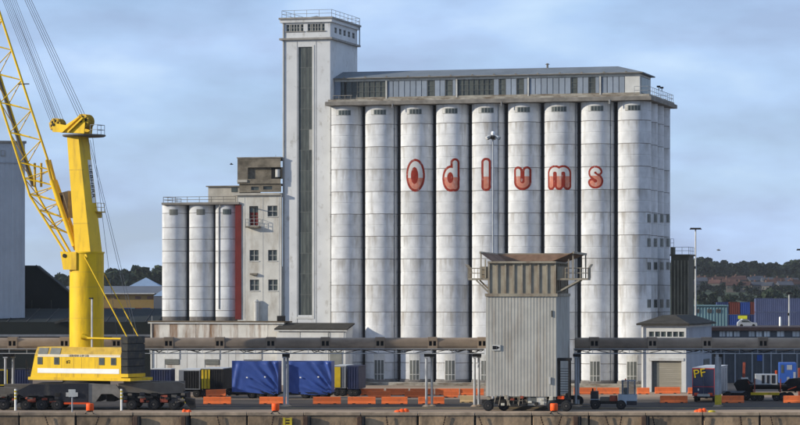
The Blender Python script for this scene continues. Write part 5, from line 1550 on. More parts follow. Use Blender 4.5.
barrier(721.0, 744.5, 402.8, 'orange barrier beside the thick conveyor leg with yellow foot')
barrier(783.0, 808.0, 402.8, 'orange barrier cut off by the right edge of the photo')
barrier(205.5, 226.5, 398.8, 'orange barrier lying askew on blocks behind the leftmost front barrier', 0.30, tilt=-0.035)
barrier(459.5, 474.0, 402.6, 'faded cream and orange barrier near the hopper wheels', m='barrier_cream')

# ---------------------------------------------------------------- tarpaulin-covered trailers
M['tarp'] = mat('blue_tarpaulin', (0.026, 0.062, 0.25), 0.42, 0.12, 0.6, rand=0.08, spec=0.5)
M['truck_black'] = mat('truck_chassis_black', (0.013, 0.013, 0.014), 0.7, 0.3, 2)
def cover(mb, u0, u1, v0, v1, z0, z1, seed):
    """tarpaulin skin with gathered folds running diagonally to the lower right corner"""
    rr = random.Random(seed); ph = rr.random() * 6
    def disp(s, t):                                  # s along 0..1, t height 0..1
        fan = math.atan2(t + 0.12, 1.18 - s)
        w = max(0.0, min(1.0, (s - 0.30) / 0.5))
        w2 = max(0.0, 1 - s / 0.22)
        d = 0.15 * w * math.sin(fan * 26 + ph + 2.0 * s) + 0.06 * w * math.sin(fan * 47 + 1.3)
        d += 0.12 * w2 * math.sin(s * 26 - t * 5 + ph)
        d += 0.03 * math.sin(s * 5 + t * 3 + ph) + 0.012 * math.sin(s * 33 + t * 17)
        return d
    nx, nz = 72, 44
    g = []
    for k in range(nz + 1):
        for i in range(nx + 1):
            s, t = i / nx, k / nz
            hem = 0.16 * math.sin(s * 3.0 + ph) * (1 - t) + 0.1 * (s > 0.93) * (1 - t)
            edge = min(1.0, 12 * min(s, 1 - s), 10 * (1 - t) + 0.05)
            g.append((u0 + (u1 - u0) * s, v0 - 0.05 - disp(s, t) * edge, z0 + hem + (z1 - z0 - hem) * t + 0.05 * math.sin(s * 7 + ph) * (t > 0.98)))
    mb.add(g, [[k * (nx + 1) + i, k * (nx + 1) + i + 1, (k + 1) * (nx + 1) + i + 1, (k + 1) * (nx + 1) + i] for k in range(nz) for i in range(nx)], True)
    n2 = 24
    for T, a, b in ((lambda a_, b_, c: (u1 + b_, a_, c), v0, v1), (lambda a_, b_, c: (u0 - b_, v1 - (a_ - v0), c), v0, v1)):
        g = []
        for k in range(n2 + 1):
            for i in range(n2 + 1):
                s, t = i / n2, k / n2
                d = 0.05 * math.sin(s * 14 + ph) * (1 - t) * min(1, 8 * min(s, 1 - s))
                g.append(T(a + (b - a) * s, d, z0 + (z1 - z0) * t))
        mb.add(g, [[k * (n2 + 1) + i, k * (n2 + 1) + i + 1, (k + 1) * (n2 + 1) + i + 1, (k + 1) * (n2 + 1) + i] for k in range(n2) for i in range(n2)], True)
    mb.add([(u0, v0 - 0.05, z1), (u1, v0 - 0.05, z1), (u1, v1, z1), (u0, v1, z1)], [[0, 1, 2, 3]])
    mb.add([(u1, v1, z0), (u0, v1, z0), (u0, v1, z1), (u1, v1, z1)], [[0, 1, 2, 3]])
def tarp_trailer(p0, p1, ybase, seed, label):
    D = DG(ybase)
    f = Frame(PX(p0, D), D, 8.0)
    t = thing('tarped_trailer', label, 'trailer', f.loc, f.rz, 'tarpaulin-covered trailers')
    L = f.u(p1); z0, z1 = f.z(392.5, L / 2, 0), f.z(361.2, L / 2, 0)
    mb = MB(); mb.box(-0.25, L + 0.25, 0.1, 2.5, z0 - 0.16, z0 + 0.02); part('deck', mb, M['truck_black'], t)
    mb = MB(); mb.box(-0.2, L + 0.2, 0.5, 0.7, 0.55, z0 - 0.16); mb.box(-0.2, L + 0.2, 1.9, 2.1, 0.55, z0 - 0.16); mb.box(0.1, 0.3, 0.5, 2.1, 0.5, 0.8); part('chassis', mb, M['truck_black'], t)
    mb = MB(); cover(mb, 0.0, L, 0.12, 2.42, z0 - 0.1, z1, seed); tp = part('tarpaulin', mb, M['tarp'], t)
    mb = MB(); mb.box(0.12, L - 0.12, 0.35, 2.3, z0 + 0.021, z1 - 0.12); part('cargo', mb, M['truck_black'], t)
    for s, q in ((0.33, 0.48), (0.72, 0.5)):
        mb = MB(); x = L * s; z = z0 + (z1 - z0) * q; mb.prism_xz([(x - 0.1, z - 0.05), (x + 0.08, z - 0.09), (x + 0.12, z + 0.05), (x - 0.06, z + 0.08)], -0.17, -0.06); part('eyelet_patch', mb, M['white_paint'], tp)
    for x in (L * 0.42, L * 0.62, L * 0.84):
        for y in (0.35, 2.25):
            wheel(t, x, y, 0.48, 0.34)
    part('under_deck_shade', MB().box(0.1, L - 0.1, 0.55, 2.05, 0.42, z0 - 0.17), M['black'], t)  # black filler that paints the deep shade under the trailer
    part('side_guard', MB().box(0.2, L * 0.32, 0.2, 0.26, 0.7, 0.8), M['pale'], t)
    return t
tarp_trailer(231.8, 278.0, 398.6, 3, 'trailer under a creased blue tarpaulin with its lower left corner in shadow')
tarp_trailer(285.4, 331.2, 398.6, 11, 'trailer under a fully sunlit creased blue tarpaulin behind the conveyor leg')

# ---------------------------------------------------------------- box trailers parked end-on and side-on
M['navy_box'] = mat('navy_container_paint', (0.014, 0.020, 0.055), 0.55, 0.2, 1.0, dirt=(0.08, 0.07, 0.06), dirt_amt=0.4, dscale=1.0)
M['yellow_box'] = mat('yellow_container_paint', (0.55, 0.38, 0.02), 0.6, 0.2, 1.0, dirt=(0.15, 0.09, 0.02), dirt_amt=0.7, dscale=1.2, dstretch=(1, 1, 0.3))
M['grey_box'] = mat('grey_container_paint', (0.17, 0.18, 0.195), 0.6, 0.15, 1.0, dirt=(0.1, 0.08, 0.06), dirt_amt=0.5, dscale=1.0)
M['light_grey'] = mat('light_grey_trailer_roof', (0.50, 0.50, 0.48), 0.6, 0.15, 1.0)
def box_trailer(p0, p1, ybase, ytop, yfloor, a, depth, mats, label, name='box_trailer', rib=0.3, seams=True):
    D = DG(ybase); f = Frame(PX(p0, D), D, a)
    t = thing(name, label, 'trailer', f.loc, f.rz)
    L = f.u(p1); z0, z1 = f.z(yfloor, L / 2, 0), f.z(ytop, L / 2, 0)
    bx = part('body', MB().box(0.04, L - 0.04, 0.04, depth, z0, z1 - 0.03), mats[0], t)
    mb = MB(); corrugated(mb, 0.05, L - 0.05, z0 + 0.1, z1 - 0.1, lambda a_, b_, c: (a_, b_ + 0.035, c), rib, 0.035); part('front_sheet', mb, mats[0], bx)
    mb = MB()
    for x in (0.0, L - 0.1):
        mb.box(x, x + 0.1, 0.0, 0.12, z0, z1)
    mb.box(0.1, L - 0.1, 0.0, 0.1, z1 - 0.1, z1); mb.box(0.1, L - 0.1, 0.0, 0.1, z0, z0 + 0.1); part('corner_frame', mb, mats[1], bx)
    part('roof', MB().box(0.0, L, 0.0, depth + 0.02, z1 + 0.002, z1 + 0.09), mats[2], bx)
    mb = MB(); mb.box(0.2, L - 0.2, 0.4, 0.6, z0 - 0.3, z0 - 0.002); mb.box(0.2, L - 0.2, min(2.0, depth - 0.2), min(2.2, depth), z0 - 0.3, z0 - 0.002); part('chassis', mb, M['truck_black'], t)
    for x in ((0.45, L - 0.45) if L < 3 else (L * 0.2, L * 0.7, L * 0.88)):
        wheel(t, x, 0.32, 0.48, 0.3)
        wheel(t, x, min(2.2, depth) - 0.1, 0.48, 0.3)
    return t, f, L, z0, z1, bx
t, f, L, z0, z1, bx = box_trailer(150.5, 171.0, 399.2, 369.4, 389.5, 8, 2.4, (M['navy_box'], M['navy_box'], M['light_grey']), 'navy box trailer half hidden behind the crane undercarriage')
t, f, L, z0, z1, bx = box_trailer(178.8, 200.0, 397.5, 370.2, 389.5, 8, 6.0, (M['truck_black'], M['grey_box'], M['light_grey']), 'black container trailer with grey corner post beside the navy one')
part('grey_door', MB().box(0.1, 0.62, -0.06, -0.01, z0 + 0.1, z1 - 0.1), M['grey_box'], bx)
t, f, L, z0, z1, bx = box_trailer(200.6, 223.0, 398.2, 369.0, 389.5, 8, 6.0, (M['truck_black'], M['dark_steel'], M['light_grey']), 'dark container trailer with a yellow door leaf left of the tarpaulins')
part('door_leaf', MB().box(0.12, 1.15, -0.07, -0.01, z0 + 0.1, z1 - 0.1, 0.02), M['yellow_box'], bx, label='yellow door leaf')
for k in (0.4, 0.8):
    part('lock_rod', MB().tube((k, -0.1, z0 + 0.1), (k, -0.1, z1 - 0.1), 0.03, 6), M['dark_steel'], bx)
t, f, L, z0, z1, bx = box_trailer(225.4, 240.5, 395.5, 369.5, 387.0, 8, 5.0, (M['yellow_box'], M['pale'], M['light_grey']), 'yellow container trailer peeping out behind the left tarpaulin')
t, f, L, z0, z1, bx = box_trailer(333.0, 346.0, 396.2, 366.2, 388.2, 8, 6.0, (M['grey_box'], M['grey_box'], M['light_grey']), 'grey and yellow container trailer just right of the tarpaulins')
part('door_leaf', MB().box(0.12, 0.95, -0.07, -0.01, z0 + 0.1, z1 - 0.1, 0.02), M['yellow_box'], bx, label='yellow door leaf')
t, f, L, z0, z1, bx = box_trailer(347.6, 358.6, 396.6, 366.8, 389.2, 8, 6.0, (M['navy_box'], M['navy_box'], M['navy_box']), 'narrow navy container trailer in front of the first silo')

# ---------------------------------------------------------------- curtain-sided trailer lettered PF
M['pf_navy'] = mat('trailer_navy_doors', (0.02, 0.028, 0.065), 0.45, 0.1, 1.0, spec=0.4)
M['pf_side'] = mat('trailer_pale_curtain', (0.42, 0.41, 0.40), 0.6, 0.12, 0.6, dirt=(0.2, 0.15, 0.12), dirt_amt=0.5, dscale=0.6, dstretch=(1, 1, 0.5))
M['pf_red'] = mat('red_piping', (0.45, 0.03, 0.03), 0.5, 0.1, 1)
M['pf_yellow'] = mat('yellow_letters', (0.80, 0.55, 0.02), 0.5, 0.05, 1)
Dp = DG(402.2); fp = Frame(PX(692.3, Dp), Dp, 13.0)
pf = thing('curtain_trailer', 'navy curtain-sided trailer with yellow PF letters on its rear doors', 'trailer', fp.loc, fp.rz)
L = fp.u(714.5); LV = 13.2
z0, z1 = fp.z(396.0, 1, 0), fp.z(368.2, 1, 0)
part('body', MB().box(0.02, L - 0.02, 0.06, LV, z0, z1 - 0.05), M['pf_side'], pf)
dr = []
for k in (0, 1):
    dr.append(part('rear_door', MB().box(0.06 + k * (L / 2 - 0.03), L / 2 - 0.01 + k * (L / 2 - 0.05), 0.0, 0.058, z0 + 0.1, z1 - 0.12), M['pf_navy'], pf))
mb = MB(); mb.box(0, 0.06, -0.01, 0.1, z0, z1); mb.box(L - 0.06, L, -0.01, 0.1, z0, z1); mb.box(0.06, L - 0.06, -0.01, 0.1, z1 - 0.1, z1); mb.box(0.06, L - 0.06, -0.01, 0.1, z0, z0 + 0.08); mb.box(0.08, L - 0.08, -0.012, -0.002, z0 + 1.05, z0 + 1.1)
part('red_frame', mb, M['pf_red'], pf)
tx = text_mb('PF', 1.35, Matrix.Translation((fp.u(699.5), -0.03, fp.z(373.6, 1, 0))) @ FACE @ Matrix.Rotation(R_(9), 4, 'Z') @ Matrix.Scale(1.12, 4, (1, 0, 0)), 0.02)
part('lettering', tx, M['pf_yellow'], pf)
part('roof', MB().box(-0.02, L + 0.02, 0.0, LV + 0.02, z1 + 0.002, z1 + 0.07), M['light_grey'], pf)
for x in (0.22, L - 0.72):
    part('tail_light', MB().box(x, x + 0.5, -0.05, -0.012, z0 + 0.12, z0 + 0.36, 0.02), M['red_plastic'], pf)
part('sticker', MB().box(0.62, 0.78, -0.02, -0.003, z0 + 0.6, z0 + 0.85), M['white_paint'], pf)
part('bumper', MB().box(0.1, L - 0.1, -0.05, 0.15, 0.5, 0.62), M['truck_black'], pf)
part('number_plate', MB().box(L / 2 - 0.7, L / 2 + 0.75, -0.07, -0.052, 0.68, 0.98), M['pale'], pf)
part('rear_beam', MB().box(0.2, L - 0.2, -0.04, 0.3, 0.62, z0 - 0.01), M['truck_black'], pf)
for y in (1.5, 2.8, 4.1, 11.5):
    for x in (0.22, L - 0.22):
        wh = MB(); wh.lathe([(0.28, -0.16), (0.45, -0.16), (0.48, -0.1), (0.48, 0.1), (0.45, 0.16), (0.28, 0.16)], 20, True, 'y'); o = part('wheel', wh, M['rubber'], pf, (x, y, 0.48)); o.rotation_euler = (0, 0, R_(90) if x > 1 else R_(-90))
mb = MB(); mb.box(L * 0.3, L * 0.3 + 0.2, 0.3, LV - 0.2, 0.7, z0 - 0.01); mb.box(L * 0.6, L * 0.6 + 0.2, 0.3, LV - 0.2, 0.7, z0 - 0.01); part('chassis', mb, M['truck_black'], pf)
for k in range(9):
    y = 0.8 + k * 1.45
    part('curtain_strap', MB().box(L - 0.02, L + 0.01, y, y + 0.06, z0 - 0.1, z1 - 0.2), M['dark_steel'], pf)

# ---------------------------------------------------------------- terminal tractor
M['tractor_blue'] = mat('tractor_grey_blue', (0.30, 0.36, 0.41), 0.55, 0.12, 1.0, dirt=(0.12, 0.1, 0.08), dirt_amt=0.5, dscale=1.0)
Dt = DG(409.6); ft = Frame(PX(587.5, Dt), Dt, 6.0)
tr_ = thing('terminal_tractor', 'low grey-blue yard tractor with glazed cab beside the hopper', 'tractor', ft.loc, ft.rz)
tz_ = lambda y: ft.z(y, 2.5, 0)
mb = MB(); mb.box(ft.u(590), ft.u(636), 0.4, 1.9, 0.6, 0.92); part('chassis', mb, M['dark_steel'], tr_)
mb = MB(); a, b = ft.u(618.0), ft.u(636.6)
mb.prism_xz([(a, 0.55), (b - 0.25, 0.55), (b, 0.8), (b, tz_(394.5)), (a, tz_(394.5))], 0.12, 2.2); cb = part('cab_base', mb, M['tractor_blue'], tr_)
part('lower_panel', MB().box(ft.u(626.5), b + 0.02, 0.08, 0.118, 0.5, 0.95), M['navy_steel'], cb)
mb = MB(); ca, cb2 = ft.u(621.6), ft.u(634.8); zz0, zz1 = tz_(394.4), tz_(381.4)
for x in (ca, cb2 - 0.1, ft.u(627)):
    for y in (0.2, 2.0):
        mb.box(x, x + 0.14, y, y + 0.14, zz0, zz1)
mb.box(ca - 0.05, cb2 + 0.05, 0.15, 2.15, zz1, zz1 + 0.1, 0.02)
cf = part('cab_frame', mb, M['grey_box'], tr_)
M['cab_glass'] = mat('clear_cab_glass', (0.10, 0.12, 0.12), 0.1, 0.2, 1, spec=0.5)
_n = M['cab_glass'].node_tree.nodes; _l = M['cab_glass'].node_tree.links
_tr = _n.new('ShaderNodeBsdfTransparent'); _mx = _n.new('ShaderNodeMixShader'); _mx.inputs[0].default_value = 0.35
_l.new(_tr.outputs[0], _mx.inputs[1]); _l.new(_n['Principled BSDF'].outputs[0], _mx.inputs[2]); _l.new(_mx.outputs[0], _n['Material Output'].inputs['Surface'])
for x0_, x1_ in ((ca + 0.11, ft.u(627) - 0.01), (ft.u(627) + 0.11, cb2 - 0.11)):
    part('window', MB().box(x0_, x1_, 0.23, 0.25, zz0 + 0.02, zz1 - 0.02), M['cab_glass'], cf)
part('seat', MB().box(ca + 0.2, ca + 0.6, 0.8, 1.3, zz0, zz0 + 0.7, 0.04), M['truck_black'], tr_)
part('battery_box', MB().box(ft.u(590.5), ft.u(598), 0.25, 1.9, 0.95, tz_(391.5), 0.03), M['navy_steel'], tr_)
mb = MB(); x = ft.u(592.5); mb.tube((x, 0.6, tz_(391.5)), (x, 0.6, tz_(388.5)), 0.09, 8); part('exhaust', mb, M['truck_black'], tr_)
part('engine_cover', MB().box(ft.u(600), ft.u(609), 0.3, 1.8, 0.92, 1.35, 0.04), M['grey_steel'], tr_)
part('fifth_wheel', MB().box(ft.u(609.5), ft.u(617), 0.3, 1.8, 0.92, 1.5, 0.04), M['red_oxide'], tr_)
part('head_lamp', MB().box(b - 0.02, b + 0.05, 0.3, 0.55, 1.1, 1.3), M['white_paint'], cb)
part('beacon', MB().tube((ca + 0.4, 1.0, zz1 + 0.1), (ca + 0.4, 1.0, zz1 + 0.28), 0.07, 8), M['red_plastic'], cf)
part('mirror', MB().box(cb2 + 0.02, cb2 + 0.08, -0.12, 0.1, zz0 + 0.6, zz0 + 1.0), M['truck_black'], cf)
part('rear_panel', MB().box(ca + 0.01, ca + 0.05, 0.35, 1.99, zz0, zz1 - 0.01), M['tractor_blue'], cf)
part('fender', MB().box(ft.u(590.2), ft.u(600.0), 0.1, 0.6, 1.06, 1.14), M['tractor_blue'], tr_)
for p in (595.2, 621.0):
    for y in (0.2, 2.0):
        wheel(tr_, ft.u(p), y, 0.52, 0.36)

# ---------------------------------------------------------------- right-hand yard: flatbed with generator, cabin, loader
def flatbed(p0, p1, ybase, label, zdeck=1.25, name='flatbed_trailer'):
    D = DG(ybase); f = Frame(PX(p0, D), D, 6.0)
    t = thing(name, label, 'trailer', f.loc, f.rz)
    L = f.u(p1)
    part('deck', MB().box(0, L, 0, 2.45, zdeck - 0.22, zdeck, 0.03), M['truck_black'], t)
    mb = MB(); mb.box(0.3, L - 0.3, 0.5, 0.7, zdeck - 0.55, zdeck - 0.23); mb.box(0.3, L - 0.3, 1.8, 2.0, zdeck - 0.55, zdeck - 0.23); part('chassis', mb, M['truck_black'], t)
    for x in (L * 0.14, L * 0.3, L * 0.72, L * 0.88):
        for y in (0.2, 2.25):
            wheel(t, x, y, 0.46, 0.32)
    return t, f, L
t, f, L = flatbed(749.0, 787.0, 401.0, 'dark flatbed trailer carrying the white generator', 1.9)
for x in (0.6, L - 0.8):
    part('stake', MB().box(x, x + 0.12, -0.03, 0.1, 1.0, 2.6), M['red_oxide'], t)
part('rear_board', MB().box(0.2, L * 0.8, -0.08, -0.005, 0.7, 1.0), M['yellow_box'], t)
gen = thing('generator_set', 'white boxed generator with dark louvres on a flatbed', 'generator', f.loc, f.rz)
a, b = f.u(755.2), f.u(777.5); gz = f.z(374.2, 2, 0)
bd = part('housing', MB().box(a, b, 0.25, 2.1, 1.92, gz, 0.04), M['light_grey'], gen)
for x0_, x1_ in ((0.30, 0.42), (0.52, 0.64), (0.74, 0.9)):
    part('louvre', MB().box(a + (b - a) * x0_, a + (b - a) * x1_, 0.21, 0.249, 2.05, gz - 0.12), M['navy_steel'], bd)
part('exhaust', MB().box(a + (b - a) * 0.90, b - 0.02, 0.7, 1.2, gz, gz + 0.42, 0.05), M['red_plastic'], bd)
Dl = DG(400.2); fl = Frame(PX(727.0, Dl), Dl, 10.0)
ldr = thing('mobile_loader', 'dark mobile loader with a red raised arm behind the barriers', 'loader', fl.loc, fl.rz)
mb = MB(); q = lambda px, py: (fl.u(px), fl.z(py, fl.u(px), 0))
mb.prism_xz([q(737, 391), q(752, 393), q(752, 383), q(747, 379), q(738, 379.5), q(733.5, 384)], 0.2, 2.3); bd = part('body', mb, M['truck_black'], ldr)
part('arm', MB().bar((fl.u(743.3), 0.8, fl.z(380, 2, 0)), (fl.u(743.8), 0.8, fl.z(362.5, 2, 0)), 0.4, 0.3), M['red_oxide'], ldr)
part('arm_seat', MB().box(fl.u(741), fl.u(747.5), 0.4, 1.3, fl.z(379.3, 2, 0), fl.z(377.6, 2, 0)), M['pale'], ldr)
part('prop', MB().bar((fl.u(748), 0.15, fl.z(381, 2, 0)), (fl.u(753.5), 0.15, fl.z(392, 2, 0)), 0.22, 0.15), M['red_oxide'], ldr)
part('step_beam', MB().box(fl.u(723), fl.u(745), 0.1, 0.5, fl.z(393, 1, 0), fl.z(391, 1, 0)), M['grey_box'], ldr)
part('chassis', MB().box(fl.u(724), fl.u(753), 0.3, 2.2, 0.5, fl.z(391.5, 1, 0)), M['truck_black'], ldr)
for p in (728, 746):
    for y in (0.25, 2.2):
        wheel(ldr, fl.u(p), y, 0.52, 0.4)
t, f, L = flatbed(780.0, 815.0, 400.4, 'dark flatbed trailer with folded ramp at the right edge', 1.6)
rp_ = part('ramp', MB().hexa([(0.1, 0.2, 1.6), (2.9, 0.2, 1.6), (2.9, 2.2, 1.6), (0.1, 2.2, 1.6)], [(1.1, 0.2, 2.5), (2.9, 0.2, 2.7), (2.9, 2.2, 2.7), (1.1, 2.2, 2.5)]), M['truck_black'], t)
part('orange_strap', MB().bar((0.9, -0.1, 1.25), (1.9, -0.1, 1.62), 0.16, 0.1), M['red_plastic'], t)
M['cabin_blue'] = mat('site_cabin_blue', (0.03, 0.09, 0.33), 0.5, 0.1, 0.8)
Dk = DG(392.5); fk = Frame(PX(779.0, Dk), Dk, 6.0)
kb = thing('site_cabin', 'blue portable cabin stacked above the flatbeds by the shed wall', 'cabin', fk.loc, fk.rz)
L = fk.u(796.5); z0, z1 = fk.z(383, 1, 0), fk.z(363, 1, 0)
bd = part('body', MB().box(0, L, 0, 5, z0, z1, 0.05), M['cabin_blue'], kb)
for x0_, x1_, y0_, y1_ in ((0.12, 0.28, 0.5, 0.9), (0.45, 0.75, 0.66, 0.9), (0.45, 0.6, 0.12, 0.3), (0.82, 0.95, 0.1, 0.55)):
    part('window', MB().box(L * x0_, L * x1_, -0.03, -0.002, z0 + (z1 - z0) * y0_, z0 + (z1 - z0) * y1_), M['glass'] if x0_ < 0.3 else M['shade_blue'], bd)
mb = MB()
for x in (0.15, L - 0.15):
    for y in (0.2, 4.8):
        mb.box(x - 0.12, x + 0.12, y - 0.12, y + 0.12, 0, z0)
mb.box(0.05, L - 0.05, 0.05, 0.3, z0 - 0.3, z0 - 0.002); part('stand', mb, M['dark_steel'], kb)
tag(part('marker_post', MB().box(-0.14, 0.14, -0.1, 0.1, 0, PZ(368, DG(396)), 0.03), M['red_oxide'], None, (PX(799.3, DG(396)), DG(396), 0)), 'red upright post at the right edge of the yard', 'post')

# ---------------------------------------------------------------- quayside bits: markers, bollards, posts
def bin_marker(px, label):
    D = DQ + 0.45; t = thing('mooring_marker', label, 'marker', (PX(px, D), D, 0.14), 0.0, 'orange drums on the coping')
    mb = MB(); mb.lathe([(0.34, 0.12), (0.40, 0.2), (0.40, 0.82), (0.36, 0.9), (0.3, 0.9)], 20, True); part('drum', mb, M['red_plastic'], t)
    mb = MB(); mb.tube((0, 0, 0.0), (0, 0, 0.14), 0.3, 14); part('base', mb, M['rubber'], t)
    for s in (-1, 1):
        part('lashing', MB().tube((s * 0.15, -0.33, 0.15), (s * 0.45, -0.58, -0.16), 0.05, 6), M['chain'], t)
M['red_plastic'] = mat('fluorescent_orange_plastic', (0.85, 0.10, 0.015), 0.5, 0.08, 2)
bin_marker(90.0, 'orange drum marker on the quay edge in front of the crane')
bin_marker(275.5, 'orange drum marker on the quay edge before the left tarpaulin')
bin_marker(554.0, 'large orange drum marker on the quay edge before the hopper wheels')
def heap(px, w, label):
    D = DQ + 0.45
    mb = MB(); rr = random.Random(int(px)); n = 14
    for k in range(3):
        cx = (k - 1) * w * 0.3; r = w * (0.22 + 0.1 * rr.random()); hh = 0.2 + 0.25 * rr.random()
        mb.lathe([(r, 0.0), (r * 0.95, hh * 0.5), (r * 0.6, hh * 0.85), (r * 0.2, hh)], n, True, 'z', (cx, rr.uniform(-0.08, 0.08), 0))
    tag(part('lifebuoy_cover', mb, M['red_plastic'], None, (PX(px, D), D, 0.14)), label, 'cover')
heap(186.5, 0.85, 'crumpled orange cover lying on the coping right of the crane')
heap(402, 1.35, 'crumpled orange cover lying on the coping below the silos')
heap(700.5, 1.25, 'crumpled orange cover lying on the coping below the PF trailer')
mb = MB(); mb.lathe([(0.42, 0), (0.4, 0.1), (0.2, 0.18)], 14, True); tag(part('mooring_ring', mb, M['yellow_paint'], None, (PX(711.5, DQ + 0.4), DQ + 0.4, 0.14)), 'low yellow mooring fitting beside the orange cover', 'mooring fitting')
def post(px, label, ytop, yb, D):
    t = thing('striped_post', label, 'post', (PX(px, D), D, 0.0), 0, 'striped posts by the crane')
    h = PZ(ytop, D)
    part('pole', MB().tube((0, 0, 0), (0, 0, h), 0.12, 12), M['white_paint'], t)
    for k in range(3):
        part('band', MB().tube((0, 0, h * (0.52 + 0.16 * k)), (0, 0, h * (0.60 + 0.16 * k)), 0.128, 12), M['yellow_paint'], t)
post(15.5, 'white and yellow striped post left of the crane wheels', 389, 406, DG(410.5))
post(121.5, 'white and yellow striped post in front of the grey outrigger', 389, 406, DG(410.5))
sp = thing('quay_sign', 'small square sign on a slim pole at the quay edge before the crane', 'sign', (PX(72.2, DQ + 0.3), DQ + 0.3, 0.13))
part('pole', MB().tube((0, 0, 0), (0, 0, PZ(396, DQ)), 0.07, 10), M['steel'], sp)
part('board', MB().box(-0.38, 0.36, -0.1, -0.05, PZ(397, DQ) - 0.13, PZ(389.8, DQ) - 0.1, 0.01), M['pale'], sp)
# mast with floodlights in front of the fifth silo
def mast(px, ytop, ybase, label, r, arms, name='light_mast', head='lamps', grp=None):
    D = DG(ybase); t = thing(name, label, 'light mast', (PX(px, D), D, 0), 0, grp)
    h = PZ(ytop, D)
    part('pole', MB().tube((0, 0, 0), (0, 0, h), r, 12, r * 0.55), M['steel'], t)
    hd = part('head_frame', MB().lathe([(0.25, h - 0.1), (arms, h), (arms, h + 0.1), (0.2, h + 0.2)], 16, False), M['rail'], t)
    for k in range(6):
        a = k * math.pi / 3 + 0.4
        mb = MB(); x, y = arms * math.cos(a), arms * math.sin(a)
        mb.T = Matrix.Translation((x, y, h)) @ Matrix.Rotation(a, 4, 'Z') @ Matrix.Rotation(R_(25), 4, 'Y')
        mb.box(-0.16, 0.3, -0.24, 0.24, -0.22, 0.1, 0.03)
        part('floodlight', mb, M['light_grey'] if k % 2 else M['dark_steel'], t)
    return t, h
M['lampglass'] = mat('floodlight_lens', (0.8, 0.8, 0.78), 0.2, 0.02, 1)
t, h = mast(493.0, 136.8, 399.0, 'slim floodlight mast rising in front of the fifth silo', 0.14, 0.62)
part('top_lamp', MB().lathe([(0.12, h + 0.2), (0.24, h + 0.35), (0.2, h + 0.6), (0.05, h + 0.66)], 12, True), M['lampglass'], t)

# containers behind the crane at the left edge
for p0, p1, m, lb in ((-8, 7.5, 'yellow_box', 'yellow and black container trailer at the left edge behind the conveyor legs'), (13.5, 29.0, 'navy_box', 'navy container trailer at the left behind the crane cab ladder')):
    t, f, L, z0, z1, bx = box_trailer(p0, p1, 399.0, 369.5, 385.5, 4, 2.4, (M['truck_black'] if m == 'yellow_box' else M['navy_box'], M[m], M['dark_steel']), lb)

# ---------------------------------------------------------------- tall lighting columns beyond the gatehouse
def column(px, ytop, D, label, wide):
    t = thing('lighting_column', label, 'street lamp', (PX(px, D), D, 0))
    h = PZ(ytop, D)
    part('pole', MB().tube((0, 0, 0), (0, 0, h), 0.17, 10, 0.11), M['light_grey'], t)
    hd = part('crossarm', MB().box(-wide, wide, -0.1, 0.1, h, h + 0.14), M['dark_steel'], t)
    for x in (-wide * 0.75, 0, wide * 0.75):
        part('lantern', MB().box(x - 0.3, x + 0.3, -0.35, 0.25, h - 0.16, h - 0.002, 0.03), M['dark_steel'], t)
    part('sensor', MB().box(-0.3, -0.02, -0.2, 0.1, h * 0.72, h * 0.72 + 0.4, 0.03), M['dark_steel'], t)
    return t
column(695.6, 228.6, 464.0, 'tall lighting column standing behind the gatehouse', 0.85)
column(789.2, 293.0, 455.0, 'pale lighting column in front of the blue container wall', 0.35)
column(802.0, 249.6, 520.0, 'lighting column whose arm reaches in at the right edge', 0.9)

# ---------------------------------------------------------------- long shed and office right of the gatehouse
M['shed_grey'] = mat('shed_sheeting', (0.10, 0.112, 0.125), 0.75, 0.15, 0.6, dirt=(0.07, 0.07, 0.07), dirt_amt=0.6, dscale=0.5, dstretch=(1, 1, 0.2))
M['brick_brown'] = mat('brown_fascia', (0.17, 0.10, 0.075), 0.85, 0.2, 0.6)
Ds = 405.0
sh_ = thing('yard_office', 'long grey shed with brown fascia and row of pale windows behind the conveyor', 'building', (PX(712, Ds), Ds, 0))
Ls = PX(860, Ds) - PX(712, Ds); so = PX(712, Ds)
zt_ = PZ(327.2, Ds); zf_ = PZ(330.6, Ds)
holes = []
wz0, wz1 = PZ(336.6, Ds), PZ(331.2, Ds)
for p in (719.5, 726.6, 733.9, 748.8, 756.2, 764.0, 777.0, 792.5, 801, 812):
    w_ = 6.2 if p not in (777.0, 792.5) else 7.4
    holes.append((PX(p, Ds) - so, PX(p + w_, Ds) - so, wz0, wz1))
mb = MB(); mb.wall(0, Ls, 0, zf_, holes, 0.0, 0.25); mb.box(0.0, Ls, 0.3, 14, 0, zf_ - 0.01); part('wall', mb, M['shed_grey'], sh_)
M['blind'] = mat('window_blind', (0.72, 0.75, 0.76), 0.5, 0.15, 1.0, rand=0.2)
for a, b, c, d in holes:
    w = part('window', MB().box(a, b, 0.2, 0.26, c, d), M['blind'], sh_)
    part('glazing_bar', MB().box((a + b) / 2 - 0.03, (a + b) / 2 + 0.03, 0.15, 0.199, c, d), M['win_frame'], w)
part('fascia', MB().box(-0.3, Ls, -0.4, 14.4, zf_ + 0.002, zt_), M['brick_brown'], sh_)
for p in (716, 724, 735, 752, 763, 771, 782, 797):
    x = PX(p, Ds) - so
    part('post', MB().box(x - 0.1, x + 0.1, -0.16, -0.003, 0, PZ(352, Ds)), M['shade_blue'], sh_)
mb = MB()
for k in range(int(Ls / 0.6)):
    mb.box(k * 0.6, k * 0.6 + 0.14, -0.06, -0.003, 0.2, PZ(340, Ds))
o = part('sheeting_rib', mb, M['shed_grey'], sh_); o['kind'] = 'stuff'
part('blue_panel', MB().box(PX(757, Ds) - so, PX(763, Ds) - so, -0.08, -0.003, PZ(361, Ds), PZ(355, Ds)), M['cabin_blue'], sh_)

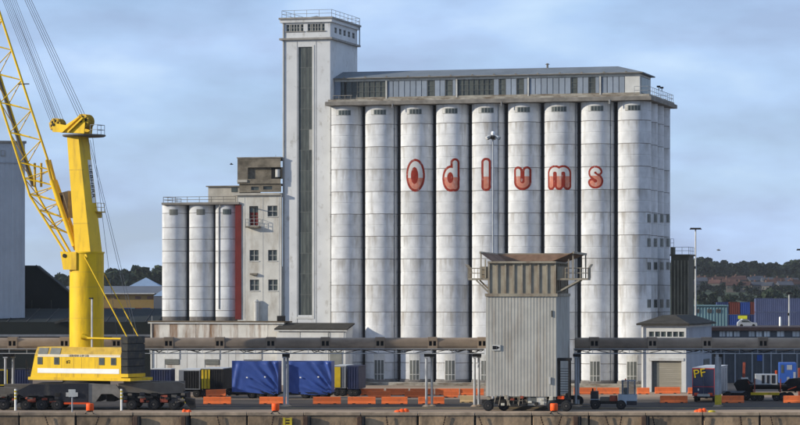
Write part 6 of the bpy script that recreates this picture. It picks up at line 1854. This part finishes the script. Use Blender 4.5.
# ---------------------------------------------------------------- raised road with car, container stacks
mb = MB(); mb.box(PX(690, 530), PX(900, 530), 525, 560, 0, 6.25); structure('raised_road', mb, M['asphalt_shade'])
M['car_silver'] = mat('car_silver', (0.42, 0.42, 0.41), 0.35, 0.05, 1, metal=0.3)
cz = 6.25; cD = 529.0
car = thing('car', 'pale hatchback parked on the raised road before the containers', 'car', (PX(747, cD), cD, cz))
def car_body(mb, prof, w0, w1, yc=0.0):
    n = len(prof)
    vs_ = [(x, yc - w0, z) for x, z in prof] + [(x, yc + w0, z) for x, z in prof]
    mb.add(vs_, [list(range(n)), list(range(2 * n - 1, n - 1, -1))] + [[i + n, (i + 1) % n + n, (i + 1) % n, i] for i in range(n)])
mb = MB(); car_body(mb, [(-1.75, 0.25), (1.75, 0.25), (1.8, 0.6), (1.7, 0.85), (0.75, 0.95), (0.1, 1.38), (-1.2, 1.4), (-1.7, 0.95), (-1.8, 0.6)], 0.8, 0.8); bd = part('body', mb, M['car_silver'], car)
mb = MB(); car_body(mb, [(-1.1, 0.93), (0.6, 0.93), (0.05, 1.3), (-1.05, 1.3)], 0.815, 0.8); part('window', mb, M['glass'], bd)
for x in (-1.1, 1.1):
    for y in (-0.7, 0.7):
        wheel(car, x, y, 0.31, 0.2)
M['cont_blue'] = mat('container_slate_blue', (0.075, 0.092, 0.17), 0.6, 0.12, 0.4, dirt=(0.1, 0.1, 0.12), dirt_amt=0.5, dscale=0.3)
M['cont_bright'] = mat('container_bright_blue', (0.025, 0.06, 0.22), 0.6, 0.12, 0.4)
M['cont_red'] = mat('container_red', (0.17, 0.045, 0.032), 0.65, 0.15, 0.4)
M['cont_teal'] = mat('container_teal', (0.16, 0.27, 0.29), 0.65, 0.12, 0.4)
M['cont_dark'] = mat('container_dark_blue', (0.03, 0.045, 0.12), 0.6, 0.12, 0.4)
csrc = {}
def container(x, y, z, L, m, label, grp, h=2.8, rz=0.0):
    t = thing('shipping_container', label, 'container', (x, y, z), rz, grp)
    key = (L, m, h)
    if key not in csrc:
        mb = MB(); mb.box(0.05, L - 0.05, 0.05, 2.4, 0.05, h - 0.06)
        corrugated(mb, 0.05, L - 0.05, 0.12, h - 0.12, lambda a_, b_, c: (a_, b_ + 0.045, c), 0.42, 0.04)
        me = mb.mesh('body'); me.materials.append(M[m])
        mb = MB()
        for xx in (0.0, L - 0.12):
            mb.box(xx, xx + 0.12, 0.0, 0.14, 0, h)
        mb.box(0.12, L - 0.12, 0, 0.12, 0, 0.12); mb.box(0.12, L - 0.12, 0, 0.12, h - 0.12, h)
        me2 = mb.mesh('corner_frame'); me2.materials.append(M[m])
        csrc[key] = (me, me2)
    for nm, me in zip(('body', 'corner_frame'), csrc[key]):
        o = bpy.data.objects.new(nm, me); COL.objects.link(o); o.parent = t
    return t
Dn = 600.0
rows_n = ['ground row', 'second row', 'third row', 'top row']
for k in range(4):
    for i in range(3):
        container(PX(755.6, Dn) + i * 12.25, Dn, k * 2.86, 12.1, 'cont_blue', 'slate blue container, %s, %s from the left in the blue stack' % (rows_n[k], ords[i]), 'blue container stack', 2.82)
cols_ = [('cont_dark', 'cont_bright', 'cont_dark', 'cont_dark'), ('cont_red', 'cont_dark', 'cont_bright', 'cont_red'), ('cont_dark', 'cont_dark', 'cont_dark', 'cont_bright'), ('cont_red', 'cont_bright', 'cont_dark', 'cont_red')]
nm_ = {'cont_dark': 'dark blue', 'cont_bright': 'bright blue', 'cont_red': 'rust red'}
for i, (p0, p1) in enumerate(((717, 728.4), (729.5, 740), (740.5, 750), (750.5, 755.4))):
    Dm = 612.0; L = round(PX(p1, Dm) - PX(p0, Dm), 1)
    for k in range(4):
        container(PX(p0, Dm), Dm, k * 2.66, L, cols_[i][k], '%s container end, %s of the %s mixed column behind the car' % (nm_[cols_[i][k]], rows_n[k], ords[i]), 'mixed container stack', 2.6)
M['sign_yellow'] = mat('yellow_sign', (0.70, 0.68, 0.04), 0.6, 0.1, 1)
so_ = thing('roadside_sign', 'small yellow sign board on a post above the parked car', 'sign', (PX(742.7, 536), 536, 6.25))
part('board', MB().box(-0.85, 0.85, -0.05, 0.0, PZ(319, 536) - 6.25, PZ(315.6, 536) - 6.25, 0.02), M['sign_yellow'], so_)
part('pole', MB().tube((0, 0.05, 0), (0, 0.05, PZ(315.6, 536) - 6.25), 0.06, 8), M['steel'], so_)
ls_ = thing('white_lamp', 'round white lamp globe standing behind the parked car', 'lamp', (PX(741.8, 533), 533, 6.25))
part('globe', MB().lathe([(0.08, 0.95), (0.22, 1.05), (0.28, 1.22), (0.22, 1.4), (0.06, 1.5)], 14, True), M['lampglass'], ls_)
part('stem', MB().tube((0, 0, 0), (0, 0, 0.96), 0.05, 8), M['steel'], ls_)
mb = MB(); mb.lathe([(0.22, 0), (0.2, 1.8), (0.12, 1.95)], 12, True); tag(part('white_post', mb, M['white_paint'], None, (PX(780.2, 528), 528, 6.25)), 'short white post on the raised road before the blue containers', 'post')
# teal shed
te = thing('teal_shed', 'pale teal sheeted shed with small brown windows behind the lighting column', 'building', (PX(690.5, 470), 470, 0))
zt_ = PZ(306.2, 470); L = PX(727.5, 470) - PX(690.5, 470)
mb = MB(); mb.box(0, L, 0.05, 8, 0, zt_); corrugated(mb, 0, L, 0.1, zt_ - 0.1, lambda a_, b_, c: (a_, b_ + 0.045, c), 0.5, 0.05); bd = part('wall', mb, M['cont_teal'], te)
part('roof', MB().box(-0.15, L + 0.15, -0.15, 8.1, zt_ + 0.002, zt_ + 0.18), M['cont_teal'], te)
for p in (697, 709.5, 718.5):
    x = PX(p, 470) - PX(690.5, 470); w = part('window', MB().box(x - 0.35, x + 0.35, -0.08, -0.03, PZ(312.6, 470), PZ(309.2, 470)), M['brick_brown'], te)
    part('pane', MB().box(x - 0.25, x + 0.25, -0.09, -0.081, PZ(312.2, 470), PZ(309.6, 470)), M['glass'], w)

# ---------------------------------------------------------------- left background: tall grey warehouse, dark sheds, far buildings
M['ware'] = mat('warehouse_grey_sheeting', (0.42, 0.45, 0.48), 0.7, 0.08, 0.3, dirt=(0.2, 0.2, 0.21), dirt_amt=0.4, dscale=0.3, dstretch=(1, 1, 0.1))
M['dark_shed'] = mat('dark_shed_roof', (0.022, 0.027, 0.026), 0.85, 0.2, 0.1, dirt=(0.03, 0.03, 0.03), dirt_amt=0.5, dscale=0.15, dstretch=(1, 1, 0.4))
fw = Frame(PX(25.0, 430.0), 430.0, -16.0)
ww = thing('grey_warehouse', 'tall blue-grey sheeted warehouse at the left edge behind the crane', 'building', fw.loc, fw.rz)
zt_ = fw.z(143.4, 0, 0)
wl_ = -40.0
mb = MB(); mb.box(wl_, 0, 0.06, 30, 0, zt_); bd = part('wall', mb, M['ware'], ww)
mb = MB(); corrugated(mb, wl_, 0, 0, zt_ - 0.5, lambda a_, b_, c: (a_, b_ + 0.05, c), 0.8, 0.07); part('front_sheeting', mb, M['ware'], bd)
part('roof_edge', MB().box(wl_ - 0.2, 0.2, -0.15, 30.2, zt_, zt_ + 0.35), M['slab'], ww)
part('seam_band', MB().box(wl_, 0.03, -0.1, -0.022, fw.z(163.5, 0, 0), fw.z(162.4, 0, 0)), M['shade_blue'], bd)
x = fw.u(2.8); w = part('window', MB().box(x - 0.32, x + 0.32, -0.1, -0.022, fw.z(156.5, 0, 0), fw.z(150.5, 0, 0)), M['win_frame'], bd)
part('pane', MB().box(x - 0.22, x + 0.22, -0.115, -0.101, fw.z(155.9, 0, 0), fw.z(151.1, 0, 0)), M['shade_blue'], w)
# dark conveyor-fed store: tall dark gable with roof falling to the right, long dark lean-to
D1 = 445.0
gs = thing('dark_store', 'dark store with steep roof falling away to the right of the warehouse', 'building', (PX(25, D1), D1, 0))
X0 = PX(25, D1)
pr = [(-14, 0), (PX(73, D1) - X0, 0), (PX(73, D1) - X0, PZ(296, D1)), (PX(62, D1) - X0, PZ(287, D1)), (PX(36, D1) - X0, PZ(265.5, D1)), (-14, PZ(265.0, D1))]
part('gable_wall', MB().prism_xz(pr, 0, 5), M['dark_shed'], gs)
part('verge', MB().bar((PX(36, D1) - X0, -0.1, PZ(265.3, D1)), (PX(73.5, D1) - X0, -0.1, PZ(296.2, D1)), 0.3, 0.2), M['dark_roof'], gs)
for k in range(6):
    x = -8 + k * 3.0
    part('wall_seam', MB().box(x, x + 0.1, -0.05, -0.003, 0, PZ(300, D1)), M['dark_roof'], gs)
D2 = 425.0
ls2 = thing('long_dark_shed', 'long low dark green-grey shed behind the conveyor at the left', 'building', (PX(-20, D2), D2, 0))
X0 = PX(-20, D2); Lx = PX(158, D2) - X0
mb = MB(); mb.prism_yz([(0, 0), (16, 0), (16, PZ(308.5, D2 + 16)), (0, PZ(322, D2))], 0, Lx); part('shed_body', mb, M['dark_shed'], ls2)
part('eaves', MB().box(-0.2, Lx + 0.2, -0.35, -0.01, PZ(336.6, D2), PZ(334.4, D2)), M['grey_box'], ls2)
for k in range(9):
    x = 1 + k * 2.9
    part('roof_seam', MB().bar((x, -0.03, PZ(322, D2) + 0.02), (x, 15.9, PZ(308.5, D2 + 16) + 0.02), 0.12, 0.08), M['dark_roof'], ls2)
part('lean_roof', MB().bar((PX(55, D2) - X0, -0.3, PZ(323, D2)), (PX(85, D2) - X0, -0.3, PZ(313, D2)), 0.3, 0.3), M['dark_roof'], ls2)
# yellow ochre far building, containers before it, grey roofs, blue pyramid rooflights
M['ochre'] = mat('ochre_wall', (0.30, 0.20, 0.07), 0.8, 0.12, 0.2)
M['far_grey'] = mat('far_grey_roof', (0.12, 0.13, 0.145), 0.8, 0.12, 0.2)
M['far_blue'] = mat('far_blue_glass_roof', (0.20, 0.27, 0.36), 0.5, 0.12, 0.2)
D3 = 820.0
oc = thing('ochre_building', 'long ochre-walled building with grey roof beyond the dark sheds', 'building', (PX(60, D3), D3, 0))
X0 = PX(60, D3)
part('wall', MB().box(PX(100, D3) - X0, PX(155, D3) - X0, 0, 20, 0, PZ(293.6, D3)), M['ochre'], oc)
mb = MB(); mb.prism_yz([(-1, PZ(293.4, D3)), (22, PZ(293.4, D3)), (12, PZ(286, D3))], PX(62, D3) - X0, PX(162, D3) - X0); part('roof', mb, M['far_grey'], oc)
part('eaves', MB().box(PX(100, D3) - X0, PX(155, D3) - X0, -1.2, -1.02, PZ(294.0, D3), PZ(293.0, D3)), M['pale'], oc)
for p in (107, 117, 138, 150):
    x = PX(p, D3) - X0; part('window', MB().box(x - 0.8, x + 0.8, -0.08, -0.003, PZ(299, D3), PZ(296.2, D3)), M['brick_brown'], oc)
D4 = 800.0
for i, (p, q, m) in enumerate(((102, 110.5, 'cont_red'), (110.8, 117, 'cont_red'), (122, 130, 'cont_bright'), (130.4, 134.5, 'cont_teal'), (135, 142, 'cont_red'), (142.5, 150, 'cont_dark'))):
    L = round(PX(q, D4) - PX(p, D4), 1)
    for k in range(3):
        z = 8.0 - 2.6 * (k + 1) + 0.35
        container(PX(p, D4), D4, max(0.0, z), L, m, 'far %s container, %s from the left, tier %s from the top before the ochre building' % ({'cont_red': 'red', 'cont_bright': 'blue', 'cont_teal': 'teal', 'cont_dark': 'dark'}[m], ords[i], ['one', 'two', 'three'][k]), 'far containers left', 2.58)
D5 = 860.0
for i, (p, hw, yt, yb) in enumerate(((146, 17, 277.5, 287), (163, 9, 289.5, 296))):
    t = thing('pyramid_roof_hall', ['far hall with a broad pale blue pyramid roof', 'far hall with a small pale blue pyramid roof beside the silos'][i], 'building', (PX(p, D5 - i * 40), D5 - i * 40, 0))
    d = D5 - i * 40; w = hw * d / F; zb = PZ(yb, d); zt = PZ(yt, d)
    part('wall', MB().box(-w * 0.95, w * 0.95, -w * 0.95, w * 0.95, 0, zb), M['far_grey'], t)
    part('roof', MB().add([(-w, -w, zb), (w, -w, zb), (w, w, zb), (-w, w, zb), (0, 0, zt)], [[3, 2, 1, 0], [0, 1, 4], [1, 2, 4], [2, 3, 4], [3, 0, 4]]), M['far_blue'], t)

# ---------------------------------------------------------------- trees and houses on the far rise
M['leaf_a'] = mat('far_foliage_dark', (0.020, 0.032, 0.022), 0.9, 0.35, 0.25, rand=0.3)
M['leaf_b'] = mat('far_foliage_mid', (0.032, 0.046, 0.026), 0.9, 0.35, 0.25, rand=0.3)
M['bark'] = mat('bark', (0.06, 0.045, 0.035), 0.9, 0.2, 1)
def crown_mesh(seed, wide, tall, n=620, leaf=0.85):
    """leaf clumps scattered on and inside several lobes"""
    rr = random.Random(seed); mb = MB(); lobes = []
    for k in range(9):
        a = rr.random() * 6.28; r = wide * (0.15 + 0.55 * rr.random()); z = tall * (0.3 + 0.6 * rr.random())
        lobes.append((r * math.cos(a), r * math.sin(a), z, wide * (0.28 + 0.24 * rr.random()) * (1.15 - 0.5 * z / tall)))
    lobes.append((0, 0, tall * 0.55, wide * 0.55))
    for i in range(n):
        lx_, ly_, lz_, lr = rr.choice(lobes)
        d = Vector((rr.gauss(0, 1), rr.gauss(0, 1), rr.gauss(0, 1))).normalized() * lr * (0.65 + 0.4 * rr.random())
        c = Vector((lx_, ly_, lz_)) + d
        if c.z < tall * 0.12: continue
        e1 = Vector((rr.gauss(0, 1), rr.gauss(0, 1), rr.gauss(0, 0.7))).normalized()
        e2 = e1.cross(Vector((rr.gauss(0, 1), rr.gauss(0, 1), rr.gauss(0, 1)))).normalized()
        s = leaf * (0.6 + 0.7 * rr.random())
        mb.add([c - e1 * s - e2 * s * 0.5, c + e1 * s * 0.4 - e2 * s, c + e1 * s + e2 * s * 0.6, c - e1 * s * 0.5 + e2 * s], [[0, 1, 2, 3]])
    return mb
def trunk_mesh(tall):
    mb = MB(); mb.tube((0, 0, -1.0), (0, 0, tall * 0.5), 0.45, 7, 0.25)
    for k in range(4):
        a = k * 1.6 + 0.3; mb.tube((0, 0, tall * (0.25 + 0.06 * k)), (math.cos(a) * 3.0, math.sin(a) * 3.0, tall * (0.5 + 0.08 * k)), 0.2, 5, 0.08)
    return mb
protos = []
for k in range(6):
    wide, tall = ((6.5, 13), (5.5, 15), (8.0, 14), (4.5, 17), (7.0, 11), (6.0, 18))[k]
    c = crown_mesh(100 + k, wide, tall).mesh('crown'); c.materials.append(M['leaf_a'] if k % 2 else M['leaf_b'])
    t = trunk_mesh(tall).mesh('trunk'); t.materials.append(M['bark'])
    protos.append((c, t))
def tree(px, D, k, s, label, grp, zadd=0.0):
    x = PX(px, D); t = thing('tree', label, 'tree', (x, D, ground_z(x, D) + zadd), random.random() * 6.28, grp)
    t.scale = (s, s, s)
    for nm, me in zip(('crown', 'trunk'), protos[k]):
        o = bpy.data.objects.new(nm, me); COL.objects.link(o); o.parent = t
    return t
rr = random.Random(5)
def top_to_scale(px, D, k, ytop):
    x = PX(px, D); tall = ((13, 15, 14, 17, 11, 18)[k]) * 1.02
    return (PZ(ytop, D) - ground_z(x, D)) / tall
sky_r = [(692, 259), (699, 255.0), (706, 256.5), (712, 262), (718, 263.5), (723.5, 257.0), (731, 266), (738, 266.5), (746, 265.5), (753, 265), (760, 264), (767, 266), (773.5, 260.5), (780, 265), (787, 262.5), (793, 260.5), (799, 259), (806, 260)]
for i, (p, y) in enumerate(sky_r):
    k = rr.randrange(6) if p not in (723.5, 773.5) else 3
    D = 2250 + rr.uniform(-120, 120); s = top_to_scale(p, D, k, y)
    lb = 'dark tree on the skyline of the far hill right of the silos'
    if i == 1: lb = 'broad tall tree on the far hill just right of the lighting column'
    if p == 723.5: lb = 'slender leaning tree standing above the skyline right of the lighting column'
    tree(p, D, k, s, lb, 'skyline trees right')
sky_l = [(26, 272), (34, 270), (42, 271), (50, 269), (58, 271), (104, 265.5), (110, 268.5), (117, 270.5), (125, 266), (132, 271), (138, 267.5), (145, 269), (151, 266.8), (158, 268.5), (164, 269)]
for i, (p, y) in enumerate(sky_l):
    k = rr.choice((0, 2, 4, 1)); D = 1500 + rr.uniform(-60, 60); s = top_to_scale(p, D, k, y)
    tree(p, D, k, s, 'dark tree in the wooded skyline between crane and small silos' if p > 70 else 'dark tree showing between warehouse and crane column', 'skyline trees left')
# nearer single trees among the houses
for p, D, k, s, lb in ((774, 1250, 2, 1.0, 'round dark tree standing before the houses above the blue containers'), (766, 1280, 0, 0.8, 'smaller tree left of the round dark tree above the containers'), (708, 1300, 4, 0.9, 'low dark tree above the red containers'), (730, 1320, 0, 0.75, 'low tree between houses above the mixed containers'), (797, 1260, 1, 0.8, 'tree at the right edge above the blue containers')):
    tree(p, D, k, s, lb, None)
# the mass of the wood
mb = MB()
base = [crown_mesh(300 + k, (6.5, 5.5, 8.0)[k], (13, 15, 12)[k], 260, 1.25) for k in range(3)]
def mass(pa, pb, Da, Db, n, smin, smax):
    for i in range(n):
        p = rr.uniform(pa, pb); D = rr.uniform(Da, Db); x = PX(p, D); z = ground_z(x, D); b = rr.choice(base); s = rr.uniform(smin, smax); a = rr.random() * 6.28
        Tm = Matrix.Translation((x, D, z - 0.5)) @ Matrix.Rotation(a, 4, 'Z') @ Matrix.Scale(s, 4)
        o = len(mb.v)
        mb.v.extend([Tm @ v for v in b.v]); mb.f.extend([[q + o for q in f] for f in b.f]); mb.m.extend([0] * len(b.f)); mb.sm.extend([False] * len(b.f))
mass(680, 860, 2060, 2350, 300, 0.75, 1.15)
mass(680, 860, 1960, 2060, 40, 0.5, 0.7)
mass(680, 860, 1500, 1790, 75, 0.32, 0.5)
mass(680, 860, 1740, 1900, 95, 0.28, 0.46)
mass(-60, 200, 1250, 1560, 210, 0.7, 1.1)
mass(200, 680, 1900, 2350, 260, 0.7, 1.1)
mass(860, 1150, 1600, 2350, 200, 0.6, 1.1)
mass(-350, -60, 1250, 1700, 120, 0.7, 1.1)
o = structure('far_wood', mb, M['leaf_a'], kind='stuff')
o['label'] = 'dense dark wood covering the far rise'
# houses
M['roof_red'] = mat('far_red_tiles', (0.08, 0.042, 0.035), 0.85, 0.2, 0.3, rand=0.3)
M['roof_slate'] = mat('far_slate', (0.06, 0.065, 0.08), 0.85, 0.2, 0.3, rand=0.3)
M['house_wall'] = mat('far_house_render', (0.17, 0.15, 0.13), 0.85, 0.15, 0.3, rand=0.3)
hs = {}
def house(px, D, w, red, label, y=None):
    x = PX(px, D); z = ground_z(x, D)
    if y is not None: z = max(z, PZ(y, D))
    t = thing('house', label, 'house', (x, D, z), rr.uniform(-0.5, 0.5), 'far houses')
    key = (w, red)
    if key not in hs:
        h, d, rh = 4.2, 6.0, 2.4
        mb = MB(); mb.box(-w / 2, w / 2, 0, d, -3, h); a = mb.mesh('wall'); a.materials.append(M['house_wall'])
        mb = MB(); mb.prism_yz([(-0.5, h), (d + 0.5, h), (d / 2, h + rh)], -w / 2 - 0.4, w / 2 + 0.4); b = mb.mesh('roof'); b.materials.append(M['roof_red'] if red else M['roof_slate'])
        mb = MB(); mb.box(-w * 0.3, -w * 0.3 + 0.9, d / 2 - 0.4, d / 2 + 0.4, h + rh - 1.0, h + rh + 1.1); c = mb.mesh('chimney'); c.materials.append(M['brick_brown'])
        mb = MB()
        me_w = []
        for xx in (-w * 0.32, 0.0, w * 0.32):
            mb = MB(); mb.box(xx - 0.6, xx + 0.6, -0.06, -0.003, 2.4, 3.4); q = mb.mesh('window'); q.materials.append(M['glass']); me_w.append(q)
        hs[key] = [('wall', a), ('roof', b), ('chimney', c)] + [('window', q) for q in me_w]
    for nm, me in hs[key]:
        o = bpy.data.objects.new(nm, me); COL.objects.link(o); o.parent = t
for i in range(26):
    p = 688 + (i % 13) * 9.4 + rr.uniform(-5, 5); D = (1800 if i < 13 else 1910) + rr.uniform(-60, 60)
    house(p, D, rr.choice((6, 7, 9)), (p < 745) if rr.random() < 0.75 else (p >= 745), 'small far house among trees on the rise right of the silos')

# gulls
M['gull'] = mat('gull_grey', (0.25, 0.25, 0.26), 0.8, 0.1, 3)
for px, py, D, lb in ((718.6, 250.2, 300.0, 'small gull flying right of the lighting column'), (231.5, 164.3, 320.0, 'small gull flying left of the tank room')):
    t = thing('gull', lb, 'bird', (PX(px, D), D, PZ(py, D)))
    part('body', MB().lathe([(0.01, -0.22), (0.06, -0.1), (0.065, 0.05), (0.04, 0.15), (0.01, 0.22)], 8, True, 'x'), M['gull'], t)
    for s in (-1, 1):
        part('wing', MB().add([(0.08, 0, 0.02), (-0.08, 0, 0.02), (-0.1, s * 0.3, 0.12), (0.05, s * 0.32, 0.13), (-0.14, s * 0.62, 0.05), (-0.06, s * 0.64, 0.06)], [[0, 1, 2, 3], [3, 2, 4, 5]]), M['gull'], t)

# ---------------------------------------------------------------- air
hz = bpy.data.materials.new('haze_air'); hz.use_nodes = True
hn, hl = hz.node_tree.nodes, hz.node_tree.links
hn.remove(hn['Principled BSDF'])
pv = hn.new('ShaderNodeVolumePrincipled')
pv.inputs['Color'].default_value = (0.86, 0.92, 1.0, 1)
pv.inputs['Density'].default_value = HAZE_D
pv.inputs['Anisotropy'].default_value = 0.0
hl.new(pv.outputs['Volume'], hn['Material Output'].inputs['Volume'])
mb = MB(); mb.box(-2650, 2650, -90, 3760, -7.0, 72.0)
o = structure('haze', mb, hz, kind='stuff')
